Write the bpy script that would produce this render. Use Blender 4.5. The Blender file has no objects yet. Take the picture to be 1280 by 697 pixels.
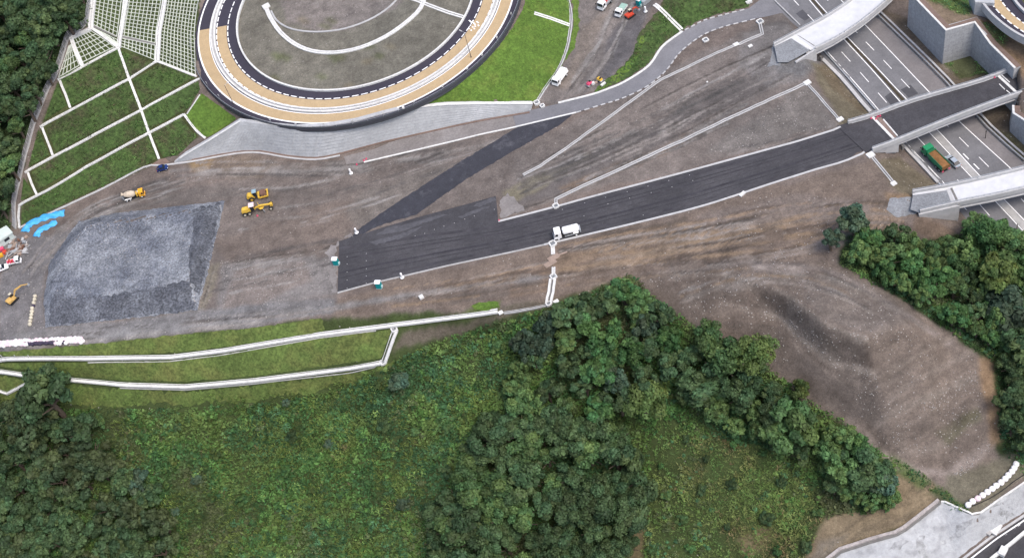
import bpy, bmesh, math, random
import numpy as np
from mathutils import Vector, Matrix, geometry

random.seed(7)
RNG = np.random.default_rng(7)
SC = bpy.context.scene
COL = SC.collection

# ------------------------------------------------------------------ camera, sky, sun, exposure
CAM = np.array([0.0, 0.0, 265.0])
PITCH, ROLL, FPX = math.radians(52), math.radians(-17), 1700.0
_f = np.array([0, math.cos(PITCH), -math.sin(PITCH)])
_r0 = np.array([1.0, 0, 0]); _u0 = np.cross(_r0, _f)
CR = math.cos(ROLL) * _r0 + math.sin(ROLL) * _u0
CU = -math.sin(ROLL) * _r0 + math.cos(ROLL) * _u0
CF = _f
cd = bpy.data.cameras.new('camera'); cam = bpy.data.objects.new('camera', cd); COL.objects.link(cam)
cd.sensor_width = 36; cd.lens = 36 * FPX / 1280; cd.clip_start = 1; cd.clip_end = 6000
M = Matrix.Identity(4)
for i in range(3):
    M[i][0] = CR[i]; M[i][1] = CU[i]; M[i][2] = -CF[i]; M[i][3] = CAM[i]
cam.matrix_world = M
SC.camera = cam

SUN_EL, SUN_AZ = math.radians(62), math.radians(138)      # azimuth measured from +y towards +x
world = bpy.data.worlds.new('World'); SC.world = world; world.use_nodes = True
wn = world.node_tree
sky = wn.nodes.new('ShaderNodeTexSky'); sky.sky_type = 'NISHITA'; sky.sun_disc = False
sky.sun_elevation = SUN_EL; sky.sun_rotation = SUN_AZ
sky.air_density = 1.0; sky.dust_density = 4.0; sky.ozone_density = 1.0
wn.links.new(sky.outputs[0], wn.nodes['Background'].inputs[0])
wn.nodes['Background'].inputs[1].default_value = 0.15
sl = bpy.data.lights.new('sun', 'SUN'); so = bpy.data.objects.new('sun', sl); COL.objects.link(so)
sl.energy = 1.25; sl.angle = math.radians(26); sl.color = (1.0, 0.95, 0.88)
sd = Vector((math.sin(SUN_AZ) * math.cos(SUN_EL), math.cos(SUN_AZ) * math.cos(SUN_EL), math.sin(SUN_EL)))
so.rotation_euler = sd.to_track_quat('Z', 'Y').to_euler()
so.location = (0, 0, 400)
SC.view_settings.view_transform = 'Standard'; SC.view_settings.look = 'None'
SC.view_settings.gamma = 1; SC.view_settings.use_curve_mapping = False
SC.view_settings.exposure = 0.68

# ------------------------------------------------------------------ projection helpers
def rays(P):
    P = np.atleast_2d(np.asarray(P, float))
    return ((P[:, 0] - 640) / FPX)[:, None] * CR - ((P[:, 1] - 348.5) / FPX)[:, None] * CU + CF
def at(px, py, z=0.0):
    D = rays((px, py))[0]; t = (z - CAM[2]) / D[2]
    return CAM + D * t
def proj(P):
    Q = np.atleast_2d(np.asarray(P, float)) - CAM
    w = Q @ CF
    return np.stack([640 + FPX * (Q @ CR) / w, 348.5 - FPX * (Q @ CU) / w], 1)
def lift(xy, py):
    zs = np.linspace(-45, 40, 1701)
    v = proj(np.stack([np.full_like(zs, xy[0]), np.full_like(zs, xy[1]), zs], 1))[:, 1]
    return float(zs[np.argmin(np.abs(v - py))])
def vnoise(x, y, scale, seed):
    r = np.random.default_rng(seed); L = r.random((257, 257))
    u = np.asarray(x) / scale + 500.3; v = np.asarray(y) / scale + 500.7
    i = np.floor(u).astype(int); j = np.floor(v).astype(int); a = u - i; b = v - j
    a = a * a * (3 - 2 * a); b = b * b * (3 - 2 * b); i %= 256; j %= 256
    return (L[i, j] * (1 - a) * (1 - b) + L[i + 1, j] * a * (1 - b) + L[i, j + 1] * (1 - a) * b + L[i + 1, j + 1] * a * b)
def fbm(x, y, scale, seed):
    return sum(vnoise(x, y, scale / 2 ** k, seed + k) * 0.5 ** k for k in range(4)) / 1.875
def inpoly(U, V, poly):
    poly = np.asarray(poly, float); ins = np.zeros(np.shape(U), bool); n = len(poly); j = n - 1
    for i in range(n):
        xi, yi = poly[i]; xj, yj = poly[j]
        if yi != yj:
            ins ^= ((yi > V) != (yj > V)) & (U < (xj - xi) * (V - yi) / (yj - yi) + xi)
        j = i
    return ins
def catmull(P, n=6):
    P = [np.asarray(p, float) for p in P]; out = []
    Q = [2 * P[0] - P[1]] + P + [2 * P[-1] - P[-2]]
    for i in range(1, len(Q) - 2):
        a, b, c, d = Q[i - 1:i + 3]
        for k in range(n):
            t = k / n
            out.append(0.5 * (2 * b + (c - a) * t + (2 * a - 5 * b + 4 * c - d) * t * t + (3 * b - a - 3 * c + d) * t ** 3))
    out.append(P[-1]); return out
def densify(P, step, closed=False):
    P = [np.asarray(p, float) for p in P]; out = []
    if closed: P = P + [P[0]]
    for a, b in zip(P[:-1], P[1:]):
        n = max(1, int(np.ceil(np.linalg.norm(b - a) / step)))
        out += [a + (b - a) * k / n for k in range(n)]
    if not closed: out.append(P[-1])
    return out

# ------------------------------------------------------------------ terrain height field
RZ = 8.0                                        # level of the loop road
RC = np.array([-20.3, 315.8])
GX0, GX1, GY0, GY1, GS = -235.0, 235.0, 60.0, 480.0, 0.5
gx = np.arange(GX0, GX1 + .01, GS); gy = np.arange(GY0, GY1 + .01, GS)
CT, CE = [], []
def pt(px, py, z): CT.append(at(px, py, z))
def line(L):
    s = len(CT)
    for p in L: CT.append(at(*p) if len(p) == 3 else np.array(p[:3], float))
    for k in range(len(L) - 1): CE.append((s + k, s + k + 1))
def wline(L):
    s = len(CT); CT.extend(np.array(p, float) for p in L)
    for k in range(len(L) - 1): CE.append((s + k, s + k + 1))
for x, y, z in [(-235, 60, -40), (0, 60, -50), (235, 60, -40), (235, 160, -24), (235, 480, 2), (80, 480, 2), (-60, 480, 8), (-235, 480, 30),
                (-235, 330, 26), (-235, 230, 6), (-235, 170, -14)]:
    CT.append(np.array([x, y, z], float))
# plateau of the site
for p in [(60, 300), (30, 330), (0, 300), (0, 340), (0, 400), (150, 300), (300, 230), (300, 330), (420, 230), (420, 300), (422, 366), (560, 230),
          (640, 200), (620, 246), (700, 300), (700, 200), (800, 200), (900, 150), (900, 230), (980, 180), (560, 332), (1000, 216), (330, 400), (200, 410), (560, 375), (850, 280)]:
    pt(*p, 0)
line([(20, 287, 0), (201, 202, 0), (222, 206, 0), (290, 191, 0), (330, 193, 0), (395, 198, 0), (430, 192, 0), (500, 173, 0), (560, 159, 0), (660, 140, 0), (720, 137, 0)])
line([(0, 441, 0), (105, 430, 0), (160, 426, 0), (320, 409, 0), (402, 398, 0), (520, 389, 0), (625, 383, 0), (690, 374, 0), (780, 344, 0)])
# service road descending to the motorway, lane and green bank beyond
line([(753, 130, 0), (811, 106, -0.6), (848, 68, -2), (881, 40, -3.2), (944, 20, -4.6), (968, -8, -6)])
line([(740, 119, 0), (811, 83, -0.6), (853, 40, -2), (906, 19, -3.2), (936, 11, -4.2), (950, -20, -6)])
for p in [(700, 110, .3), (760, 60, .2), (770, 0, .5), (725, 0, .5), (720, 45, .4), (708, 75, .3), (672, 127, .2), (825, 0, 1.2), (860, 0, 1), (905, 0, -.5), (800, 60, .5), (770, 95, .2)]:
    pt(*p)
line([(712, -30, .8), (716, 25, .8), (705, 72, .6), (690, 95, .5), (670, 128, .4)])
# motorway cutting
line([(930, -45, -7), (972, 0, -7), (1006, 33, -7), (1030, 62, -7), (1098, 139, -7), (1134, 183, -7), (1180, 232, -7), (1222, 285, -7), (1285, 357, -7), (1360, 445, -7)])
line([(1055, -20, -7), (1097, 19, -7), (1183, 103, -7), (1236, 160, -7), (1283, 203, -7), (1350, 270, -7)])
line([(975, 22, -5.5), (1000, 50, -2), (1004, 70, -.2), (1012, 104, 0), (1052, 153, 0), (1088, 196, 0), (1116, 232, 0), (1140, 250, 0), (1150, 268, 0)])
line([(1022, 72, -6.7), (1042, 92, -6.7), (1064, 117, -6.7), (1091, 147, -6.7), (1128, 185, -6.7), (1150, 209, -6.7), (1174, 235, -6.7), (1205, 272, -6.7)])
line([(1153, 272, -.6), (1186, 288, -4.5), (1203, 298, -6)])
# forest on the right, mound of spoil
for p in [(1040, 290, 0), (1085, 290, -1), (1130, 300, -3), (1050, 330, .5), (1160, 330, -7), (1220, 350, -9), (1280, 400, -13), (1280, 470, -17), (1250, 470, -15), (1280, 560, -24), (1340, 500, -20)]:
    pt(*p)
line([(1060, 340, 1), (1110, 366, -1), (1150, 395, -4), (1185, 420, -8), (1225, 452, -12), (1233, 545, -21), (1240, 572, -25)])
line([(938, 350, 2.0), (985, 369, 3.2), (1028, 403, 3.4), (1083, 424, 2.4), (1130, 402, .6)])
line([(905, 380, -2), (935, 388, -3), (975, 396, -4), (1003, 424, -5), (1035, 449, -6), (1093, 467, -6.5)])
line([(895, 388, -2.3), (930, 398, -3.4), (968, 406, -4.5), (996, 434, -5.5), (1030, 458, -6.4), (1093, 474, -7)])
line([(835, 352, -.2), (900, 345, .6)])
line([(840, 392, -3.5), (900, 430, -7), (965, 460, -10), (1005, 500, -14), (1060, 525, -17), (1120, 575, -22), (1185, 588, -25), (1240, 572, -25)])
for p in [(1180, 585, -25.3), (1215, 625, -26.5), (1190, 618, -26.5), (1260, 590, -26), (1205, 632, -26.6)]: pt(*p)
line([(1035, 700, -31), (1050, 688, -30), (1120, 667, -28.8), (1130, 662, -28.5), (1174, 627, -27), (1215, 643, -27), (1226, 641, -27), (1282, 602, -26.5), (1330, 570, -26)])
line([(1120, 760, -36.5), (1197, 699, -35.5), (1241, 664, -34.5), (1284, 638, -34), (1340, 600, -33.5)])
for p in [(1240, 760, -36), (1300, 690, -35), (1380, 640, -34)]: pt(*p)
# grass embankment on the left with its two berms
line([(-60, 452, -2), (0, 449, -2), (112, 448, -2.6), (215, 446, -4.4), (280, 438, -4.2), (400, 418, -3.2), (500, 405, -2.6), (622, 390, -1)])
line([(-60, 457, -2.2), (0, 454, -2.2), (112, 453, -2.8), (215, 451, -4.6), (280, 443, -4.4), (400, 423, -3.4), (500, 410, -2.8), (622, 394, -1.2)])
line([(-60, 458, -4), (0, 463, -5), (40, 469, -6), (150, 479, -9), (230, 482, -10), (320, 475, -10), (472, 453, -8.2)])
line([(-60, 463, -4.2), (0, 468, -5.2), (40, 474, -6.2), (150, 484, -9.2), (230, 487, -10.2), (320, 480, -10.2), (474, 458, -8.5)])
line([(-60, 490, -8), (0, 495, -9.5), (200, 506, -14), (350, 497, -15), (440, 475, -13), (500, 450, -9), (600, 407, -4.5), (690, 386, -2), (785, 348, -.8)])
for p in [(0, 600, -26), (160, 600, -27), (320, 600, -28), (480, 600, -27), (0, 700, -36), (200, 700, -39), (400, 700, -41), (600, 700, -41), (800, 700, -40), (960, 700, -36),
          (640, 550, -22), (560, 500, -16), (650, 450, -10), (760, 420, -6), (740, 500, -16), (860, 520, -19), (800, 600, -30), (900, 600, -27), (1000, 620, -28), (1000, 560, -21),
          (1100, 620, -26), (200, 800, -46), (640, 800, -48), (1000, 790, -42), (-60, 700, -34), (-60, 560, -18)]:
    pt(*p)
# cut slope at the upper left
line([(23, 257, 5), (108, 205, 5.3), (173, 175, 5.6), (230, 145, 6)])
line([(31, 216, 9), (105, 175, 9.6), (180, 138, 9.2), (246, 100, 8.2)])
line([(50, 159, 14), (161, 99, 15), (196, 77, 15)])
line([(72, 100, 19.5), (148, 59, 20)])
line([(152, -30, 21), (150, 40, 20.3)]); line([(166, -30, 20.6), (153, 45, 19.8)])
line([(210, -30, 15.8), (197, 70, 15)])
line([(125, -30, 26), (115, 33, 26), (90, 46, 25), (66, 105, 20), (44, 155, 14.6), (33, 190, 10.6), (20, 250, 5.6)])
for p in [(0, 270, 3), (0, 150, 13), (0, 0, 26), (60, 0, 27), (60, 60, 25), (-60, 60, 24), (-60, 200, 10), (20, 180, 12), (40, 100, 20), (-60, 300, 0), (-60, 380, 0), (245, 190, 1.5)]: pt(*p)
# foot of the loop road
wline([(RC[0] + 48.3 * math.cos(a), RC[1] + 48.3 * math.sin(a), 7.7) for a in np.linspace(0, 2 * math.pi, 73)])
# walls right of the motorway
W1F = [at(1172, 22, -6.6), at(1134, 33, -6.6), at(1178, 80, -6.6), at(1213, 70, -6.6), at(1233, 89, -6.6), at(1262, 122, -6.6)]
_zt = lift(W1F[2], 39)
W1T = [_zt, _zt, _zt, lift(W1F[3], 29), lift(W1F[4], 56), lift(W1F[5], 86)]
W2F = [at(1262, 152, -6.6), at(1262, 164, -6.6), at(1300, 200, -6.6), at(1345, 238, -6.6)]
W2T = [lift(W2F[0], 132), lift(W2F[1], 142), lift(W2F[2], 168), lift(W2F[3], 200)]
def offs(F, d):
    F = [np.asarray(p, float)[:2] for p in F]; out = []
    for i in range(len(F)):
        a = F[max(0, i - 1)]; b = F[i]; c = F[min(len(F) - 1, i + 1)]
        n1 = np.array([-(b - a)[1], (b - a)[0]]) if i else None
        n2 = np.array([-(c - b)[1], (c - b)[0]]) if i < len(F) - 1 else None
        if n1 is not None: n1 = n1 / np.linalg.norm(n1)
        if n2 is not None: n2 = n2 / np.linalg.norm(n2)
        if n1 is None: n = n2
        elif n2 is None: n = n1
        else:
            n = n1 + n2; n = n / np.linalg.norm(n); n = n / max(.4, n @ n1)
        out.append(b + n * d)
    return out
for F_, T_ in ((W1F, W1T), (W2F, W2T)):
    wline([(p[0], p[1], -6.6) for p in offs(F_, .75)])
    B = offs(F_, 1.5)
    wline([(b[0], b[1], t - .25) for b, t in zip(B, T_)])
for p in [(1190, 15, 4.2), (1215, 10, 4.5), (1250, 45, 3.5), (1265, 65, 2.5), (1275, 80, 1.5), (1165, 8, 4), (1120, 5, -6.6), (1140, -12, -6.6), (1165, -25, -6.6), (1110, -30, -6.6), (1290, 130, .5), (1300, 150, 0), (1340, 100, 2), (1330, 180, 0)]: pt(*p)
# raised stone mattress
GP = [(98, 277), (141, 267), (281, 251), (261, 335), (247, 387), (190, 395), (75, 407), (57, 409), (55, 374), (62, 328)]
GT = [(108, 282), (143, 275), (262, 260), (240, 335), (232, 362), (180, 368), (90, 378), (68, 378), (66, 350), (78, 320)]
line([(x, y, .05) for x, y in GP + [GP[0]]]); line([(x, y, 2.8) for x, y in GT + [GT[0]]])

V2 = [Vector((p[0], p[1])) for p in CT]
vo, eo, fo, ov, oe, of = geometry.delaunay_2d_cdt(V2, CE, [], 0, 1e-4)
VZ = []
for k, v in enumerate(vo):
    if ov[k]: VZ.append(float(np.mean([CT[i][2] for i in ov[k]])))
    else:
        d = [(v - V2[i]).length for i in range(len(V2))]; o = np.argsort(d)[:2]
        w = np.array([1 / (d[i] + .01) for i in o]); VZ.append(float(sum(w[k2] * CT[i][2] for k2, i in enumerate(o)) / w.sum()))
HG = np.full((len(gx), len(gy)), -20.0)
for f in fo:
    (ax, ay), (bx, by), (cx, cy) = [vo[i] for i in f]; az, bz, cz = [VZ[i] for i in f]
    den = (by - cy) * (ax - cx) + (cx - bx) * (ay - cy)
    if abs(den) < 1e-9: continue
    i0, i1 = np.searchsorted(gx, [min(ax, bx, cx) - 1e-6, max(ax, bx, cx) + 1e-6]); j0, j1 = np.searchsorted(gy, [min(ay, by, cy) - 1e-6, max(ay, by, cy) + 1e-6])
    if i1 <= i0 or j1 <= j0: continue
    X, Y = np.meshgrid(gx[i0:i1], gy[j0:j1], indexing='ij')
    w1 = ((by - cy) * (X - cx) + (cx - bx) * (Y - cy)) / den; w2 = ((cy - ay) * (X - cx) + (ax - cx) * (Y - cy)) / den; w3 = 1 - w1 - w2
    m = (w1 >= -1e-6) & (w2 >= -1e-6) & (w3 >= -1e-6)
    HG[i0:i1, j0:j1][m] = (w1 * az + w2 * bz + w3 * cz)[m]
XX, YY = np.meshgrid(gx, gy, indexing='ij')
def blur(A, n=1):
    for _ in range(n):
        B = np.pad(A, 1, mode='edge')
        A = (B[:-2, 1:-1] + B[2:, 1:-1] + B[1:-1, :-2] + B[1:-1, 2:] + 2 * B[1:-1, 1:-1]) / 6
    return A
UV = proj(np.stack([XX.ravel(), YY.ravel(), HG.ravel()], 1)); U0 = UV[:, 0].reshape(XX.shape); V0 = UV[:, 1].reshape(XX.shape)
def cell_near(F, d):
    m = np.zeros(XX.shape, bool); F = [np.asarray(p)[:2] for p in F]
    for a, b in zip(F[:-1], F[1:]):
        L2 = max(1e-9, (b - a) @ (b - a)); t = np.clip(((XX - a[0]) * (b - a)[0] + (YY - a[1]) * (b - a)[1]) / L2, 0, 1)
        m |= np.hypot(XX - a[0] - t * (b - a)[0], YY - a[1] - t * (b - a)[1]) < d
    return m
keep = cell_near(W1F, 5) | cell_near(W2F, 5)
HB = blur(HG, 12); H2 = blur(HG, 8)
crisp = inpoly(U0, V0, [(20, 420), (45, 260), (300, 235), (290, 260), (260, 400)]) | inpoly(U0, V0, [(800, 330), (1060, 300), (1240, 420), (1260, 600), (1180, 600), (960, 470), (840, 400)]) | inpoly(U0, V0, [(990, 40), (1040, 70), (1110, 145), (1210, 255), (1200, 275), (1140, 262), (1000, 115)])
HG = np.where(keep, HG, np.where(crisp, H2, HB))
R = np.hypot(XX - RC[0], YY - RC[1])
ins = R < 48.4
HG = np.where(ins, RZ - .3, HG)
WTOP = [(225, 198, .4), (262, 176, 4.4), (301, 151.5, 7.9), (320, 154, 7.9), (340, 156.5, 7.9), (370, 159.5, 7.9), (408, 157.5, 7.9), (446, 151, 7.9), (481, 141.5, 7.9), (503, 136, 7.6), (560, 131, 4.8), (610, 130, 2.8), (666, 130, .9)]
WBOT = [(216, 204, 0), (240, 199, 0), (275, 192.5, 0), (300, 188.5, 0), (325, 188, 0), (360, 194, 0), (395, 196.5, 0), (425, 191, 0), (455, 183, 0), (478, 177, 0), (540, 163, 0), (595, 151, 0), (662, 139.5, 0)]
_b = [at(*p) for p in WBOT]; _t = [at(*p) for p in WTOP]
carve = inpoly(XX, YY, [(p[0], p[1] + .6) for p in _b] + [(p[0], p[1] + .2) for p in _t[::-1]]) & (R > 48.6)
HG = np.where(carve, np.minimum(HG, -.3), HG)
front = inpoly(XX, YY, [(p[0], p[1] - 3.0) for p in _b] + [(p[0], p[1] + .7) for p in _b[::-1]]); HG = np.where(front, np.minimum(HG, .03), HG)
dome = RZ - .2 + np.clip(35.4 - R, 0, 15) * .17
HG = np.where(R < 35.6, dome, HG)
# unevenness of the soil where nothing is paved
PAVED = [[(-80, 436), (105, 427), (320, 404), (410, 394), (520, 385), (630, 380), (640, 396), (500, 455), (470, 475), (350, 505), (200, 512), (-80, 505)], [(15, 290), (40, 150), (70, 95), (110, 30), (120, -40), (260, -40), (250, 100), (305, 150), (220, 210), (200, 204)], [(520, 135), (650, -30), (715, -30), (716, 60), (672, 130)],
         [(415, 300), (640, 235), (1110, 140), (1110, 200), (700, 312), (418, 372)], [(425, 300), (640, 160), (725, 138), (700, 165), (520, 275), (445, 300)],
         [(200, 215), (340, 185), (430, 185), (650, 135), (740, 110), (820, 70), (850, 35), (950, -20), (1000, -20), (960, 30), (860, 65), (800, 125), (640, 170), (430, 215)],
         [(950, -40), (1120, -40), (1290, 120), (1420, 260), (1420, 480), (1200, 280)], [(1100, 800), (1200, 690), (1290, 630), (1450, 560), (1450, 800)]]
pm = np.zeros(XX.shape, bool)
for P in PAVED: pm |= inpoly(U0, V0, P)
nm = np.where(blur((carve | front).astype(float), 3) > .01, 0, blur((~(pm | ins | keep)).astype(float), 10))
nz = (fbm(XX, YY, 9, 11) - .5) * .5 + (vnoise(XX, YY, 2.2, 15) - .5) * .16 + (vnoise(XX, YY, 1.1, 16) - .5) * .1
HG = HG + nm * nz
def H(x, y):
    x = np.asarray(x, float); y = np.asarray(y, float)
    u = np.clip((x - GX0) / GS, 0, len(gx) - 1.001); v = np.clip((y - GY0) / GS, 0, len(gy) - 1.001)
    i = u.astype(int); j = v.astype(int); a = u - i; b = v - j
    return HG[i, j] * (1 - a) * (1 - b) + HG[i + 1, j] * a * (1 - b) + HG[i, j + 1] * (1 - a) * b + HG[i + 1, j + 1] * a * b
TT = np.linspace(230, 640, 1000)
def hit(P):
    D = rays(P); out = []
    for d in D:
        Q = CAM + TT[:, None] * d; g = Q[:, 2] - H(Q[:, 0], Q[:, 1])
        k = np.argmax(g < 0)
        if k == 0: k = len(TT) - 1
        t = TT[k - 1] + (TT[k] - TT[k - 1]) * g[k - 1] / max(1e-9, g[k - 1] - g[k])
        q = CAM + t * d; q[2] = H(q[0], q[1]); out.append(q)
    return np.array(out)
def hit1(px, py): return hit([(px, py)])[0]
def above(px, py, h):
    """ground point whose spot h metres above the ground shows at this pixel"""
    q = hit1(px, py)
    for _ in range(6):
        q = at(px, py, float(H(q[0], q[1])) + h)
    return np.array([q[0], q[1], float(H(q[0], q[1]))])

# ------------------------------------------------------------------ materials
MATS = {}
def mat(name, col, rough=.85, var=.12, vscale=.6, spec=.3, metal=0, bump=0, fine=None, attr=None, blotch=None):
    """procedural surface: base colour broken by two scales of noise, optional blotches of a second colour"""
    m = bpy.data.materials.new(name); m.use_nodes = True; nt = m.node_tree; N, L = nt.nodes, nt.links
    b = N['Principled BSDF']; b.inputs['Roughness'].default_value = rough; b.inputs['Metallic'].default_value = metal
    b.inputs['Specular IOR Level'].default_value = spec
    geo = N.new('ShaderNodeNewGeometry')
    if attr:
        a = N.new('ShaderNodeAttribute'); a.attribute_name = attr; src = a.outputs['Color']
    else:
        r = N.new('ShaderNodeRGB'); r.outputs[0].default_value = (*col, 1); src = r.outputs[0]
    def noise(scale, detail=4):
        n = N.new('ShaderNodeTexNoise'); n.inputs['Scale'].default_value = scale; n.inputs['Detail'].default_value = detail; n.inputs['Roughness'].default_value = .65
        L.new(geo.outputs['Position'], n.inputs['Vector']); return n.outputs['Fac']
    def mulby(src, fac, lo, hi, a=.32, b_=.68):
        mr = N.new('ShaderNodeMapRange'); mr.inputs[1].default_value = a; mr.inputs[2].default_value = b_; mr.inputs[3].default_value = lo; mr.inputs[4].default_value = hi
        L.new(fac, mr.inputs[0])
        v = N.new('ShaderNodeVectorMath'); v.operation = 'SCALE'; L.new(src, v.inputs[0]); L.new(mr.outputs[0], v.inputs['Scale']); return v.outputs[0]
    if blotch:
        bc, sc, lo, hi, st = blotch
        mr = N.new('ShaderNodeMapRange'); mr.inputs[1].default_value = lo; mr.inputs[2].default_value = hi; mr.inputs[3].default_value = 0; mr.inputs[4].default_value = st
        L.new(noise(sc, 6), mr.inputs[0])
        mx = N.new('ShaderNodeMix'); mx.data_type = 'RGBA'; L.new(mr.outputs[0], mx.inputs[0]); L.new(src, mx.inputs[6]); mx.inputs[7].default_value = (*bc, 1); src = mx.outputs[2]
    n1 = noise(vscale); src = mulby(src, n1, 1 - var, 1 + var)
    src = mulby(src, noise(vscale * .12), 1 - var * .7, 1 + var * .7)
    if fine: src = mulby(src, noise(fine[0], 2), 1 - fine[1], 1 + fine[1])
    L.new(src, b.inputs['Base Color'])
    if bump:
        bp = N.new('ShaderNodeBump'); bp.inputs['Strength'].default_value = bump; bp.inputs['Distance'].default_value = .15
        L.new(noise(3.0), bp.inputs['Height']); L.new(bp.outputs[0], b.inputs['Normal'])
    MATS[name] = m; return m
def leafmat(name, col):
    m = bpy.data.materials.new(name); m.use_nodes = True; nt = m.node_tree; N, L = nt.nodes, nt.links
    b = N['Principled BSDF']; b.inputs['Roughness'].default_value = .6; b.inputs['Specular IOR Level'].default_value = .25
    a = N.new('ShaderNodeAttribute'); a.attribute_name = 'leaf'
    oi = N.new('ShaderNodeObjectInfo')
    mr = N.new('ShaderNodeMapRange'); mr.inputs[3].default_value = .7; mr.inputs[4].default_value = 1.3; L.new(oi.outputs['Random'], mr.inputs[0])
    v = N.new('ShaderNodeVectorMath'); v.operation = 'MULTIPLY'; L.new(a.outputs['Color'], v.inputs[0]); v.inputs[1].default_value = col
    v2 = N.new('ShaderNodeVectorMath'); v2.operation = 'SCALE'; L.new(v.outputs[0], v2.inputs[0]); L.new(mr.outputs[0], v2.inputs['Scale'])
    L.new(v2.outputs[0], b.inputs['Base Color'])
    tr = N.new('ShaderNodeBsdfTranslucent'); L.new(v2.outputs[0], tr.inputs[0])
    mx = N.new('ShaderNodeMixShader'); mx.inputs[0].default_value = .35
    L.new(b.outputs[0], mx.inputs[1]); L.new(tr.outputs[0], mx.inputs[2]); L.new(mx.outputs[0], N['Material Output'].inputs[0])
    MATS[name] = m; return m

M_CONC = mat('concrete', (.42, .42, .425), .9, .10, .8, blotch=((.36, .36, .36), .35, .5, .75, .35))
M_WHITE = mat('white_concrete', (.60, .60, .59), .85, .10, 1.2, fine=(2.2, .08), blotch=((.42, .42, .40), .5, .52, .72, .55))
M_GREYC = mat('grey_concrete', (.34, .335, .33), .9, .14, .9)
M_BLOCK = mat('block_wall', (.39, .40, .415), .9, .10, .4, fine=(1.6, .06), blotch=((.24, .25, .26), .12, .45, .75, .5))
M_PANEL = mat('panel_wall', (.37, .375, .385), .9, .12, 1.0, fine=(2.2, .14))
M_DECK = mat('bare_deck', (.53, .54, .56), .85, .07, .5, blotch=((.42, .43, .45), .2, .5, .7, .5))
M_ASPH = mat('new_asphalt', (.045, .044, .050), .8, .14, .5, fine=(3, .18), blotch=((.062, .060, .066), .06, .42, .66, .8))
M_ASPHD = mat('strip_asphalt', (.038, .039, .049), .8, .16, .5, fine=(3, .18), blotch=((.115, .115, .13), .16, .53, .70, .75))
M_ASPHR = mat('ring_asphalt', (.040, .036, .052), .8, .08, .5)
M_HWY = mat('old_asphalt', (.158, .158, .168), .85, .10, .35, fine=(2.5, .10), blotch=((.115, .115, .125), .07, .45, .7, .6))
M_SVC = mat('worn_asphalt', (.165, .165, .18), .88, .08, .4, fine=(2.5, .10), blotch=((.13, .13, .14), .08, .45, .7, .6))
M_SVCD = mat('dusty_road', (.185, .170, .165), .9, .12, .4, fine=(1.8, .15), blotch=((.25, .24, .24), .08, .5, .7, .6))
M_EXIT = mat('brown_asphalt', (.178, .166, .168), .88, .10, .35, fine=(2.5, .10))
M_TAN = mat('tan_pavement', (.41, .305, .18), .85, .07, .5, fine=(2.5, .08))
M_PAINT = mat('road_paint', (.80, .80, .80), .7, .08, 1.5)
M_GRAVEL = mat('grey_stone', (.108, .118, .142), .95, .22, .5, fine=(2.0, .4), bump=.9, blotch=((.23, .245, .27), .10, .42, .62, .85))
M_APPR = mat('approach_gravel', (.20, .21, .225), .95, .14, .8, fine=(2.5, .2))
M_BROWN = mat('brown_path', (.17, .12, .10), .9, .15, .8)
M_SHOT = mat('sprayed_concrete', (.37, .38, .395), .9, .10, .5, bump=.8, fine=(1.2, .10), blotch=((.22, .225, .235), .30, .53, .66, .85))
M_STEEL = mat('galvanised_steel', (.40, .42, .44), .45, .08, 2, metal=.4)
M_FENCE = mat('fence_mesh', (.36, .36, .38), .6, .1, 2)
M_DARK = mat('dark_rubber', (.02, .02, .022), .8, .1, 2)
M_GLASS = mat('dark_glass', (.015, .02, .028), .12, .05, 2, spec=.6)
M_CWHITE = mat('white_paint', (.82, .82, .82), .35, .04, 2, spec=.5)
M_CYEL = mat('yellow_paint', (.62, .40, .06), .5, .12, 1.5)
M_COR = mat('orange_yellow_paint', (.72, .36, .03), .45, .08, 1.5)
M_CGRN = mat('green_paint', (.02, .22, .10), .45, .08, 1.5)
M_CBLUE = mat('dark_blue_paint', (.012, .03, .13), .25, .05, 1.5, spec=.6)
M_CSIL = mat('silver_paint', (.42, .47, .52), .3, .05, 1.5, metal=.3)
M_CPINK = mat('pink_paint', (.62, .08, .16), .5, .1, 1.5)
M_CRED = mat('red_paint', (.50, .06, .03), .5, .12, 1.5)
M_TEAL = mat('teal_plastic', (.0, .25, .26), .5, .08, 1.5)
M_MINT = mat('mint_cover', (.28, .42, .36), .7, .1, 1.5)
M_DRUM = mat('drum_beige', (.50, .42, .33), .6, .14, 1.2)
M_EARTH = mat('earth_load', (.20, .10, .04), .95, .2, 1.2, bump=.6)
M_RUST = mat('rusty_steel', (.16, .085, .06), .8, .2, 1.5)
M_TARP = mat('blue_tarpaulin', (.06, .34, .68), .5, .15, .7, bump=.4)
M_BAG = mat('white_sack', (.74, .72, .72), .9, .10, 1.5, bump=.3)
M_BAGD = mat('dark_sack', (.055, .045, .075), .9, .2, 1.5)
M_BAGC = mat('cream_sack', (.52, .48, .38), .9, .15, 1.5)
M_BAGP = mat('pink_sack', (.70, .56, .60), .9, .1, 1.5)
M_WOOD = mat('weathered_board', (.30, .23, .19), .9, .18, 1.2)
M_BARK = mat('bark', (.09, .07, .055), .95, .2, 2)
M_DIRTY = mat('debris', (.30, .27, .25), .9, .3, 1)
M_STONE = mat('kerb_stone', (.36, .33, .32), .9, .25, 1.4)
M_GUT = mat('gutter_grey', (.16, .155, .15), .95, .15, 1)  # dark grey for channel floors, joints, ledges and fittings
M_GRASSB = mat('grass_bright', (.075, .135, .022), .95, .22, .5, fine=(1.6, .28), bump=.6, blotch=((.11, .13, .03), .12, .5, .72, .6))
M_GRASSE = mat('grass_bank', (.080, .118, .030), .95, .24, .5, fine=(1.6, .34), bump=.6, blotch=((.125, .12, .04), .1, .45, .7, .6))
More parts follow.
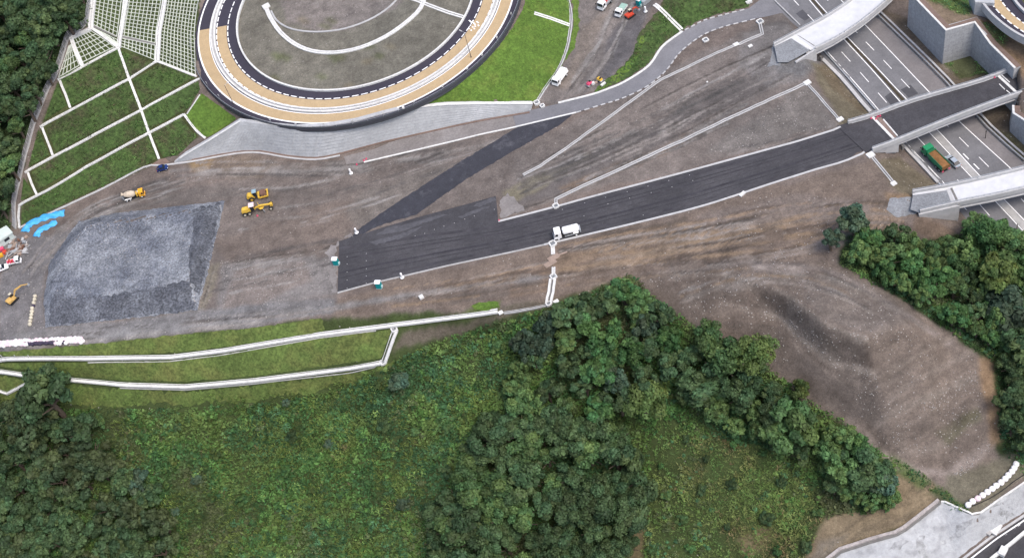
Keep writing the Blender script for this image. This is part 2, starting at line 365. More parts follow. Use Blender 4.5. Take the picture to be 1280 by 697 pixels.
M_GRASSO = mat('grass_weedy', (.044, .076, .021), .95, .25, .5, fine=(1.3, .4), bump=.7, blotch=((.052, .040, .026), .16, .48, .66, .8))
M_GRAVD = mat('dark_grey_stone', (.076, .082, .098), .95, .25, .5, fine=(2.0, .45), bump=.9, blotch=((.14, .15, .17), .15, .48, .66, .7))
M_ROCK = mat('pale_stone', (.32, .30, .285), .95, .3, 1)
M_ROCKB = mat('blue_grey_stone', (.27, .285, .31), .95, .4, 1)
M_COVER = mat('iron_cover', (.22, .22, .22), .7, .2, 3)

# ground: per-vertex soil colours (soil tone, with shade painted into the mound banks), broken up by noise and scattered stones
def ground_mat():
    m = bpy.data.materials.new('soil'); m.use_nodes = True; nt = m.node_tree; N, L = nt.nodes, nt.links
    b = N['Principled BSDF']; b.inputs['Roughness'].default_value = .95; b.inputs['Specular IOR Level'].default_value = .15
    geo = N.new('ShaderNodeNewGeometry'); a = N.new('ShaderNodeAttribute'); a.attribute_name = 'soil'; st = N.new('ShaderNodeAttribute'); st.attribute_name = 'stony'
    src = a.outputs['Color']
    def noise(sc, det, rg=.68):
        n = N.new('ShaderNodeTexNoise'); n.inputs['Scale'].default_value = sc; n.inputs['Detail'].default_value = det; n.inputs['Roughness'].default_value = rg
        L.new(geo.outputs['Position'], n.inputs['Vector']); return n
    for sc, det, amp in ((.05, 6, .24), (.30, 9, .30), (1.8, 3, .20), (4.5, 2, .22)):
        n = noise(sc, det)
        mr = N.new('ShaderNodeMapRange'); mr.inputs[1].default_value = .3; mr.inputs[2].default_value = .7; mr.inputs[3].default_value = 1 - amp; mr.inputs[4].default_value = 1 + amp
        L.new(n.outputs['Fac'], mr.inputs[0]); v = N.new('ShaderNodeVectorMath'); v.operation = 'SCALE'; L.new(src, v.inputs[0]); L.new(mr.outputs[0], v.inputs['Scale']); src = v.outputs[0]
    vo_ = N.new('ShaderNodeTexVoronoi'); vo_.inputs['Scale'].default_value = 1.3; L.new(geo.outputs['Position'], vo_.inputs['Vector'])
    dm = N.new('ShaderNodeMath'); dm.operation = 'LESS_THAN'; dm.inputs[1].default_value = .21; L.new(vo_.outputs['Distance'], dm.inputs[0])
    sx = N.new('ShaderNodeSeparateColor'); L.new(vo_.outputs['Color'], sx.inputs[0])
    th = N.new('ShaderNodeMath'); th.operation = 'LESS_THAN'; L.new(sx.outputs[0], th.inputs[0]); L.new(st.outputs['Fac'], th.inputs[1])
    mm = N.new('ShaderNodeMath'); mm.operation = 'MULTIPLY'; L.new(dm.outputs[0], mm.inputs[0]); L.new(th.outputs[0], mm.inputs[1])
    mk = N.new('ShaderNodeMath'); mk.operation = 'MULTIPLY'; L.new(mm.outputs[0], mk.inputs[0]); mk.inputs[1].default_value = .75
    mx = N.new('ShaderNodeMix'); mx.data_type = 'RGBA'; L.new(mk.outputs[0], mx.inputs[0]); L.new(src, mx.inputs[6]); mx.inputs[7].default_value = (.33, .31, .29, 1)
    L.new(mx.outputs[2], b.inputs['Base Color'])
    bp = N.new('ShaderNodeBump'); bp.inputs['Strength'].default_value = .7; bp.inputs['Distance'].default_value = .2; L.new(noise(1.4, 6, .7).outputs['Fac'], bp.inputs['Height']); L.new(bp.outputs[0], b.inputs['Normal'])
    return m
M_SOIL = ground_mat()

# ------------------------------------------------------------------ mesh helpers
class MB:
    def __init__(s): s.v = []; s.f = []
    def add(s, vs, fs):
        o = len(s.v); s.v += [tuple(map(float, p)) for p in vs]; s.f += [tuple(o + i for i in f) for f in fs]; return s
    def box(s, c, d, rz=0, top=(1, 1), shift=(0, 0)):
        x, y, z = d[0] / 2, d[1] / 2, d[2] / 2; cs, sn = math.cos(rz), math.sin(rz); P = []
        for k, (tx, ty, h) in enumerate(((1, 1, (0, 0)), (top[0], top[1], shift))):
            for sx, sy in ((-1, -1), (1, -1), (1, 1), (-1, 1)):
                px, py = sx * x * tx + h[0], sy * y * ty + h[1]
                P.append((c[0] + px * cs - py * sn, c[1] + px * sn + py * cs, c[2] + (z if k else -z)))
        return s.add(P, [(3, 2, 1, 0), (4, 5, 6, 7), (0, 1, 5, 4), (1, 2, 6, 5), (2, 3, 7, 6), (3, 0, 4, 7)])
    def cyl(s, p0, p1, r0, r1=None, n=14):
        p0, p1 = Vector(p0), Vector(p1); r1 = r0 if r1 is None else r1; d = (p1 - p0).normalized()
        a = d.orthogonal().normalized(); b = d.cross(a); P = []
        for p, r in ((p0, r0), (p1, r1)):
            for k in range(n):
                t = 2 * math.pi * k / n; P.append(p + (a * math.cos(t) + b * math.sin(t)) * r)
        return s.add(P, [tuple((k, (k + 1) % n, n + (k + 1) % n, n + k)) for k in range(n)] + [tuple(range(n))[::-1], tuple(range(n, 2 * n))])
    def lathe(s, prof, o=(0, 0, 0), ax='x', n=18):
        P = []; m = len(prof)
        for h, r in prof:
            for k in range(n):
                t = 2 * math.pi * k / n; c, q = r * math.cos(t), r * math.sin(t)
                P.append({'x': (o[0] + h, o[1] + c, o[2] + q), 'y': (o[0] + c, o[1] + h, o[2] + q), 'z': (o[0] + c, o[1] + q, o[2] + h)}[ax])
        F = [(i * n + k, i * n + (k + 1) % n, (i + 1) * n + (k + 1) % n, (i + 1) * n + k) for i in range(m - 1) for k in range(n)]
        F += [tuple(range(n))[::-1], tuple(range((m - 1) * n, m * n))]
        return s.add(P, F)
    def prism(s, prof, y0, y1, tw=None):
        """side profile (x, z) extruded across the width; tw(z) narrows it towards the top"""
        n = len(prof); P = []
        for y in (y0, y1):
            for x, z in prof:
                k = tw(z) if tw else 1; P.append((x, (y0 + y1) / 2 + (y - (y0 + y1) / 2) * k, z))
        return s.add(P, [(k, (k + 1) % n, n + (k + 1) % n, n + k) for k in range(n)] + [tuple(range(n))[::-1], tuple(range(n, 2 * n))])
    def sweep(s, path, prof, closed=False, closeprof=True):
        """cross-section (side, up) carried along a 3D path; side is the horizontal left normal"""
        path = [np.asarray(p, float) for p in path]; n = len(path); m = len(prof); P = []
        for i in range(n):
            a = path[i - 1] if (i or closed) else path[i]; c = path[(i + 1) % n] if (i < n - 1 or closed) else path[i]
            t = (c - a)[:2]; t = t / max(1e-9, np.linalg.norm(t)); nn = np.array([-t[1], t[0]])
            e = path[i] - a; w = 1.0
            for sd_, up in prof: P.append((path[i][0] + nn[0] * sd_ * w, path[i][1] + nn[1] * sd_ * w, path[i][2] + up))
        F = []; lim = n if closed else n - 1; pm_ = m if closeprof else m - 1
        for i in range(lim):
            for k in range(pm_):
                F.append((i * m + k, ((i + 1) % n) * m + k, ((i + 1) % n) * m + (k + 1) % m, i * m + (k + 1) % m))
        if closeprof and not closed: F += [tuple(range(m)), tuple(range((n - 1) * m, n * m))[::-1]]
        return s.add(P, F)
    def build(s, name, m, parent=None, loc=None, bevel=0, smooth=False, local=False):
        V = np.array(s.v, float)
        if parent is not None:
            if not local: V = V - np.array(parent.location)
            o_loc = (0, 0, 0)
        else:
            o_loc = np.array([V[:, 0].mean(), V[:, 1].mean(), V[:, 2].min()]) if loc is None else np.array(loc, float)
            if not local: V = V - o_loc
        me = bpy.data.meshes.new(name); me.from_pydata([tuple(p) for p in V], [], s.f); 
        bm = bmesh.new(); bm.from_mesh(me)
        bmesh.ops.recalc_face_normals(bm, faces=bm.faces)
        if bevel:
            bm.normal_update()
            ed = [e for e in bm.edges if len(e.link_faces) == 2 and e.calc_face_angle(0) > .5]
            bmesh.ops.bevel(bm, geom=ed, offset=bevel, segments=2, affect='EDGES', clamp_overlap=True)
        if smooth:
            for f_ in bm.faces: f_.smooth = len(f_.verts) <= 4
        bm.to_mesh(me); bm.free()
        me.materials.append(m)
        o = bpy.data.objects.new(name, me); COL.objects.link(o); o.location = o_loc
        if parent is not None: o.parent = parent
        return o
def npmesh(name, V, F, m, attr=None, parent=None, loc=(0, 0, 0)):
    """quads or triangles straight from numpy"""
    me = bpy.data.meshes.new(name); k = F.shape[1]
    me.vertices.add(len(V)); me.vertices.foreach_set('co', np.asarray(V, np.float32).ravel())
    me.loops.add(F.size); me.loops.foreach_set('vertex_index', F.astype(np.int32).ravel())
    me.polygons.add(len(F)); me.polygons.foreach_set('loop_start', np.arange(0, F.size, k, dtype=np.int32)); me.polygons.foreach_set('loop_total', np.full(len(F), k, np.int32))
    me.update(calc_edges=True)
    if attr:
        for an, (dom, kind, data) in attr.items():
            A = me.attributes.new(an, kind, dom)
            A.data.foreach_set('color' if 'COLOR' in kind else 'value', np.asarray(data, np.float32).ravel())
    me.materials.append(m)
    o = bpy.data.objects.new(name, me); COL.objects.link(o); o.location = loc
    if parent is not None: o.parent = parent
    return o
def tag(o, label=None, cat=None, group=None, kind=None):
    if label: o['label'] = label
    if cat: o['category'] = cat
    if group: o['group'] = group
    if kind: o['kind'] = kind
    return o
def thing(name, label, cat, loc, rz=0, group=None):
    o = bpy.data.objects.new(name, None); COL.objects.link(o); o.location = tuple(map(float, loc)); o.rotation_euler = (0, 0, rz); o.empty_display_size = .5
    return tag(o, label, cat, group)
def copy_tree(o, parent=None):
    c = o.copy(); COL.objects.link(c); c.parent = parent
    for ch in o.children: copy_tree(ch, c)
    return c
def sheet(name, poly, m, off=.06, step=1.6, jit=0, smooth_px=False, kind='structure', parent=None, world_pts=None, zf=None, curve=0):
    """a surface laid on the terrain inside a traced outline"""
    if world_pts is None:
        if curve: poly = catmull(poly + [poly[0]], curve)[:-1]
        if jit:
            P = densify(poly, 4, True); rg = np.random.default_rng(len(P) * 7 + int(poly[0][0]))
            poly = [p + rg.normal(0, jit, 2) for p in P]
        W = hit(poly)[:, :2]
    else: W = np.array(world_pts, float)[:, :2]
    B = densify(list(W), step, True)
    V = [Vector(p) for p in B]; n = len(V)
    B = np.array(B); xs = np.arange(B[:, 0].min() + .3, B[:, 0].max(), step); ys = np.arange(B[:, 1].min() + .3, B[:, 1].max(), step)
    X, Y = np.meshgrid(xs, ys, indexing='ij'); X = X + ((np.arange(X.shape[1]) % 2) * step / 2)[None, :]
    k = inpoly(X, Y, B); P = np.stack([X[k], Y[k]], 1)
    V += [Vector(p) for p in P]
    vo, eo, fo, _, _, _ = geometry.delaunay_2d_cdt(V, [], [list(range(n))], 1, 1e-5)
    A = np.array([tuple(v) for v in vo]); Z = (H(A[:, 0], A[:, 1]) if zf is None else zf(A[:, 0], A[:, 1])) + off
    c = np.array([A[:, 0].mean(), A[:, 1].mean(), Z.min()]) if parent is None else np.array(parent.location)
    me = bpy.data.meshes.new(name); me.from_pydata([tuple(p) for p in np.c_[A, Z] - c], [], [tuple(f) for f in fo])
    bm = bmesh.new(); bm.from_mesh(me)
    for f_ in bm.faces:
        if f_.normal.z < 0: f_.normal_flip()
    bm.to_mesh(me); bm.free(); me.materials.append(m)
    o = bpy.data.objects.new(name, me); COL.objects.link(o)
    if parent is None: o.location = c
    else: o.parent = parent
    if kind: o['kind'] = kind
    return o
def gpath(px, step=1.2, off=0, smooth=0):
    """polyline traced on the picture, laid on the terrain"""
    if smooth: px = catmull(px, smooth)
    W = [p[:2] for p in hit(px)]; W = densify(W, step)
    return [np.array([p[0], p[1], float(H(p[0], p[1])) + off]) for p in W]
def zpath(px, z, step=1.5, smooth=0):
    if smooth: px = catmull(px, smooth)
    zs = z if hasattr(z, '__len__') else [z] * len(px)
    if len(zs) != len(px): zs = np.interp(np.linspace(0, 1, len(px)), np.linspace(0, 1, len(zs)), zs)
    return densify([at(p[0], p[1], q) for p, q in zip(px, zs)], step)

# ------------------------------------------------------------------ ground
soil = np.empty(XX.shape + (3,)); soil[:] = (.150, .122, .108); stony = np.full(XX.shape, .045)
UVg = proj(np.stack([XX.ravel(), YY.ravel(), HG.ravel()], 1)); UU = UVg[:, 0].reshape(XX.shape); VV = UVg[:, 1].reshape(XX.shape)
JU = UU + (fbm(XX, YY, 7, 31) - .5) * 14; JV = VV + (fbm(XX, YY, 7, 37) - .5) * 14
def window(u0, u1, v0, v1):
    """grid window whose projected cells can fall in this pixel range"""
    m = (UU > u0) & (UU < u1) & (VV > v0) & (VV < v1); I = np.nonzero(m.any(1))[0]; J = np.nonzero(m.any(0))[0]
    return (slice(max(0, I[0] - 3), I[-1] + 4), slice(max(0, J[0] - 3), J[-1] + 4)) if len(I) and len(J) else None
def apply(s, m, col, st):
    soil[s] = soil[s] * (1 - m[..., None]) + np.array(col) * m[..., None]
    if st is not None: stony[s] = stony[s] * (1 - m) + st * m
def paint(poly, col, a=1.0, soft=2, st=None, jit=True):
    P = np.array(poly, float); s = window(P[:, 0].min() - 25, P[:, 0].max() + 25, P[:, 1].min() - 25, P[:, 1].max() + 25)
    if s is None: return
    m = inpoly((JU if jit else UU)[s], (JV if jit else VV)[s], poly).astype(float); apply(s, blur(m, soft) * a, col, st)
FB = {}
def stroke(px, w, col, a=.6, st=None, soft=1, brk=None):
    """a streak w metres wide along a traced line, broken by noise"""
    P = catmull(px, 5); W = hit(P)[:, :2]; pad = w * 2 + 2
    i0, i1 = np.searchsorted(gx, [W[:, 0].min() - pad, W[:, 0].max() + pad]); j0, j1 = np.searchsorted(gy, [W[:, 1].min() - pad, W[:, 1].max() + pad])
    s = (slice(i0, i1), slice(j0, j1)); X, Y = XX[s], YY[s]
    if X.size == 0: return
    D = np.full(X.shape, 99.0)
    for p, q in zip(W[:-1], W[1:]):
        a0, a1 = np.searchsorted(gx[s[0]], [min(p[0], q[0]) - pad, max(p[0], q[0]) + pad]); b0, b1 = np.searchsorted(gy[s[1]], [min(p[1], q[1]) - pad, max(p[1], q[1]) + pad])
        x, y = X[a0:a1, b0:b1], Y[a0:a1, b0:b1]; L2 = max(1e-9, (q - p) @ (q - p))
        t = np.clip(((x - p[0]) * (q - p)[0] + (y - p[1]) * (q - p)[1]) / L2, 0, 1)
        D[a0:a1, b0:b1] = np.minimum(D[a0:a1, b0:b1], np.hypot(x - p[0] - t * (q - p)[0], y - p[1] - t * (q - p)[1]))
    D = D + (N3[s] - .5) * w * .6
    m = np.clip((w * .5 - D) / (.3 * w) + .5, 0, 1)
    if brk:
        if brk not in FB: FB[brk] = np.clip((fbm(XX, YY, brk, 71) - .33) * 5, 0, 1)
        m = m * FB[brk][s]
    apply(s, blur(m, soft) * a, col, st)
N3 = vnoise(XX, YY, 3, 5)
C_FOREST = (.030, .045, .018)
# wooded and weedy ground
paint([(-200, -200), (118, -60), (112, 30), (88, 46), (64, 105), (40, 155), (30, 190), (17, 250), (16, 292), (-200, 300)], C_FOREST, soft=1)
paint([(-200, 440), (0, 441), (105, 430), (160, 426), (320, 409), (402, 398), (520, 392), (625, 386), (690, 376), (785, 346), (845, 390), (905, 430), (965, 460), (1000, 492), (1060, 525), (1120, 575), (1185, 640), (1140, 850), (-200, 1000)], (.045, .062, .022), soft=1)
paint([(1048, 330), (1060, 285), (1120, 285), (1150, 300), (1215, 290), (1500, 300), (1500, 600), (1283, 600), (1245, 560), (1238, 455), (1190, 416), (1140, 382), (1080, 348)], C_FOREST, soft=1)
paint([(1230, -40), (1330, -40), (1400, 100), (1290, 60), (1245, 30)], (.07, .075, .04))
paint([(22, 283), (28, 255), (36, 212), (52, 155), (74, 98), (148, 60), (250, 98), (232, 145), (250, 170), (200, 202)], (.05, .058, .022), soft=1, jit=False)
paint([(74, 98), (90, 47), (115, 34), (125, -40), (252, -40), (244, 95), (148, 62)], (.045, .06, .022), soft=0, jit=False)
# site soil
paint([(0, 300), (60, 300), (300, 215), (420, 205), (700, 150), (640, 240), (430, 300), (420, 370), (250, 400), (0, 430)], (.140, .120, .110), .8, 4)
paint([(268, 300), (420, 250), (480, 250), (410, 310), (300, 350)], (.152, .122, .105), .7, 5)
paint([(280, 330), (420, 318), (418, 368), (270, 395)], (.165, .155, .152), .8, 4, st=.2)
paint([(300, 335), (380, 326), (392, 350), (330, 380), (275, 385)], (.170, .140, .125), .7, 3, st=.2)
paint([(264, 330), (278, 326), (272, 350), (258, 386), (248, 392)], (.175, .155, .120), .8, 2)
paint([(0, 290), (60, 300), (95, 280), (60, 330), (50, 372), (58, 412), (0, 440)], (.150, .145, .150), .8, 3, st=.3)
paint([(57, 410), (190, 397), (250, 388), (420, 372), (420, 390), (320, 408), (160, 426), (60, 432), (0, 440), (0, 425)], (.155, .152, .155), .85, 2, st=.25)
paint([(222, 206), (290, 195), (350, 205), (330, 225), (250, 215)], (.150, .118, .090), .6, 3)
paint([(235, 202), (268, 198), (262, 214), (240, 214)], (.215, .150, .085), .85, 2)
paint([(150, 246), (280, 225), (300, 248), (140, 265)], (.115, .100, .092), .6, 4)
paint([(430, 262), (470, 232), (560, 205), (570, 215), (490, 255), (440, 285)], (.125, .112, .102), .7, 3)
# strips between the carriageway and the service road
paint([(640, 195), (960, 20), (975, 0), (1010, 60), (1010, 105), (1060, 150), (860, 210), (700, 250), (630, 272)], (.150, .130, .120), .9, 2)
paint([(625, 245), (760, 185), (860, 130), (960, 85), (1000, 70), (1005, 90), (880, 150), (780, 200), (700, 245), (640, 262)], (.112, .100, .096), .85, 3)
paint([(628, 240), (700, 210), (740, 192), (735, 204), (690, 230), (640, 258)], (.185, .165, .118), .85, 2)
paint([(680, 222), (800, 165), (860, 140), (850, 152), (770, 190), (700, 228)], (.072, .066, .066), .75, 2)
paint([(700, 236), (860, 165), (865, 172), (710, 245)], (.150, .110, .082), .8, 2)
paint([(930, 40), (985, 22), (1008, 64), (1010, 100), (960, 110), (920, 80)], (.165, .155, .152), .7, 3)
paint([(975, 68), (1012, 66), (1030, 78), (1000, 96), (970, 90)], (.130, .128, .130), .8, 3)
paint([(880, 190), (1008, 108), (1046, 155), (960, 182)], (.160, .145, .135), .8, 3, st=.3)
paint([(1012, 78), (1035, 84), (1095, 142), (1050, 156), (1030, 120)], (.125, .110, .075), .85, 2, st=.22)
paint([(1020, 85), (1032, 82), (1090, 140), (1075, 140)], (.115, .085, .055), .5, 2)
# construction lane
paint([(722, -30), (830, -30), (800, 40), (790, 70), (765, 95), (735, 118), (690, 132), (672, 128), (690, 98), (712, 70)], (.145, .128, .120), 1, 2)
paint([(730, 30), (760, 20), (742, 70), (712, 115), (700, 110), (716, 70)], (.200, .165, .138), .6, 4)
paint([(770, 35), (800, 0), (826, -10), (800, 42), (786, 72), (760, 95), (745, 110), (755, 70)], (.095, .090, .095), .75, 3)
# south of the carriageway
paint([(640, 318), (790, 283), (960, 235), (1090, 198), (1150, 262), (1050, 285), (1040, 320), (900, 345), (780, 348), (690, 378), (560, 385), (420, 396), (420, 372), (560, 336)], (.150, .118, .098), .95, 2)
paint([(690, 320), (830, 290), (980, 262), (1000, 280), (900, 310), (800, 330), (700, 345)], (.185, .135, .095), .75, 4)
paint([(730, 300), (860, 268), (865, 276), (760, 308), (700, 316)], (.080, .066, .056), .75, 2)
paint([(870, 268), (1000, 240), (1140, 262), (1040, 285), (900, 290)], (.165, .138, .125), .7, 4, st=.25)
paint([(640, 345), (690, 335), (690, 365), (640, 372)], (.165, .115, .080), .7, 3)
paint([(1095, 200), (1128, 196), (1172, 232), (1140, 248), (1118, 232)], (.125, .105, .070), .85, 2, st=.2)
paint([(1105, 238), (1142, 240), (1140, 250), (1112, 252)], (.185, .125, .075), .7, 2)
paint([(1140, 270), (1160, 275), (1195, 290), (1170, 302), (1140, 290)], (.125, .092, .070), .9, 2)
paint([(402, 400), (520, 392), (620, 385), (622, 395), (500, 418), (492, 440), (560, 420), (640, 398), (690, 384), (690, 376), (625, 384)], (.125, .102, .085), .85, 1)
paint([(600, 378), (628, 376), (626, 388), (580, 390)], (.09, .13, .03), .9, 1)
stroke([(60, 425), (200, 412), (330, 396), (430, 382), (560, 362), (690, 345)], 1.8, (.19, .185, .185), .7, soft=1)
# spoil mound
paint([(780, 350), (900, 330), (1040, 325), (1110, 364), (1185, 420), (1230, 455), (1236, 560), (1240, 572), (1185, 590), (1120, 578), (1060, 530), (1005, 500), (965, 462), (905, 432), (845, 394)], (.136, .110, .094), 1, 2, st=.2)
paint([(832, 350), (900, 346), (940, 352), (985, 370), (1028, 404), (1083, 425), (1094, 466), (1035, 448), (1003, 423), (976, 394), (950, 372), (930, 384), (905, 378), (880, 388), (855, 372)], (.108, .086, .073), .9, 0, st=.22, jit=False)  # upper bank: shade of the steep face painted into the soil colour
paint([(900, 400), (983, 408), (1035, 452), (1095, 470), (1120, 520), (1060, 522), (1005, 492), (960, 455)], (.108, .089, .078), .85, 0, st=.24, jit=False)  # lower bank darkened the same way, slope shade put into its colour
paint([(1110, 365), (1150, 392), (1100, 420), (1030, 400), (1000, 370), (1040, 335)], (.150, .128, .115), .6, 3, st=.30)
for L_ in ([(1110, 500), (1165, 465), (1215, 440)], [(1125, 565), (1165, 560), (1225, 520)]):
    stroke(L_, 1.2, (.20, .17, .15), .5, st=.9)
stroke([(1095, 525), (1140, 505), (1222, 470)], 1.4, (.19, .165, .145), .5, st=.9)
stroke([(1190, 592), (1215, 572), (1238, 552)], 2.2, (.26, .22, .20), .6, st=.9)
stroke([(1060, 528), (1120, 578), (1185, 592)], 1.6, (.26, .22, .20), .5, st=.9)
paint([(1170, 540), (1225, 505), (1228, 520), (1185, 555)], (.085, .085, .045), .6, 2)
paint([(1224, 445), (1240, 452), (1246, 500), (1252, 550), (1238, 556), (1232, 500)], (.205, .140, .088), .9, 2)
paint([(1186, 592), (1240, 574), (1280, 560), (1330, 545), (1340, 575), (1280, 600), (1226, 640), (1212, 640), (1176, 612)], (.125, .115, .085), .9, 2, st=.15)
# bare earth above the sprayed concrete
paint([(980, 740), (1018, 672), (1030, 645), (1110, 637), (1124, 610), (1118, 590), (1160, 606), (1176, 628), (1130, 662), (1050, 688), (1030, 740)], (.195, .150, .100), .95, 2)
paint([(990, 740), (1022, 676), (1060, 668), (1040, 690), (1020, 740)], (.165, .145, .12), .7, 3)
paint([(1110, 568), (1124, 572), (1165, 600), (1215, 640), (1190, 636), (1170, 618), (1140, 600)], (.065, .095, .03), .85, 2)
for P_ in ([(786, 690), (795, 640), (808, 640), (800, 720), (780, 740)], [(920, 670), (960, 650), (965, 670), (930, 700)]):
    paint(P_, (.17, .125, .075), .7, 3)
# verge under the walls, behind them
paint([(1100, 10), (1140, 25), (1184, 90), (1240, 95), (1300, 150), (1290, 205), (1240, 158), (1184, 100)], (.115, .092, .070), 1, 1)
paint([(1178, 80), (1213, 68), (1240, 92), (1200, 98)], (.055, .072, .025), .8, 1)
paint([(1240, 158), (1262, 165), (1300, 200), (1290, 215)], (.10, .095, .05), .8, 2)
paint([(1140, -40), (1215, -40), (1218, 24), (1182, 38), (1140, 0)], (.155, .118, .085), 1, 1, jit=False)
paint([(1150, -10), (1208, -20), (1214, 20), (1190, 14), (1165, 4)], (.06, .095, .025), .9, 1)
paint([(1218, 24), (1245, 20), (1300, 60), (1300, 110), (1262, 84), (1232, 56)], (.165, .115, .075), 1, 1)
paint([(1220, 28), (1234, 26), (1262, 40), (1256, 58), (1236, 50)], (.06, .09, .03), .7, 2)
paint([(1228, 54), (1236, 52), (1266, 82), (1258, 86)], (.06, .09, .03), .8, 1)
# island inside the loop
m_ = blur((R < 36).astype(float), 1); soil[:] = soil * (1 - m_[..., None]) + np.array((.158, .147, .122)) * m_[..., None]
paint([(345, -10), (510, -10), (500, 4), (470, 25), (430, 38), (395, 40), (360, 28)], (.185, .162, .152), .85, 2, st=.25)
for _ in range(16):
    x, y = random.uniform(330, 560), random.uniform(20, 112)
    paint([(x - 9, y - 2), (x, y - 5), (x + 10, y), (x + 2, y + 5)], random.choice([(.085, .10, .04), (.16, .135, .09), (.10, .105, .05)]), .6, 3)
# wheel tracks across the site
for L_, c_ in (([(60, 300), (110, 268), (200, 228), (300, 212), (430, 205)], (.20, .185, .175)), ([(50, 330), (90, 292), (150, 262), (210, 238)], (.185, .165, .150)), ([(70, 320), (40, 370), (20, 430)], (.19, .18, .175)),
               ([(300, 205), (380, 214), (460, 206)], (.21, .20, .195)), ([(215, 214), (300, 208), (420, 210)], (.20, .19, .185)), ([(330, 240), (400, 240), (470, 225), (560, 190)], (.115, .10, .092)),
               ([(295, 322), (420, 300)], (.10, .088, .082)), ([(700, 340), (850, 305), (1000, 270)], (.20, .155, .115)), ([(700, 350), (860, 318), (1010, 282)], (.12, .092, .074)), ([(720, 332), (850, 300), (960, 280)], (.11, .085, .07)),
               ([(840, 335), (950, 318), (1040, 300), (1110, 270)], (.19, .165, .15)), ([(650, 235), (800, 160), (960, 90)], (.10, .09, .085)), ([(655, 228), (790, 168), (930, 100)], (.075, .07, .068)),
               ([(760, 20), (735, 70), (700, 125)], (.19, .165, .15)), ([(775, 40), (750, 80), (725, 112)], (.115, .105, .105)), ([(860, 370), (960, 345), (1050, 350), (1120, 385)], (.17, .15, .135)), ([(940, 330), (1040, 340), (1130, 390), (1190, 430)], (.175, .15, .14)),
               ([(20, 420), (120, 415), (250, 400)], (.19, .185, .185)), ([(150, 255), (230, 240), (300, 236)], (.105, .095, .09)), ([(560, 372), (680, 352)], (.10, .085, .075))):
    stroke(L_, 1.3, c_, .8, brk=10); stroke([(x + 5, y + 6) for x, y in L_], 1.1, c_, .65, brk=8)
def ruts(guide, spread, n, cols, seed, w=(.35, .9), a=(.5, .95)):
    r = random.Random(seed); G = catmull(guide, 3)
    for _ in range(n):
        o_ = r.uniform(-spread, spread); i0 = r.randint(0, max(0, len(G) - 5)); i1 = min(len(G), i0 + r.randint(4, max(5, len(G) * 2 // 3)))
        stroke([(p[0] + r.uniform(-2, 2), p[1] + o_ + r.uniform(-1, 1)) for p in G[i0:i1]], r.uniform(*w), r.choice(cols), r.uniform(*a), soft=0, brk=r.choice([5, 9, 14]))
BRN = [(.235, .17, .12), (.078, .062, .052), (.20, .145, .10), (.09, .07, .058), (.22, .19, .17)]; GRY = [(.235, .22, .21), (.080, .072, .069), (.20, .18, .168), (.095, .086, .082)]
ruts([(690, 330), (780, 312), (880, 296), (980, 278), (1080, 266), (1130, 268)], 22, 46, BRN, 1)
ruts([(700, 345), (800, 335), (900, 328), (1000, 312), (1050, 300)], 12, 18, BRN, 2)
ruts([(430, 378), (520, 368), (600, 356), (690, 338)], 12, 16, BRN, 3)
ruts([(220, 212), (300, 207), (400, 210), (520, 198), (620, 178)], 11, 22, GRY, 4)
ruts([(30, 350), (60, 310), (110, 270), (170, 244), (230, 224)], 12, 24, GRY, 5)
ruts([(300, 260), (380, 255), (470, 232), (560, 200), (630, 180)], 26, 22, GRY, 6)
ruts([(265, 350), (340, 335), (420, 320)], 22, 18, GRY, 7)
ruts([(40, 424), (120, 418), (240, 404), (330, 396), (420, 385)], 10, 16, GRY, 8)
ruts([(650, 240), (720, 212), (800, 175), (880, 134), (960, 92)], 26, 40, GRY + [(.07, .065, .063), (.075, .07, .067)], 9)
ruts([(720, 225), (800, 195), (880, 160), (970, 118)], 10, 10, GRY, 10)
ruts([(775, -10), (760, 30), (740, 72), (705, 118)], 6, 10, GRY, 11); ruts([(790, 0), (775, 40), (755, 80), (725, 115)], 6, 8, GRY, 12)
ruts([(850, 365), (930, 342), (1010, 345), (1090, 378), (1160, 420)], 14, 18, BRN[2:] + GRY, 13)
MD = [(.175, .145, .125), (.10, .082, .070), (.16, .13, .112), (.112, .092, .08)]
ruts([(1085, 505), (1140, 475), (1222, 432)], 36, 26, MD, 14, (.5, .8), (.35, .6)); ruts([(1100, 560), (1150, 540), (1228, 490)], 24, 20, MD, 15, (.5, .8), (.35, .6)); ruts([(985, 410), (1035, 456), (1095, 476)], 26, 20, MD, 19, (.5, .8), (.35, .6)); ruts([(985, 384), (1030, 420), (1086, 445)], 12, 14, MD, 20, (.5, .8), (.35, .6)); ruts([(850, 372), (900, 366), (950, 376)], 16, 12, MD, 21, (.5, .8), (.35, .6))
for L_ in ([(938, 350), (985, 369), (1028, 403), (1083, 424)], [(975, 396), (1003, 424), (1035, 449), (1093, 467)], [(832, 351), (870, 345), (905, 343), (938, 350)], [(880, 390), (905, 380), (935, 388), (975, 396)]):
    stroke(L_, .9, (.215, .182, .158), .8, st=.8, soft=0, brk=9)
ruts([(880, 200), (930, 190), (1000, 175), (1040, 158)], 8, 8, GRY, 16)
ruts([(1230, 450), (1237, 490), (1243, 530), (1246, 556)], 3, 8, [(.25, .17, .10), (.16, .11, .07)], 17)
ruts([(1030, 690), (1080, 655), (1130, 640), (1165, 618)], 14, 14, [(.24, .185, .12), (.14, .11, .075)], 18)
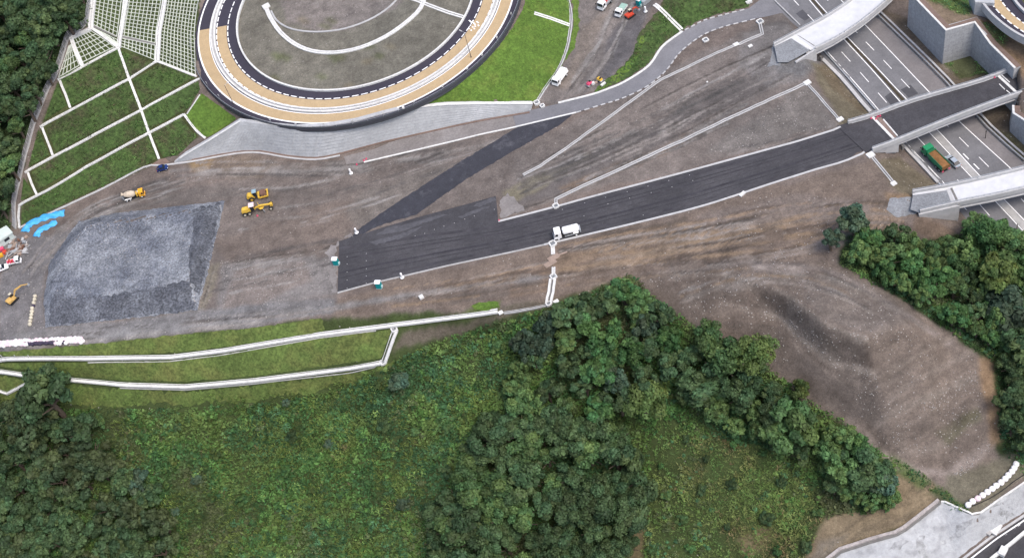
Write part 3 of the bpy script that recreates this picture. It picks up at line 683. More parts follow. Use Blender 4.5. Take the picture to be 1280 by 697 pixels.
for L_ in ([(636, 268), (700, 243), (800, 196), (900, 140), (990, 92)], [(700, 312), (800, 298), (900, 281), (1010, 262)], [(432, 298), (400, 312), (330, 321), (280, 330)], [(655, 212), (760, 158), (880, 96), (965, 58)], [(668, 232), (780, 186), (900, 126)], [(268, 330), (262, 352), (252, 384)], [(720, 356), (800, 345), (880, 338)], [(1040, 322), (960, 322), (880, 330)]):
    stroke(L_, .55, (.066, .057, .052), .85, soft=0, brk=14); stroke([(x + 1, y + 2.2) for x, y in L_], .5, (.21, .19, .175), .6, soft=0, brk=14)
# soil colour is uneven by nature
pv = (fbm(XX, YY, 26, 91) - .5)[..., None] * np.array([.30, .26, .22]); soil[:] = np.clip(soil * (1 + pv) * np.array([.935, .945, .95]), .01, .9)

stony *= np.clip((fbm(XX, YY, 7, 77) - .42) * 7, 0, 2.2)
ext = np.array([2, 6, 14, 30, 60, 120, 260, 600, 1400.0])
ax_ = np.r_[gx[0] - ext[::-1], gx, gx[-1] + ext]; ay_ = np.r_[gy[0] - ext[::-1], gy, gy[-1] + ext]
pad = lambda A: np.pad(A, ((9, 9), (9, 9)) + ((0, 0),) * (A.ndim - 2), mode='edge')
ZG = pad(HG); SG = pad(soil); TG = pad(stony); nx, ny = ZG.shape
AX, AY = np.meshgrid(ax_, ay_, indexing='ij'); idx = np.arange(nx * ny).reshape(nx, ny)
F_ = np.stack([idx[:-1, :-1], idx[1:, :-1], idx[1:, 1:], idx[:-1, 1:]], -1).reshape(-1, 4)
ground = npmesh('ground', np.stack([AX, AY, ZG], -1).reshape(-1, 3), F_, M_SOIL,
                {'soil': ('POINT', 'FLOAT_COLOR', np.concatenate([SG, np.ones(SG.shape[:2] + (1,))], -1)), 'stony': ('POINT', 'FLOAT', TG)})
ground['kind'] = 'structure'

# ------------------------------------------------------------------ roads
ROADTOP = [(623, 277), (693, 259), (740, 246), (850, 217), (960, 187), (1000, 176), (1060, 157), (1090, 147)]
ROADBOT = [(422, 366), (470, 353), (560, 332), (640, 315), (680, 306), (790, 280), (880, 257), (960, 231), (1020, 212), (1060, 200), (1117, 174)]
road = sheet('road', [(422, 366), (423, 330), (424, 302), (437, 297), (455, 292), (480, 284), (521, 272), (570, 259), (620, 245)] + ROADTOP + ROADBOT[:0:-1], M_ASPH, .07)
strip = sheet('road', [(436, 298), (453, 283), (496, 253), (571, 205), (621, 175), (648, 158), (718, 141), (700, 156), (668, 174), (640, 190), (583, 224), (546, 250), (521, 268), (480, 280), (446, 295)], M_ASPHD, .05, jit=.3)
dusty = sheet('road', [(430, 196), (470, 186), (500, 173.5), (560, 160), (600, 151), (641, 143.5), (645, 158), (600, 168.5), (570, 176), (500, 193), (455, 203), (433, 206)], M_SVCD, .06, jit=.3)
service = sheet('road', [(641, 143.5), (698, 130), (740, 119), (781, 103), (811, 83), (828, 59), (853, 40), (881, 26), (906, 19), (936, 11), (960, -8), (972, -14), (985, 4), (990, 16), (975, 17), (959, 21), (944, 24), (904, 34), (881, 43), (864, 54), (848, 68), (833, 88), (811, 107), (781, 122), (753, 131), (720, 141), (690, 147), (645, 158)], M_SVC, .07)
rough = sheet('dirt_track', [(424, 302), (420, 320), (421, 366), (414, 366), (412, 322), (405, 316), (420, 303), (437, 292), (446, 297)], M_SVCD, .05, jit=1.6)
# motorway
LE = [(930, -52), (955, -20), (972.5, 0), (1006, 33), (1030, 60), (1064, 98), (1098, 137), (1134, 180), (1180, 229), (1216, 272), (1280, 347)]
IE = [(968, -52), (993, -22), (1011.5, 0), (1028, 19.5), (1052, 46), (1089, 86), (1126, 128), (1165, 169), (1216, 223), (1243, 250), (1310, 322)]
ME = [(976, -52), (1001, -22), (1019, 0), (1035, 18), (1057, 44), (1095, 83.5), (1133, 124), (1176, 167), (1225, 220), (1252, 246), (1318, 314)]
RE = [(1008, -52), (1034, -20), (1051, 0), (1064, 13), (1078, 27.6), (1120, 71.5), (1162, 115.6), (1209, 161), (1265, 212), (1291, 238), (1350, 296)]
BE = [(1030, -50), (1058, -20), (1076, 0), (1085, 9), (1096, 19.5), (1139, 61), (1181, 103), (1234, 161), (1280, 202), (1306, 226), (1368, 284)]
MZ = -6.98
mot = sheet('motorway', LE_ if False else [(x - 7, y + 3) for x, y in LE] + BE[::-1], M_HWY, .05, step=2)
exitl = sheet('exit_lane', RE + [(x - 2, y + 1) for x, y in BE[::-1]], M_EXIT, .07, step=2)
def zribbon(name, L, R_, z, m, parent=None, lbl=None):
    mb = MB(); n = len(L)
    A = [at(p[0], p[1], z) for p in L]; B = [at(p[0], p[1], z) for p in R_]
    mb.add(A + B, [(i, i + 1, n + i + 1, n + i) for i in range(n - 1)]); o = mb.build(name, m, parent)
    return o
def mline(name, px, w, z, parent, dash=None, m=None, start=0):
    mb = MB(); P = densify([at(p[0], p[1], z) for p in catmull(px, 3)], .5)
    prof = [(-w / 2, 0), (w / 2, 0)]
    if not dash: mb.sweep(P, prof, closeprof=False)
    else:
        on, offl = dash; i = start
        while i + 2 < len(P):
            seg = P[i:i + max(2, int(on / .5) + 1)]
            if len(seg) > 1: mb.sweep(seg, prof, closeprof=False)
            i += int((on + offl) / .5)
    return mb.build(name, m or M_PAINT, parent)
ZL = float(H(*at(1064, 98, -7)[:2])) + .09
for px in (LE, IE, ME, RE): mline('lane_line', px, .24, ZL, mot)
mid = lambda A, B, t: [(a[0] + (b[0] - a[0]) * t, a[1] + (b[1] - a[1]) * t) for a, b in zip(A, B)]
mline('lane_line', mid(LE, IE, .5), .2, ZL, mot, (4.6, 5.2), start=4)
mline('lane_line', mid(ME, RE, .47), .2, ZL, mot, (4.2, 4.6), start=3)
zribbon('median_soil', mid(IE, ME, .3)[:7], mid(IE, ME, .78)[:7], ZL - .01, mat('median_soil', (.060, .050, .035), .95, .2, 1), mot)
zribbon('median_slab', mid(IE, ME, .1)[6:], mid(IE, ME, .9)[6:], ZL - .005, M_GREYC, mot)
for px in ([(1213, 200), (1222, 208)], [(1200, 191.5), (1208, 199)], [(1217, 205), (1225, 213)]): pass
mline('lane_line', [(1204, 192), (1211, 199)], .3, ZL, mot); mline('lane_line', [(1217, 204.5), (1224, 211.5)], .3, ZL, mot)
for px in ([(994, 18), (1003, 12), (1013, 22), (1003, 28)], [(1106, 121), (1114, 115), (1124, 127), (1113, 131)], [(1126, 112), (1138, 106), (1148, 117), (1136, 122)]):
    mb = MB(); mb.add([at(x, y, ZL - .02) for x, y in px], [(0, 1, 2, 3)]); mb.build('patch', mat('dark_patch', (.075, .075, .085), .85), mot)
# lower right trunk road
low = sheet('road', [(1170, 735), (1210, 697), (1245, 670), (1284, 643), (1330, 612), (1420, 650), (1300, 780), (1180, 800)], M_ASPH, .06, step=2)
def kerb(name, px, w, h, m, label, cat='kerb', z=None, off=0, step=1.2, smooth=0, parent=None, dash=None, group=None):
    P = gpath(px, step if not dash else .5, off, smooth) if z is None else zpath(px, z, step if not dash else .5, smooth)
    mb = MB(); prof = [(-w / 2, -.1), (-w / 2, h), (w / 2, h), (w / 2, -.1)]
    if dash:
        i = 0
        while i + 2 < len(P):
            s_ = P[i:i + max(2, int(dash[0] / .5) + 1)]
            if len(s_) > 1: mb.sweep(s_, prof)
            i += int((dash[0] + dash[1]) / .5)
    else: mb.sweep(P, prof)
    o = mb.build(name, m, parent)
    if parent is None: tag(o, label, cat, group)
    return o
kerb('kerb', ROADTOP, .55, .15, M_CONC, 'long pale kerb along the upper edge of the new black carriageway', off=.05, smooth=3)
kerb('kerb', ROADBOT[4:], .5, .15, M_CONC, 'long pale kerb along the lower edge of the new black carriageway', off=.05, smooth=3)
kerb('kerb', ROADBOT[:5], .45, .08, M_GREYC, 'dull grey edging below the black carriageway, left of the drain box', off=.05)
kerb('kerb', [(455, 203), (500, 192.5), (570, 176), (600, 168.5), (640, 160), (720, 141)], .42, .15, M_WHITE, 'straight white kerb below the dusty road beside the long block wall', off=.05)
kerb('kerb', [(720, 141), (753, 131), (781, 122), (811, 107), (833, 88), (848, 68), (864, 54), (881, 43), (904, 34), (944, 24)], .34, .12, M_CONC, 'broken white kerb stones on the inner side of the curving grey road', dash=(1.9, .7), off=.05, smooth=4)
kerb('kerb', [(698, 129), (740, 118.5), (760, 111.5), (781, 102.5), (811, 82.5), (828, 58.5), (853, 39.5)], .6, .18, M_WHITE, 'thick white kerb between the weedy bank and the curving grey road', off=.05, smooth=4)
kerb('kerb', [(856, 38), (881, 25.5), (906, 18.5), (936, 11)], .34, .12, M_CONC, 'broken white kerb at the top of the weedy bank', dash=(1.9, .7), off=.05, smooth=4)
mb = MB()
for k, (x, y) in enumerate([(434, 321), (434, 330), (434, 340), (434, 350), (434, 360), (458, 317), (458, 326), (458, 336), (458, 345), (458, 354), (519, 295), (531, 292), (543, 287), (555, 283), (568, 279), (581, 274), (593, 270), (618, 262), (703, 262), (731, 254), (757, 247), (784, 240), (810, 233), (836, 226), (862, 219), (760, 255), (787, 248), (814, 241), (840, 234), (866, 226), (730, 270), (804, 269)]):
    q = hit1(x, y); mb.box((q[0], q[1], q[2] + .10), (.17, .17, .04))
mb.build('survey_dot', M_CONC, road)
for t, w_, cl in ((.27, .22, (.026, .026, .031)), (.5, .3, (.058, .056, .062)), (.74, .22, (.027, .027, .032)), (.13, .9, (.050, .048, .055)), (.88, .8, (.052, .050, .056)), (.36, .5, (.047, .045, .052)), (.63, .6, (.034, .033, .040))):
    px = [(x0 + (x1 - x0) * t, y0 + (y1 - y0) * t) for (x0, y0), (x1, y1) in zip([(424, 303), (455, 299), (540, 288), (620, 279), (693, 260), (760, 241), (850, 217), (960, 187), (1060, 158)], [(424, 364), (470, 352), (552, 333), (640, 314), (706, 299), (790, 279), (880, 256), (985, 223), (1085, 191)])]
    MB().sweep(gpath(px, 1.2, .09), [(-w_ / 2, 0), (w_ / 2, 0)], closeprof=False).build('paving_seam', mat('paving_seam', cl, .85, .25, .4, blotch=((.040, .039, .046), .25, .45, .6, 1)), road)
for px in ([(553, 271), (566, 267), (572, 264), (560, 269)], [(572, 272), (590, 264), (606, 258), (612, 259), (596, 266), (578, 272)], [(588, 258), (616, 247), (620, 250), (600, 259)], [(485, 285), (520, 277), (545, 270), (560, 268), (540, 276), (500, 290), (470, 294)], [(460, 303), (500, 293), (530, 282), (505, 297), (470, 306)]):
    sheet('dust_patch', px, mat('pale_dust', (.078, .078, .088), .9, .2, 1), .10, jit=.5, parent=road, kind=None, step=1)
def channel(px, w, label, m=None, z=None, h=.22, cat='drain', smooth=0, group=None, gut=.34, off=0):
    """open concrete channel: two upstands and a sunken floor"""
    P = gpath(px, 1.2, off, smooth) if z is None else zpath(px, z, 1.2, smooth)
    o = thing('drain_channel', label, cat, P[len(P) // 2], group=group)
    g = w * gut / 2; mb = MB()
    mb.sweep(P, [(-w / 2, -.25), (-w / 2, h), (-g, h), (-g, -.25)]); mb.sweep(P, [(g, -.25), (g, h), (w / 2, h), (w / 2, -.25)])
    mb.build('channel_wall', m or M_WHITE, o)
    MB().sweep(P, [(-g, .05), (g, .05)], closeprof=False).build('channel_floor', M_GUT if gut > .2 else (m or M_WHITE), o)
    return o
def pit(px, py, s, label, rz=.25, m=None):
    q = hit1(px, py); o = thing('catch_pit', label, 'drain box', q, rz); mb = MB()
    for x, y, a, b in ((-s / 2, 0, .3, s), (s / 2, 0, .3, s), (0, -s / 2, s - .3, .3), (0, s / 2, s - .3, .3)): mb.box((x, y, .2), (a, b, .6))
    mb.build('frame', m or M_WHITE, o, local=True); mb = MB()
    for k in range(6): mb.box((-s * .35 + k * s * .14, 0, .3), (s * .07, s * .72, .06))
    mb.build('grate', M_STEEL, o, local=True); MB().box((0, 0, .1), (s * .8, s * .8, .2)).build('pit_floor', M_GUT, o, local=True)
def slab(px, py, dims, label, rz=.25, m=None, name='concrete_block', cat='block'):
    q = hit1(px, py); o = MB().box((q[0], q[1], q[2] + dims[2] / 2), dims, rz).build(name, m or M_WHITE, bevel=.05); tag(o, label, cat); return o

# ------------------------------------------------------------------ loop road
def ring_mesh(r0, r1, z, a0=0, a1=2 * math.pi, n=200, h=None):
    mb = MB(); full = abs(a1 - a0 - 2 * math.pi) < 1e-6; m_ = n if full else n + 1
    A = [(RC[0] + r * math.cos(a), RC[1] + r * math.sin(a)) for r in (r0, r1) for a in (np.linspace(a0, a1, m_ + (1 if full else 0))[:m_])]
    if h is None:
        mb.add([(x, y, z) for x, y in A], [(i, (i + 1) % m_, m_ + (i + 1) % m_, m_ + i) for i in range(m_ if full else m_ - 1)])
    else:
        V = [(x, y, z) for x, y in A] + [(x, y, z + h) for x, y in A]; F = []
        for i in range(m_ if full else m_ - 1):
            j = (i + 1) % m_; F += [(2 * m_ + i, 2 * m_ + j, 3 * m_ + j, 3 * m_ + i), (i, j, 2 * m_ + j, 2 * m_ + i), (m_ + i, 3 * m_ + i, 3 * m_ + j, m_ + j)]
        mb.add(V, F)
    return mb
loop = ring_mesh(35.5, 50.0, RZ).build('loop_road', M_ASPHR); loop['kind'] = 'structure'
def ang(px, py): q = at(px, py, RZ); return math.atan2(q[1] - RC[1], q[0] - RC[0])
def rad(px, py): q = at(px, py, RZ); return math.hypot(q[0] - RC[0], q[1] - RC[1])
aL = ang(262, 36) % (2 * math.pi)
aR = aL + math.radians(215)
ring_mesh(38.9, 41.9, RZ + .02, aL, aR).build('tan_lane', M_TAN, loop)
ring_mesh(44.2, 47.3, RZ + .02, aL, aR).build('tan_lane', M_TAN, loop)
ring_mesh(47.3, 47.75, RZ + .03).build('edge_line', M_PAINT, loop)
ring_mesh(43.95, 44.2, RZ + .03).build('edge_line', M_PAINT, loop)
for r in (38.55, 41.95):
    mb = MB(); nd = int(2 * math.pi * r / 2.6)
    for k in range(nd):
        a = 2 * math.pi * k / nd; b = a + 1.9 / r
        q = [(RC[0] + rr * math.cos(t), RC[1] + rr * math.sin(t), RZ + .03) for rr in (r - .16, r + .16) for t in (a, b)]
        mb.add(q, [(0, 1, 3, 2)])
    mb.build('dashed_line', M_PAINT, loop)
mb = MB()      # painted marks across the inner lane
for (x, y), l_ in (((588, 27), 1.4), ((592, 29), 2.0), ((597, 28), 1.0), ((588, 32), .5), ((591, 34), .5), ((594, 33), .6), ((598, 32), .7), ((586, 36), .5), ((589, 38), .5), ((593, 36), .5)):
    q = at(x, y, RZ + .03); mb.box((q[0], q[1], RZ + .03), (.4, l_, .012), rz=.35)
mb.build('lane_marks', M_PAINT, loop)
med = thing('median_barrier', 'double white concrete barrier between the two tan lanes of the loop road', 'barrier', (RC[0], RC[1], RZ))
ring_mesh(42.25, 42.75, RZ, h=.55).build('rail', M_WHITE, med); ring_mesh(42.75, 43.3, RZ, h=.12).build('rail_base', M_CONC, med)
ring_mesh(43.3, 43.75, RZ, h=.55).build('rail', M_WHITE, med)
tag(ring_mesh(35.35, 35.85, RZ - .3, h=.85).build('inner_kerb', M_WHITE), 'white rounded kerb around the inner island of the loop road', 'kerb')
o_ = thing('guard_wall', 'low outer guard wall with dark face around the loop road', 'wall', (RC[0], RC[1], RZ))
ring_mesh(49.55, 49.85, RZ - 1.0, h=1.7).build('wall', mat('dark_rail', (.06, .065, .075), .5, .1, 1), o_)
mb = MB()
for k in range(72):
    a = 2 * math.pi * k / 72; x, y = RC[0] + 49.7 * math.cos(a), RC[1] + 49.7 * math.sin(a); mb.cyl((x, y, RZ + .6), (x, y, RZ + 1.15), .05, n=6)
mb.sweep([(RC[0] + 49.7 * math.cos(a), RC[1] + 49.7 * math.sin(a), RZ + 1.12) for a in np.linspace(0, 2 * math.pi, 145)[:-1]], [(-.04, -.03), (.04, -.03), (.04, .03), (-.04, .03)], closed=True)
mb.build('hand_rail', M_STEEL, o_)
mb = ring_mesh(50.2, 51.1, RZ - .5, math.radians(118), ang(246, 96) % (2 * math.pi), h=.62)
tag(mb.build('drain_channel', M_WHITE), 'curved white drain between the gridded slope and the loop road', 'drain')
channel([(332, 8), (338, 22), (350, 40), (368, 55), (390, 64), (418, 66), (450, 60), (482, 46), (508, 28), (526, 10), (533, -12)], 1.25, 'wide white curved drain across the island inside the loop road', gut=.16, smooth=3)
channel([(339, 14), (346, 26), (360, 35), (380, 39.5), (405, 40), (432, 36), (460, 26), (482, 13), (496, 0), (504, -12)], .5, 'thin pale curved drain near the top of the island', M_CONC, gut=.1, smooth=3)
channel([(508, -3), (536, 7), (560, 16), (580, 22)], 1.2, 'straight white channel from the island drain to the loop road kerb', gut=.25)
slab(333, 9, (2.2, 2.0, .5), 'white concrete block at the left end of the curved island drain')
# curve boards along the outer edge
board = None
for i, (x, y) in enumerate([(340, 153), (372, 157), (407, 156), (442, 150), (479, 140), (515, 125.5), (549, 107), (580, 87), (599, 71), (621, 51), (644, 22), (256, 110), (272, 126)]):
    q = at(x, y, RZ); a = math.atan2(q[1] - RC[1], q[0] - RC[0]); p = (RC[0] + 49.2 * math.cos(a), RC[1] + 49.2 * math.sin(a), RZ)
    if board is None:
        board = thing('curve_marker', '', 'road marker', (0, 0, 0))
        MB().cyl((0, 0, 0), (0, 0, 1.3), .05, n=8).build('post', M_STEEL, board, local=True)
        MB().box((0, 0, 1.45), (.08, .55, .6)).build('board', M_WHITE, board, local=True, bevel=.02)
        b_ = board
    else: b_ = copy_tree(board)
    b_.location = p; b_.rotation_euler = (0, 0, a); tag(b_, 'small white curve board on the outer black edge of the loop road', 'road marker', 'curve boards round the loop road')
def lamp(px, py, top, lbl):
    q = at(px, py, RZ); h = max(5, lift(q, top) - RZ); t = thing('street_lamp', lbl, 'street lamp', (q[0], q[1], RZ))
    MB().lathe([(0, .16), (.5, .14), (.52, .10), (h, .06)], ax='z', n=10).build('pole', mat('lamp_pole', (.10, .08, .08), .5), t, local=True)
    a = math.atan2(RC[1] - q[1], RC[0] - q[0])
    MB().cyl((0, 0, h), (1.1 * math.cos(a), 1.1 * math.sin(a), h + .15), .05, n=8).build('arm', M_STEEL, t, local=True)
    MB().box((1.35 * math.cos(a), 1.35 * math.sin(a), h + .15), (1.0, .35, .16), rz=a, top=(.8, .6)).build('lamp_head', M_CONC, t, local=True, bevel=.03)
lamp(589, 72, 41, 'tall thin street lamp on the right-hand curve of the tan loop road')
lamp(292, 130, 107, 'thin street lamp standing on the left-hand curve of the tan loop road')

# ------------------------------------------------------------------ long block wall below the loop
WT, WB = WTOP, WBOT
T = densify([at(*p) for p in WT], 99); B = [at(*p) for p in WB]
lw = thing('retaining_wall', 'long pale block wall curving below the tan loop road', 'wall', (B[6][0], B[6][1], 0))
mb = MB(); V = []; F = []; nseg = 12
Tb = []; Bb = []
for a, b in zip(range(len(T) - 1), range(1, len(T))):
    for k in range(6):
        t = k / 6; Tb.append(T[a] + (T[b] - T[a]) * t); Bb.append(B[a] + (B[b] - B[a]) * t)
Tb.append(T[-1]); Bb.append(B[-1]); n = len(Tb)
lift_ = np.array([0, -.35, .35])
for i in range(n):
    V += [Bb[i] + np.array([0, -.3, -.3]), Tb[i] + lift_, Tb[i] + lift_ + np.array([0, 1.2, 0]), Bb[i] + np.array([0, 2.2, -.3])]
for i in range(n - 1):
    o = i * 4; F += [(o, o + 4, o + 5, o + 1), (o + 1, o + 5, o + 6, o + 2), (o + 2, o + 6, o + 7, o + 3)]
F += [(0, 1, 2, 3), ((n - 1) * 4 + 3, (n - 1) * 4 + 2, (n - 1) * 4 + 1, (n - 1) * 4)]
mb.add(V, F); mb.build('wall_face', M_BLOCK, lw)
mb = MB(); mb.sweep([t + lift_ + np.array([0, .25, 0]) for t in Tb[54:]], [(-.45, 0), (.45, 0), (.45, .2), (-.45, .2)]); mb.build('coping', M_WHITE, lw)
mb = MB(); mb.sweep([t + lift_ + np.array([0, .15, 0]) for t in Tb[:13]], [(-.3, 0), (.3, 0), (.3, .12), (-.3, .12)]); mb.build('coping', M_WHITE, lw)
mb = MB()                                       # block joints as thin grooves standing 6 mm proud
for lv in np.arange(.12, .95, .11):
    mb.sweep([Bb[i] + (Tb[i] + lift_ - Bb[i]) * lv + np.array([0, -.24 * (1 - lv) - .06, 0]) for i in range(n)], [(0, -.035), (0, .035), (.04, .035), (.04, -.035)])
for i in range(2, n - 1, 3):
    a = Bb[i] + np.array([0, -.28, 0]); c = Tb[i] + lift_ + np.array([0, -.04, 0]); e = np.array([.05, -.02, 0]); mb.add([a - e, a + e, c + e, c - e], [(0, 1, 2, 3)])
mb.build('block_joints', mat('joint_grey', (.362, .373, .388), .95), lw)
kerb('footing_strip', [(x, y + 1.2) for x, y, z in WB[1:]], .55, .08, M_BROWN, 'brown earth strip along the foot of the long block wall', 'strip', off=.12, smooth=3)
kerb('drain_channel', [(24, 285), (70, 263), (130, 235), (180, 209), (201, 207), (213, 205.5), (240, 202), (275, 195.5), (300, 191.5), (325, 191), (360, 197), (395, 199.5), (425, 194.5)], .55, .12, M_CONC, 'pale kerb drain along the foot of the terraced slope and the wall', 'drain', off=.05, smooth=3)
sheet('brown_path', [(184, 209), (200, 199), (207, 198), (213, 203.5), (203, 206)], M_BROWN, .10, step=1)

# ------------------------------------------------------------------ drains
G_T = 'white channels dividing the terraced slope'
for px, w, lb in (([(72, 100), (110, 80), (148, 60)], 1.0, 'topmost sloping white channel under the small diamond grid'),
                  ([(50, 159), (105, 129), (161, 99), (196, 77)], .95, 'second white channel down the terraced slope, starting at the fence'),
                  ([(31, 216), (68, 195), (108, 174), (180, 136), (251, 98)], .95, 'long white channel crossing the middle of the terraced slope to the loop road'),
                  ([(23, 257), (60, 237), (108, 208), (173, 173), (230, 143)], .95, 'lowest long white channel of the terraced slope, ending beside the green triangle'),
                  ([(148, 60), (161, 97), (176, 136), (186, 165), (199, 199)], 1.0, 'steep white channel running down through the middle of the terraces'),
                  ([(75, 101), (82, 118), (88, 135)], .95, 'short steep white channel below the small triangular grid'),
                  ([(53, 160), (60, 178), (66, 194)], .9, 'short steep white channel near the fence, second from the top'),
                  ([(35, 216), (40, 230), (46, 243)], .9, 'shortest steep white channel near the foot of the fence'),
                  ([(24, 258), (23, 272), (24, 285)], .8, 'steep white edge channel at the lowest corner by the blue tarpaulin'),
                  ([(230, 143), (238, 154), (247, 165), (257, 173)], 1.0, 'curved white channel beside the bright green triangle'),
                  ([(234, 143), (242, 131), (250, 119)], .55, 'thin white channel climbing from the green triangle to the loop road'),
                  ([(98, 148), (90, 46)], 0, ''),):
    if w: channel(px, w * .68, lb, group=G_T, gut=.2)
for px, w, lb in (([(120, -20), (117, 0), (114, 36)], 1.5, 'white path along the outermost edge of the gridded slope by the fence'),
                  ([(160, -20), (156, 8), (150, 42), (148, 60)], 1.5, 'white stepped path between the left and middle slope grids'),
                  ([(208, -20), (204, 8), (198, 40), (196, 77)], 1.7, 'white stepped path between the middle and right slope grids'),
                  ([(114, 36), (100, 42), (89, 47)], 1.2, 'white ledge along the top of the diamond grid'), ([(89, 47), (95, 64), (103, 82)], 1.1, 'white ledge between the diamond grid and the triangular grid'), ([(115, 36), (132, 48), (147, 59)], .7, 'white ledge between the diamond grid and the left slope grid'), ([(196, 77), (222, 87), (246, 96)], .6, 'thin ledge at the foot of the right slope grid')):
    channel(px, w, lb, gut=.12, h=.3)
for px, w, lb, g in (([(-30, 449), (0, 449), (112, 447), (215, 445), (280, 437), (400, 417), (500, 404), (622, 388)], 1.6, 'upper of the two long white channels across the grass embankment', .14),
                  ([(-30, 458), (0, 463), (40, 469), (150, 479), (230, 482), (320, 474), (478, 452)], 1.7, 'lower of the two long white channels across the grass embankment', .14),
                  ([(494, 411), (486, 432), (479, 452)], 1.9, 'short slanting white channel joining the two long embankment channels', .3),
                  ([(-20, 484), (0, 488), (9, 491), (34, 478)], 1.1, 'white channel corner beside the dark tree at the left edge', .14)):
    channel(px, w, lb, gut=g, h=.3)
kerb('channel_lip', [(110, 453), (215, 451), (280, 443), (400, 422), (470, 413)], .35, .1, M_CONC, 'thin pale lip just below the upper long embankment channel', 'drain')
kerb('channel_lip', [(150, 484.5), (230, 487), (320, 479), (470, 458)], .35, .1, M_CONC, 'thin pale lip just below the lower long embankment channel', 'drain')
channel([(654, 219), (675, 208), (723, 175), (760, 148), (801, 118), (826, 100), (870, 79), (919, 57)], .8, 'long pale drain crossing the bare dirt beside the service road', M_CONC)
channel([(923, 56), (953, 43), (950, 30)], .9, 'short hooked pale drain at the upper end of the dirt strip', M_CONC)
channel([(695, 256), (695, 249), (730, 232), (766, 216), (826, 188), (856, 175), (905, 151), (960, 126), (1006, 105)], .9, 'long pale drain climbing the dirt triangle above the black carriageway', M_CONC)
channel([(1010, 106), (1028, 126), (1048, 149)], .7, 'thin pale drain from the apex of the dirt triangle to the carriageway', M_CONC)
channel([(1090, 196), (1104, 213), (1116, 228)], .8, 'thin pale drain on the dirt slope left of the green dump truck', M_CONC)
channel([(818, 6), (836, 22), (852, 38)], 1.3, 'white channel down the weedy bank to the curving road', gut=.2)
channel([(668, 17), (690, 24), (712, 32)], 1.2, 'white channel across the bright lawn near the loop road', gut=.2)
channel([(707, -10), (713, 12), (713.5, 32), (708, 62), (697, 88), (683, 108), (671, 127)], .9, 'long curved drain between the bright lawn and the dirt lane', M_CONC, smooth=3)
channel([(691, 349), (689, 365), (686, 379)], 1.7, 'double white channel above the wood, ending at a white box', gut=.3, h=.4)
channel([(691, 308), (691.5, 318)], 1.0, 'short white stub drain below the drain box on the carriageway edge', gut=.2)
channel([(692, 334), (692, 345)], .9, 'short white stub drain below the weathered boards', gut=.2)
channel([(684, 381), (660, 386), (630, 391)], .7, 'thin pale drain along the dirt edge above the wood', M_CONC)
for x, y, s, lb in ((691, 305, 1.5, 'white grated drain box on the lower edge of the carriageway by the tanker'), (692, 346, 1.3, 'white grated drain box at the top of the double channel'), (686, 380, 1.1, 'white drain box at the foot of the double channel'),
                    (695, 258, 1.3, 'grated drain box on the upper kerb of the black carriageway'), (950, 28, 1.5, 'white drain box where the hooked drain meets the service road'), (882, 51, 1.3, 'small pale drain box standing in the dirt inside the road bend'),
                    (671, 129, 1.3, 'white drain box at the tip of the lawn beside the long wall'), (678, 133, 1.0, 'small pale drain box on the road edge by the lawn tip'), (493, 412, 1.3, 'white drain box joining the slanting channel to the upper channel'), (479, 453, 1.3, 'white drain box at the lower end of the slanting channel')):
    pit(x, y, s, lb)
slab(1009, 104, (1.8, 1.5, .4), 'white concrete block at the apex of the dirt triangle'); slab(1050, 150, (1.7, 1.3, .4), 'white concrete block beside the carriageway at the end of the thin drain')
slab(1088, 194.5, (1.9, 1.6, .5), 'white concrete block at the upper end of the drain left of the dump truck'); slab(1117, 230, (1.4, 1.2, .4), 'white concrete block at the lower end of the drain left of the dump truck')
slab(695.5, 378, (1.3, 1.1, .6), 'white block beside the foot of the double channel'); slab(920, 56, (1.6, 1.2, .3), 'white flat block where the long dirt drain turns'); slab(938, 58, (1.2, .9, .3), 'white flat block lying right of the long dirt drain')
slab(928, 243, (1.8, .9, .4), 'white slab lying in the dirt below the carriageway', rz=.5); slab(527, 372, (1.1, 1.1, .7), 'small white box on the dirt between carriageway and embankment'); slab(626, 391, (1.2, 1, .4), 'white block ending the upper embankment channel'); slab(754, 106, (1.6, .7, .5), 'white box lying on grass beside the yellow roller', rz=.5)
slab(936, 4, (1.8, 1.0, .7), 'white concrete block on the verge at the top of the service road', rz=.2); slab(884, 103, (0.5, .4, .3), 'tiny pale stone block in the dirt above the long drain')
for k, (x, y, w) in enumerate(((692, 322, 3.0), (688, 329, 3.2))):
    q = hit1(x, y); o = thing('board_cover', ['weathered board cover over the drain, nearer the carriageway', 'weathered board cover over the drain, farther from the carriageway'][k], 'boards', q, .3)
    for j in range(4): MB().box((0, -.6 + j * .38, .12 + .01 * (j % 2)), (w, .33, .08)).build('board', M_WOOD, o, local=True)
slab(703, 317, (2.6, .4, .15), 'loose plank lying right of the board covers', rz=.05, m=M_WOOD, name='plank', cat='plank')

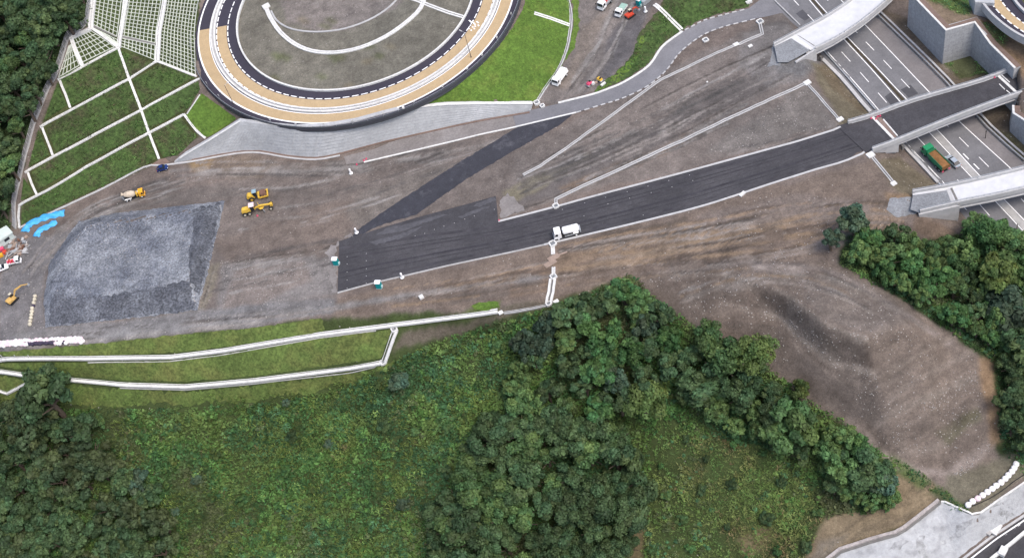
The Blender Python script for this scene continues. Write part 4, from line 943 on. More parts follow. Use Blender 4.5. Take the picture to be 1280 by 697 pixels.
# ------------------------------------------------------------------ slope grids
def grid(name, L, R_, rows, cols, label, w=.17, h=.16):
    L = np.array(densify([np.array(p, float) for p in L], 2)); R_ = np.array(densify([np.array(p, float) for p in R_], 2))
    def samp(A, t):
        d = np.r_[0, np.cumsum(np.linalg.norm(np.diff(A, axis=0), axis=1))]; return np.array([np.interp(t * d[-1], d, A[:, 0]), np.interp(t * d[-1], d, A[:, 1])])
    mb = MB(); prof = [(-w / 2, -.2), (-w / 2, h), (w / 2, h), (w / 2, -.2)]
    for i in range(rows + 1):
        a, b = samp(L, i / rows), samp(R_, i / rows)
        if np.linalg.norm(a - b) > 2: mb.sweep(gpath([a + (b - a) * k / 4 for k in range(5)], 1.2), prof)
    for j in range(cols + 1):
        t = j / cols; mb.sweep(gpath([samp(L, s) * (1 - t) + samp(R_, s) * t for s in np.linspace(0, 1, 10)], 1.2), prof)
    return tag(mb.build(name, mat('grid_concrete', (.50, .53, .47), .9, .12, 1)), label, 'slope grid')
grid('slope_grid', [(123, -18), (119, 8), (116.5, 31)], [(155, -18), (151, 5), (146, 46)], 12, 6, 'white lattice frame on the leftmost slope panel beside the fence')
grid('slope_grid', [(118, 36), (133, 46), (146, 56)], [(146.5, 50), (147, 53), (147.5, 57)], 2, 5, 'thin wedge of white lattice below the leftmost slope panel')
grid('slope_grid', [(160, -18), (156, 8), (152, 30), (150.5, 44)], [(204, -18), (200, 8), (195, 40), (194, 54)], 15, 9, 'white lattice frame on the middle slope panel')
grid('slope_grid', [(152, 48), (151, 58)], [(194, 57), (193, 75)], 3, 9, 'short white lattice strip under the middle slope panel')
grid('slope_grid', [(210, -18), (206, 8), (201, 40), (199, 76)], [(252, -18), (246, 10), (242.5, 40), (244.5, 94)], 23, 10, 'white lattice frame on the right slope panel next to the loop road')
grid('slope_grid', [(91, 49), (97, 64), (103, 78)], [(114, 39), (129, 49), (143, 59)], 5, 7, 'wide diamond lattice frame at the corner of the slope')
grid('slope_grid', [(86, 58), (80, 77), (73, 97)], [(89, 56), (94, 69), (99, 82)], 4, 5, 'small triangular lattice frame beside the fence')
for L_, lb in (([(117, 33), (130, 39), (146, 46)], 'dark ledge across the foot of the leftmost slope panel'), ([(151, 46), (170, 50), (194, 56)], 'dark ledge across the foot of the middle slope panel')):
    kerb('ledge', L_, .8, .1, M_GUT, lb, 'ledge')

# ------------------------------------------------------------------ left boundary fence
fp = gpath([(118, -25), (109, 30), (99, 38), (87, 45), (76, 78), (64, 105), (52, 132), (43, 155), (33, 190), (26, 220), (19, 250), (19, 286)], 2.0)
fe = thing('mesh_fence', 'grey wire mesh fence along the edge of the dark wood', 'fence', fp[len(fp) // 2])
for p in fp: MB().cyl(p - (0, 0, .3), p + (0, 0, 1.9), .07, n=6).build('post', M_FENCE, fe)
mb = MB()
for hh in (.15, .55, .95, 1.35, 1.8): mb.sweep([p + (0, 0, hh) for p in fp], [(-.03, -.03), (.03, -.03), (.03, .03), (-.03, .03)])
for p, q in zip(fp[:-1], fp[1:]):
    for k in range(6): r_ = p + (q - p) * (k + .5) / 6; mb.cyl(r_, r_ + (0, 0, 1.8), .022, n=4)
mb.build('wire_mesh', M_FENCE, fe)
mb = MB(); mb.sweep([p - (0, 0, .2) for p in fp], [(-.35, 0), (.35, 0), (.35, .3), (-.35, .3)]); mb.build('footing', M_GREYC, fe)

# ------------------------------------------------------------------ grass
def grass(px, m, jit=.8, **k): return sheet('grass', px, m, .14, jit=jit, kind='stuff', step=.9, **k)
grass([(528, 131), (548, 118), (575, 99), (600, 79), (624, 58), (641, 35), (655, 10), (664, -30), (706, -30), (712, 10), (712, 34), (706, 64), (695, 90), (682, 110), (669, 127), (640, 128), (560, 129)], M_GRASSB, .4)
grass([(711, -30), (717, 10), (717, 34), (710, 66), (699, 90), (690, 100), (699, 85), (719, 60), (724, 30), (722, -30)], M_GRASSB, .8)
grass([(-60, 443), (0, 440), (60, 435), (105, 431), (160, 426), (240, 417), (320, 409), (402, 398), (406, 412), (400, 415), (280, 434), (215, 441), (112, 444), (0, 445), (-60, 446)], M_GRASSE, .6)
grass([(-60, 453), (0, 454), (112, 453), (215, 451), (280, 443), (400, 423), (490, 412), (476, 448), (320, 470), (230, 477), (150, 475), (40, 464), (0, 458), (-60, 455)], M_GRASSE, .4)
grass([(-60, 470), (0, 470), (40, 476), (150, 487), (230, 490), (320, 482), (474, 460), (500, 448), (480, 464), (462, 466), (440, 480), (420, 479), (385, 494), (350, 494), (310, 504), (270, 501), (235, 509), (200, 503), (150, 510), (90, 505), (0, 500), (-60, 500)], M_GRASSE, 1.6)
grass([(586, 384), (600, 378), (620, 377), (626, 384), (604, 388)], M_GRASSB, .8)
grass([(258, 172), (240, 157), (232, 145), (236, 141), (252, 117), (262, 124), (280, 137), (296, 149), (280, 160), (268, 168)], M_GRASSB, .3)
WD = [(765, 97), (790, 70), (800, 42), (826, 8), (842, -25), (985, -45), (955, -12), (934, 9), (905, 16.5), (880, 23.5), (852, 37), (826, 57), (809, 81), (780, 100.5), (756, 111), (742, 116), (750, 108)]
grass(WD, M_GRASSO, .8)
grass([(742, 116), (752, 104), (768, 94), (792, 72), (802, 46), (808, 42), (800, 66), (788, 88), (772, 103), (760, 108)], M_GRASSB, .8)
for P_ in ([(74, 97), (148, 62), (160, 98), (90, 133), (79, 106)], [(151, 64), (196, 80), (192, 80), (163, 96)], [(200, 80), (243, 97), (178, 132), (166, 100), (198, 82)], [(72, 104), (84, 132), (54, 152), (56, 148)],
           [(92, 138), (160, 102), (174, 135), (108, 171), (70, 190), (58, 160)], [(48, 162), (62, 194), (36, 209)], [(178, 138), (248, 102), (250, 112), (236, 136), (228, 140), (186, 162)], [(70, 196), (108, 178), (176, 140), (184, 165), (172, 170), (106, 204), (48, 238), (40, 216)],
           [(30, 222), (42, 242), (26, 251)], [(28, 259), (60, 240), (108, 211), (172, 177), (186, 170), (196, 198), (184, 206), (128, 233), (70, 260), (27, 281)], [(190, 168), (226, 147), (234, 158), (246, 172), (222, 195), (204, 197)]):
    grass(P_, M_GRASSO, .2)

# ------------------------------------------------------------------ stone mattress
sheet('stone_mattress', GP, M_GRAVEL, .07, jit=.5, step=1.2)
MAT_ = [o for o in COL.objects if o.name == 'stone_mattress'][0]
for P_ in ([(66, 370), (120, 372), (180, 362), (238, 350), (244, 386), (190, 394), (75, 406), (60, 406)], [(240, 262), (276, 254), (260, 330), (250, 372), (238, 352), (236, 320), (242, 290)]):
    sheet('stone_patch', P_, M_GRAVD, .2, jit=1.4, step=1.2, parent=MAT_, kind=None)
sheet('gravel_pad', [(1112, 248), (1140, 246), (1178, 240), (1188, 236), (1198, 254), (1150, 266), (1120, 272), (1108, 262)], M_APPR, .07, jit=.4)
sheet('gravel_pad', [(966, 60), (992, 46), (1012, 60), (1000, 70), (985, 78), (960, 84)], M_APPR, .07, jit=.8)
sheet('gravel_pad', [(625, 250), (636, 241), (646, 252), (658, 262), (640, 268), (625, 274)], M_SVCD, .06, jit=1.4)

# ------------------------------------------------------------------ bridges
def bridge(label, N, S_, zd, asphalt, mN, pw=.5, ph=.95, girders=4, mdeck=None, joint=None, rail=True, wing=0):
    """two traced deck edges at the deck level -> slab, parapets, girders"""
    n = 14
    def res(P, z):
        z = z if hasattr(z, '__len__') else [z, z]
        W = [at(p[0], p[1], zz) for p, zz in zip(P, np.interp(np.linspace(0, 1, len(P)), np.linspace(0, 1, len(z)), z))]
        W = np.array(catmull(W, 4)); d = np.r_[0, np.cumsum(np.linalg.norm(np.diff(W, axis=0), axis=1))]; t = np.linspace(0, d[-1], n)
        return np.stack([np.interp(t, d, W[:, k]) for k in range(3)], 1)
    A, B = res(N, zd), res(S_, zd); c = (A[n // 2] + B[n // 2]) / 2
    o = thing('bridge', label, 'bridge', c)
    mb = MB(); V = []
    for a, b in zip(A, B): V += [a, b, b - (0, 0, .35), a - (0, 0, .35)]
    F = [(0, 1, 2, 3), ((n - 1) * 4 + 3, (n - 1) * 4 + 2, (n - 1) * 4 + 1, (n - 1) * 4)]
    for i in range(n - 1):
        for k in range(4): F.append((i * 4 + k, i * 4 + 4 + k, i * 4 + 4 + (k + 1) % 4, i * 4 + (k + 1) % 4))
    mb.add(V, F); mb.build('deck', mdeck or M_DECK, o)
    if asphalt is not None:
        mb = MB(); V = []
        for a, b in zip(A, B): d = (b - a) / np.linalg.norm(b - a); V += [a + d * (pw + .1) + (0, 0, .03), b - d * (pw + .1) + (0, 0, .03)]
        mb.add(V, [(2 * i, 2 * i + 1, 2 * i + 3, 2 * i + 2) for i in range(n - 1)]); mb.build('roadway', asphalt, o)
    for P, sg in ((A, -1), (B, 1)):
        d = [(b - a) / np.linalg.norm(b - a) for a, b in zip(A, B)]
        Q = [p + (d[i] * pw / 2 if sg < 0 else -d[i] * pw / 2) for i, p in enumerate(P)]
        MB().sweep(Q, [(-pw / 2, -.5), (-pw / 2, ph - .05), (-pw / 2 + .05, ph), (pw / 2 - .05, ph), (pw / 2, ph - .05), (pw / 2, -.5)]).build('parapet', mN, o)
        if rail:
            mb = MB(); dn = densify(Q, 2.0)
            for q in dn: mb.cyl(q + (0, 0, ph - .1), q + (0, 0, ph + .55), .045, n=6)
            mb.sweep([q + (0, 0, ph + .5) for q in Q], [(-.05, -.04), (.05, -.04), (.05, .04), (-.05, .04)]); mb.build('hand_rail', M_STEEL, o)
    for g in range(girders):
        t = .07 + .86 * g / (girders - 1); Q = [a + (b - a) * t - (0, 0, .36) for a, b in zip(A, B)]
        MB().sweep(Q, [(-.45, 0), (.45, 0), (.18, -.3), (.18, -1.1), (.35, -1.3), (.35, -1.5), (-.35, -1.5), (-.35, -1.3), (-.18, -1.1), (-.18, -.3)]).build('girder', M_CONC, o)
    return o, A, B
def abut(o, P, Q, zt, zb, depth, name='abutment', m=None):
    """block under the deck end, from line P-Q running back by depth"""
    P, Q = np.array(P), np.array(Q); d = (Q - P)[:2]; d /= np.linalg.norm(d); nn = np.array([-d[1], d[0], 0]) * depth
    V = [P + (0, 0, zt - P[2]), Q + (0, 0, zt - Q[2]), Q + nn + (0, 0, zt - Q[2]), P + nn + (0, 0, zt - P[2])]; W = [v + (0, 0, zb - zt) for v in V]
    MB().add(V + W, [(0, 1, 2, 3), (7, 6, 5, 4), (0, 4, 5, 1), (1, 5, 6, 2), (2, 6, 7, 3), (3, 7, 4, 0)]).build(name, m or M_CONC, o)
ZB = .13
mbr, A1, B1 = bridge('main bridge carrying the new black carriageway over the motorway', [(1059, 153.5), (1090, 144.5), (1140, 126), (1226, 101), (1272, 83), (1330, 60)], [(1091, 189), (1121, 178), (1190, 150), (1240, 131), (1274, 119), (1360, 92)], ZB, M_ASPH, M_CONC, pw=.55, ph=1.0)
tb, A2, B2 = bridge('bare pale concrete bridge curving over the motorway at the top edge', [(966, 57), (1007, 35), (1035, 20), (1063, 1), (1085, -18), (1100, -40)], [(1020, 63), (1046, 50), (1079, 28), (1112, 0), (1128, -18), (1142, -40)], [.3, 1.0], None, M_CONC, pw=.45, ph=.9)
bb, A3, B3 = bridge('bare pale concrete bridge end over the motorway at the right edge', [(1140, 240), (1190, 231), (1235, 221), (1280, 210), (1330, 197)], [(1150, 266), (1199, 255), (1240, 247), (1280, 238), (1340, 224)], .3, None, M_CONC, pw=.5, ph=.9)
# end blocks, joints and approach fill
def jline(px, z, w, o, m, name='joint', h=.05):
    P = [at(x, y, z) for x, y in px]; MB().sweep(P, [(-w / 2, 0), (-w / 2, h), (w / 2, h), (w / 2, 0)]).build(name, m, o)
jline([(1091, 146.5), (1118, 174.5)], ZB + .03, .65, mbr, M_WHITE); jline([(1104, 149), (1122, 170)], ZB + .03, .35, mbr, M_WHITE)
MB().add([at(x, y, ZB + .05) for x, y in ((1094, 146), (1102, 147), (1121, 171), (1117, 173))], [(0, 1, 2, 3)]).build('joint_bed', mat('joint_bed', (.20, .15, .13), .9, .2, 1), mbr)
MB().add([at(x, y, ZB + .036) for x, y in ((1046, 157.5), (1063, 152.5), (1098, 185), (1082, 190.5))], [(0, 1, 2, 3)]).build('approach_slab', M_ASPH, mbr)
jline([(1246, 93), (1272, 117)], ZB + .03, .7, mbr, M_WHITE); jline([(1252, 94), (1262, 103)], ZB + .03, .3, mbr, M_WHITE); jline([(1249, 105), (1256, 112)], ZB + .03, .25, mbr, M_WHITE); jline([(1258, 113), (1264, 118)], ZB + .03, .25, mbr, M_WHITE)
jline([(991, 46), (1015, 62)], .34, .9, tb, M_WHITE); jline([(996, 43.5), (1018, 57.5)], .34, .22, tb, M_GUT)
MB().add([at(x, y, .37) for x, y in ((968, 58), (989, 48), (1012, 63), (1000, 70), (985, 78), (972, 78))], [(0, 1, 2, 3, 4, 5)]).build('approach_fill', M_APPR, tb)
jline([(1185, 236), (1192, 255)], .34, .8, bb, M_CONC); jline([(1189, 235), (1199, 256)], .34, .5, bb, M_GUT)
MB().add([at(x, y, .36) for x, y in ((1141, 244), (1183, 238), (1190, 255), (1150, 266), (1138, 262))], [(0, 1, 2, 3, 4)]).build('approach_fill', M_APPR, bb)
jline([(1168, 238), (1184, 235.5)], .36, .5, bb, M_WHITE, 'kerb')
def xy(px, z): return at(px[0], px[1], z)
abut(mbr, xy((1121, 176), -.2), xy((1094, 147), -.2), -.1, -7.4, 3.0); abut(mbr, xy((1246, 94), -.2), xy((1271, 121), -.2), -.1, -7.4, 3.0)
abut(tb, xy((1021, 63), -.2), xy((993, 45), -.2), -.1, -7.4, 2.6); abut(bb, xy((1200, 256), -.2), xy((1190, 232), -.2), -.1, -7.4, 2.8)
def wing(o, P3, th=.5):
    """triangular wing wall given by its outline in 3D, thickened"""
    P3 = [np.array(p) for p in P3]; n_ = np.cross(P3[1] - P3[0], P3[2] - P3[0]); n_ /= np.linalg.norm(n_); k = len(P3)
    V = P3 + [p + n_ * th for p in P3]
    MB().add(V, [tuple(range(k))[::-1], tuple(range(k, 2 * k))] + [(i, (i + 1) % k, k + (i + 1) % k, k + i) for i in range(k)]).build('wing_wall', M_CONC, o)
a_, b_ = xy((1091, 187), ZB), xy((1124, 176.5), ZB); wing(mbr, [a_ - (0, 0, .3), b_ - (0, 0, .3), b_ - (0, 0, 4.2), a_ - (0, 0, 1.2)])
a_, b_ = xy((995, 78), .3), xy((1020, 63.5), .3); wing(tb, [a_, b_ + (0, 0, .4), b_ - (0, 0, 5.6), a_ - (0, 0, 1.0)])
a_, b_ = xy((1149, 267.5), .3), xy((1200, 256.5), .3); wing(bb, [a_ - (0, 0, .2), b_ - (0, 0, .2), b_ - (0, 0, 6.0), a_ - (0, 0, 1.0)])
for (x, y, z) in ((1128, 184, -3.6), (1026, 73, -4.6)):
    q = at(x, y, z); MB().box((q[0], q[1], z), (.6, .6, 1.6), .4).build('bearing', M_GUT, mbr if x > 1100 else tb)
MB().cyl(at(1275, 126, -1), at(1277, 140, -3.5), .8, n=12).build('drain_pipe', M_GUT, mbr)
# walls right of the motorway
def pwall(F_, T_, label, m=None):
    o = thing('retaining_wall', label, 'wall', F_[1]); F2 = [np.array(p)[:2] for p in F_]; Bk = offs(F_, 1.9); n = len(F2); V = []; F = []
    for f, b, t in zip(F2, Bk, T_): V += [(f[0], f[1], -7.6), (f[0], f[1], t), (b[0], b[1], t), (b[0], b[1], -7.6)]
    for i in range(n - 1):
        for k in range(4): F.append((i * 4 + k, i * 4 + 4 + k, i * 4 + 4 + (k + 1) % 4, i * 4 + (k + 1) % 4))
    F += [(0, 1, 2, 3), ((n - 1) * 4 + 3, (n - 1) * 4 + 2, (n - 1) * 4 + 1, (n - 1) * 4)]
    MB().add(V, F).build('wall_face', M_PANEL, o)
    C0 = offs(F_, .24); MB().sweep([(c[0], c[1], t) for c, t in zip(C0, T_)], [(-.28, 0), (-.28, .22), (.28, .22), (.28, 0)]).build('coping', M_WHITE, o)
    MB().sweep([(c[0], c[1], t + .01) for c, t in zip(offs(F_, 1.22), T_)], [(-.7, 0), (-.7, .06), (.7, .06), (.7, 0)]).build('backfill', M_BROWN, o)
    mb = MB()
    for i in range(n - 1):
        L_ = np.linalg.norm(F2[i + 1] - F2[i]); k_ = int(L_ / 1.5); u = (F2[i + 1] - F2[i]) / L_; nn = np.array([u[1], -u[0]]) * .012
        for k in range(1, k_ + 1):
            p = F2[i] + u * k * L_ / (k_ + 1) + nn; t = T_[i] + (T_[i + 1] - T_[i]) * k / (k_ + 1); e = u * .02
            mb.add([(*(p - e), -6.6), (*(p + e), -6.6), (*(p + e), t), (*(p - e), t)], [(0, 1, 2, 3)])
        for z in np.arange(-5.4, max(T_[i], T_[i + 1]), 1.5):
            p, q = F2[i] + nn, F2[i + 1] + nn
            if z < min(T_[i], T_[i + 1]): mb.add([(*p, z - .02), (*q, z - .02), (*q, z + .02), (*p, z + .02)], [(0, 1, 2, 3)])
    mb.build('panel_joints', mat('panel_joint', (.25, .25, .265), .95), o)
    return o
pwall(W1F, W1T, 'tall grey panel wall with white coping stepping back beside the motorway')
pwall(W2F, W2T, 'grey panel wall beyond the end of the main bridge at the right edge')
q = at(1209, 3, 4); ab = thing('bridge_pier', 'pale concrete pier block under the viaduct in the top right corner', 'pier', (q[0], q[1], 3.5))
MB().add([(*at(x, y, 4)[:2], z) for z in (3.0, 9.0) for x, y in ((1217, 21), (1241, 22), (1238, -10), (1209, -10))], [(3, 2, 1, 0), (4, 5, 6, 7), (0, 1, 5, 4), (1, 2, 6, 5), (2, 3, 7, 6), (3, 0, 4, 7)]).build('shaft', M_BLOCK, ab)
# viaduct in the top right corner
VZ_ = 8.0
def vband(name, A, B, z, m, o): 
    P = [at(p[0], p[1], VZ_) for p in catmull(A, 5)]; Q = [at(p[0], p[1], VZ_) for p in catmull(B, 5)]; n = len(P)
    MB().add([p + (0, 0, z) for p in P] + [p + (0, 0, z) for p in Q], [(i, i + 1, n + i + 1, n + i) for i in range(n - 1)]).build(name, m, o)
Vo = [(1212, -20), (1224, 0), (1241, 21), (1263, 39), (1285, 51), (1320, 66)]; Vi = [(1268, -20), (1277, 0), (1287, 12), (1300, 22), (1320, 33), (1350, 46)]
vd = thing('viaduct', 'curved viaduct with a tan lane in the top right corner', 'bridge', at(1262, 20, VZ_))
vband('deck', Vo, Vi, 0, M_ASPHR, vd); vband('tan_lane', mid(Vo, Vi, .24), mid(Vo, Vi, .50), .02, M_TAN, vd)
for t in (.23, .505): 
    P = densify([at(p[0], p[1], VZ_) + (0, 0, .04) for p in catmull(mid(Vo, Vi, t), 5)], .5); mb = MB(); i = 0
    while i + 4 < len(P): mb.sweep(P[i:i + 5], [(-.16, 0), (.16, 0)], closeprof=False); i += 6
    mb.build('dashed_line', M_PAINT, vd)
for E_, s_ in ((Vo, .04), (mid(Vo, Vi, .8), 0)):
    MB().sweep(densify([at(p[0], p[1], VZ_) for p in catmull(E_, 5)], 2), [(-.3, -1.6 if s_ else 0), (-.3, .8), (.3, .8), (.3, -1.6 if s_ else 0)]).build('parapet', M_CONC, vd)
MB().sweep(densify([at(p[0], p[1], VZ_) for p in catmull(mid(Vo, Vi, .3), 5)], 2), [(-2.2, -.1), (2.2, -.1), (1.6, -1.9), (-1.6, -1.9)]).build('box_girder', M_BLOCK, vd)

# ------------------------------------------------------------------ motorway edges
def mrail(px, label, z=-6.95, h=.85, m=None, w=.3, posts=True, cat='guard rail'):
    P = zpath(px, z, 3, 2); o = thing('guard_rail', label, cat, P[len(P) // 2])
    MB().sweep([p + (0, 0, h - .35) for p in P], [(-w / 2, 0), (-w / 2, .35), (w / 2, .35), (w / 2, 0)]).build('rail', m or M_STEEL, o)
    mb = MB()
    for p in P: mb.cyl(p, p + (0, 0, h), .07, n=6)
    mb.build('post', M_DARK if posts == 'd' else M_STEEL, o)
mrail(BE[1:9], 'long steel guard rail between the exit lane and the earth verge'); mrail([(x + 5, y - 3) for x, y in BE[1:9]], 'second steel rail on the verge side of the exit lane', h=.5, m=M_CONC, w=.5)
mrail([(x - 6, y + 1) for x, y in LE[1:4]], 'steel guard rail left of the motorway above the curving bridge', m=M_CONC)
mrail([(x - 4, y + 1) for x, y in LE[4:7]], 'steel guard rail left of the motorway between the two upper bridges', h=.6)
mrail([(1139, 189), (1150, 203), (1166, 222), (1178, 236)], 'steel guard rail left of the green dump truck', h=.7, posts='d')
kerb('motorway_wall', [(1028, 76), (1042, 90), (1050, 98), (1064, 114), (1078, 131), (1088, 142)], .9, .9, M_CONC, 'low white retaining wall at the foot of the slope between the two upper bridges', 'wall', z=-6.9)
kerb('motorway_wall', [(1128, 183), (1142, 198), (1158, 215), (1172, 230)], .7, .9, M_CONC, 'low white retaining wall at the foot of the slope left of the dump truck', 'wall', z=-6.9)
q = at(1231.5, 173, -7); t = thing('marker_post', 'thin dark post on the verge line below the main bridge', 'post', q); MB().cyl((0, 0, 0), (0, 0, 2.8), .09, n=8).build('pole', M_DARK, t, local=True); MB().box((0, 0, 2.6), (.25, .12, .5)).build('plate', M_DARK, t, local=True)

# ------------------------------------------------------------------ sprayed-concrete face at the lower right
SP = [(1030, 705), (1050, 690), (1085, 678), (1120, 668.5), (1131, 663), (1152, 646), (1174, 628.5), (1180, 628), (1215, 644), (1226, 642), (1254, 622), (1284, 602), (1330, 575), (1340, 602), (1284, 637), (1241, 663), (1196, 698), (1120, 765)]
o = sheet('concrete_slope', SP, M_SHOT, .12, step=1.0, jit=.3, kind=None); tag(o, 'pale grey sprayed-concrete slope above the black road in the lower right corner', 'slope')
for P_ in ([(1146, 676), (1152, 670), (1160, 690), (1156, 702), (1150, 696)], [(1192, 660), (1214, 647), (1219, 652), (1204, 662), (1196, 666)], [(1176, 676), (1196, 664), (1206, 666), (1192, 676), (1180, 682)], [(1245, 646), (1252, 634), (1258, 640), (1262, 632), (1270, 640), (1256, 652)], [(1110, 684), (1130, 674), (1134, 678), (1116, 690)], [(1236, 630), (1256, 622), (1254, 630), (1240, 636)]):
    sheet('stain', P_, mat('stained_concrete', (.27, .275, .28), .95, .35, .8, blotch=((.37, .38, .395), .5, .4, .65, .9)), .15, jit=2.0, step=.9, parent=o, kind=None)
kp = gpath([(1028, 704), (1049, 687), (1085, 675), (1119, 665.5), (1129, 660), (1151, 643), (1173, 625.5)], 1.2)
o = thing('stone_kerb', 'pale stone kerb wall along the upper edge of the sprayed-concrete slope', 'kerb', kp[len(kp) // 2])
MB().sweep(kp, [(-.35, -.3), (-.35, .75), (.35, .75), (.35, -.3)]).build('kerb', M_STONE, o); MB().sweep(kp, [(-.95, 0.05), (-.36, .05), (-.36, .15), (-.95, .15)]).build('gutter', M_GUT, o)
kerb('slope_lip', [(1176, 627), (1181, 627), (1215, 642.5), (1226, 640.5), (1254, 620.5), (1284, 600.5)], .4, .25, M_WHITE, 'bright lip along the top of the sprayed-concrete slope by the sandbags', 'kerb', off=.1)
kerb('road_kerb', [(1180, 722), (1204, 698), (1243, 668), (1284, 641.5)], .5, .25, M_CONC, 'pale kerb at the foot of the sprayed-concrete slope', 'kerb', off=.08); kerb('road_kerb', [(1184, 726), (1208, 702), (1247, 672), (1287, 645.5)], .3, .1, M_PAINT, 'thin white line beside the kerb of the lower right road', 'kerb', off=.08)
kerb('road_barrier', [(1215, 722), (1240, 698), (1262, 681), (1284, 663)], .7, .8, M_WHITE, 'white barrier between the two lanes of the lower right road', 'barrier', off=.08)
mb = MB(); P = gpath([(1252, 681), (1266, 671)], .8, .09); mb.sweep(gpath([(1256, 668), (1275, 655)], .8, .09), [(-.12, 0), (.12, 0)], closeprof=False); mb.build('lane_line', M_PAINT, low)
slab(1253, 690, (2.2, 1.6, 1.2), 'white cabinet beside the barrier of the lower right road', rz=.7, name='roadside_cabinet', cat='cabinet')
slab(1245, 661, (3.0, 1.6, .5), 'white concrete pad at the foot of the sprayed-concrete slope', rz=.65); slab(1236, 667, (1.0, .9, .7), 'grey drain box at the foot of the sprayed-concrete slope', rz=.65, m=M_GREYC)
P = gpath([(1206, 634), (1216, 632), (1228, 627), (1240, 621), (1254, 612), (1268, 601), (1282, 592)], .8, .08, 3)
tag(MB().sweep(P, [(.1 * math.cos(t), .1 * math.sin(t) + .05) for t in np.linspace(0, 2 * math.pi, 7)[:-1]]).build('hose', M_DARK), 'black hose winding below the row of white sandbags', 'hose')

# ------------------------------------------------------------------ vehicles
def heading(rear, front, z=None):
    a = hit1(*rear) if z is None else at(*rear, z); b = hit1(*front) if z is None else at(*front, z); return math.atan2(b[1] - a[1], b[0] - a[0])
def ground_at(px, py, z=None):
    return hit1(px, py) + (0, 0, .09) if z is None else at(px, py, z)
def L(mb, name, m, o, bevel=0, smooth=False): return mb.build(name, m, o, local=True, bevel=bevel, smooth=smooth)
def wheel(o, x, y, r, w, m=None):
    s = 1 if y > 0 else -1
    t = L(MB().lathe([(-w / 2, r * .8), (-w / 2 + .04, r), (w / 2 - .04, r), (w / 2, r * .8)], (x, y, r), 'y', 18), 'wheel', M_DARK, o, smooth=True)
    rm = MB().lathe([(-w / 2 - .015, r * .3), (-w / 2 - .015, r * .55), (w / 2 + .015, r * .55), (w / 2 + .015, r * .3)], (x, y, r), 'y', 14).build('rim', m or M_STEEL, None, loc=(0, 0, 0), local=True); rm.parent = t
def cab(o, xf, ln, w, z0, h, m, fy=0):
    """cab-over truck cab: xf = front end"""
    pr = [(xf, z0), (xf, z0 + h * .45), (xf - .22, z0 + h * .96), (xf - .4, z0 + h), (xf - ln, z0 + h), (xf - ln, z0)]
    c = L(MB().prism(pr, -w / 2, w / 2, lambda z: 1 - .08 * max(0, (z - z0 - h * .4) / h)), 'cab', m, o, bevel=.07)
    L(MB().add([(xf + .012, -w * .44, z0 + h * .50), (xf + .012, w * .44, z0 + h * .50), (xf - .17, w * .42, z0 + h * .88), (xf - .17, -w * .42, z0 + h * .88)], [(0, 1, 2, 3)]), 'windscreen', M_GLASS, o)
    for s in (-1, 1):
        L(MB().add([(xf - .22, s * (w * .5 + .012), z0 + h * .5), (xf - .95, s * (w * .5 + .012), z0 + h * .5), (xf - .95, s * (w * .475 + .012), z0 + h * .88), (xf - .38, s * (w * .475 + .012), z0 + h * .88)], [(0, 1, 2, 3)]), 'side_window', M_GLASS, o)
        L(MB().box((xf + .02, s * w * .38, z0 + .22), (.06, .3, .16)), 'headlight', M_PAINT, o)
        L(MB().box((xf - .05, s * (w * .5 + .16), z0 + h * .68), (.1, .22, .4)), 'mirror', M_DARK, o)
    L(MB().box((xf + .03, 0, z0 + .02), (.14, w, .26)), 'bumper', m, o, bevel=.03)
    return c
def chassis(o, x0, x1, w=.9, z=.62): L(MB().box(((x0 + x1) / 2, 0, z), (x1 - x0, w, .26)), 'chassis', M_DARK, o)
def tanker(px, py, hd, label, ln=6.4):
    o = thing('tank_truck', label, 'truck', ground_at(px, py), hd); h = ln / 2
    cab(o, h, 1.7, 2.15, .5, 1.85, M_CWHITE); chassis(o, -h + .3, h - .6)
    L(MB().lathe([(-h + .45, .55), (-h + .65, .85), (-h + .8, .92), (h - 2.4, .92), (h - 2.25, .85), (h - 2.1, .55)], (0, 0, 1.65), 'x', 22), 'tank', M_CWHITE, o, smooth=True)
    L(MB().lathe([(0, .30), (.22, .30), (.26, .24)], (-h + 1.9, 0, 2.5), 'z', 14), 'hatch', M_CWHITE, o); L(MB().lathe([(0, .2), (.3, .2)], (-h + 1.1, .1, 2.45), 'z', 12), 'hatch', M_CWHITE, o)
    for s in (-1, 1): L(MB().box((-.3, s * .98, .75), (2.2, .1, .3)), 'side_guard', M_STEEL, o); L(MB().box((-h + 1.35, s * .95, 1.1), (1.2, .5, .08)), 'mudguard', M_CWHITE, o, bevel=.03)
    L(MB().box((-h + .3, 0, 1.0), (.35, 1.6, .8)), 'pump_box', M_STEEL, o, bevel=.03)
    for s in (-1, 1): wheel(o, h - .95, s * .92, .42, .28, M_CWHITE); wheel(o, -h + 1.35, s * .9, .42, .45, M_CWHITE)
    return o
tanker(710, 293, heading((724, 290), (696, 297)), 'white tank truck parked on the new black carriageway').scale = (1.1, 1.1, 1.1)
def box_truck(px, py, hd):
    o = thing('flatbed_truck', 'white truck with a covered load parked beside the lawn drain on the dirt lane', 'truck', ground_at(px, py), hd)
    cab(o, 3.0, 1.6, 2.1, .5, 1.8, M_CWHITE); chassis(o, -2.7, 2.5)
    L(MB().box((-.75, 0, 1.0), (3.9, 2.1, .4)), 'bed', M_CWHITE, o, bevel=.03); L(MB().prism([(-2.7, 1.2), (1.2, 1.2), (1.1, 2.0), (.6, 2.25), (-2.2, 2.25), (-2.65, 2.0)], -1.0, 1.0, lambda z: 1 - .2 * max(0, z - 1.6)), 'cover', M_CWHITE, o, bevel=.12)
    for s in (-1, 1): wheel(o, 2.0, s * .9, .42, .28, M_CWHITE); wheel(o, -1.6, s * .88, .42, .45, M_CWHITE)
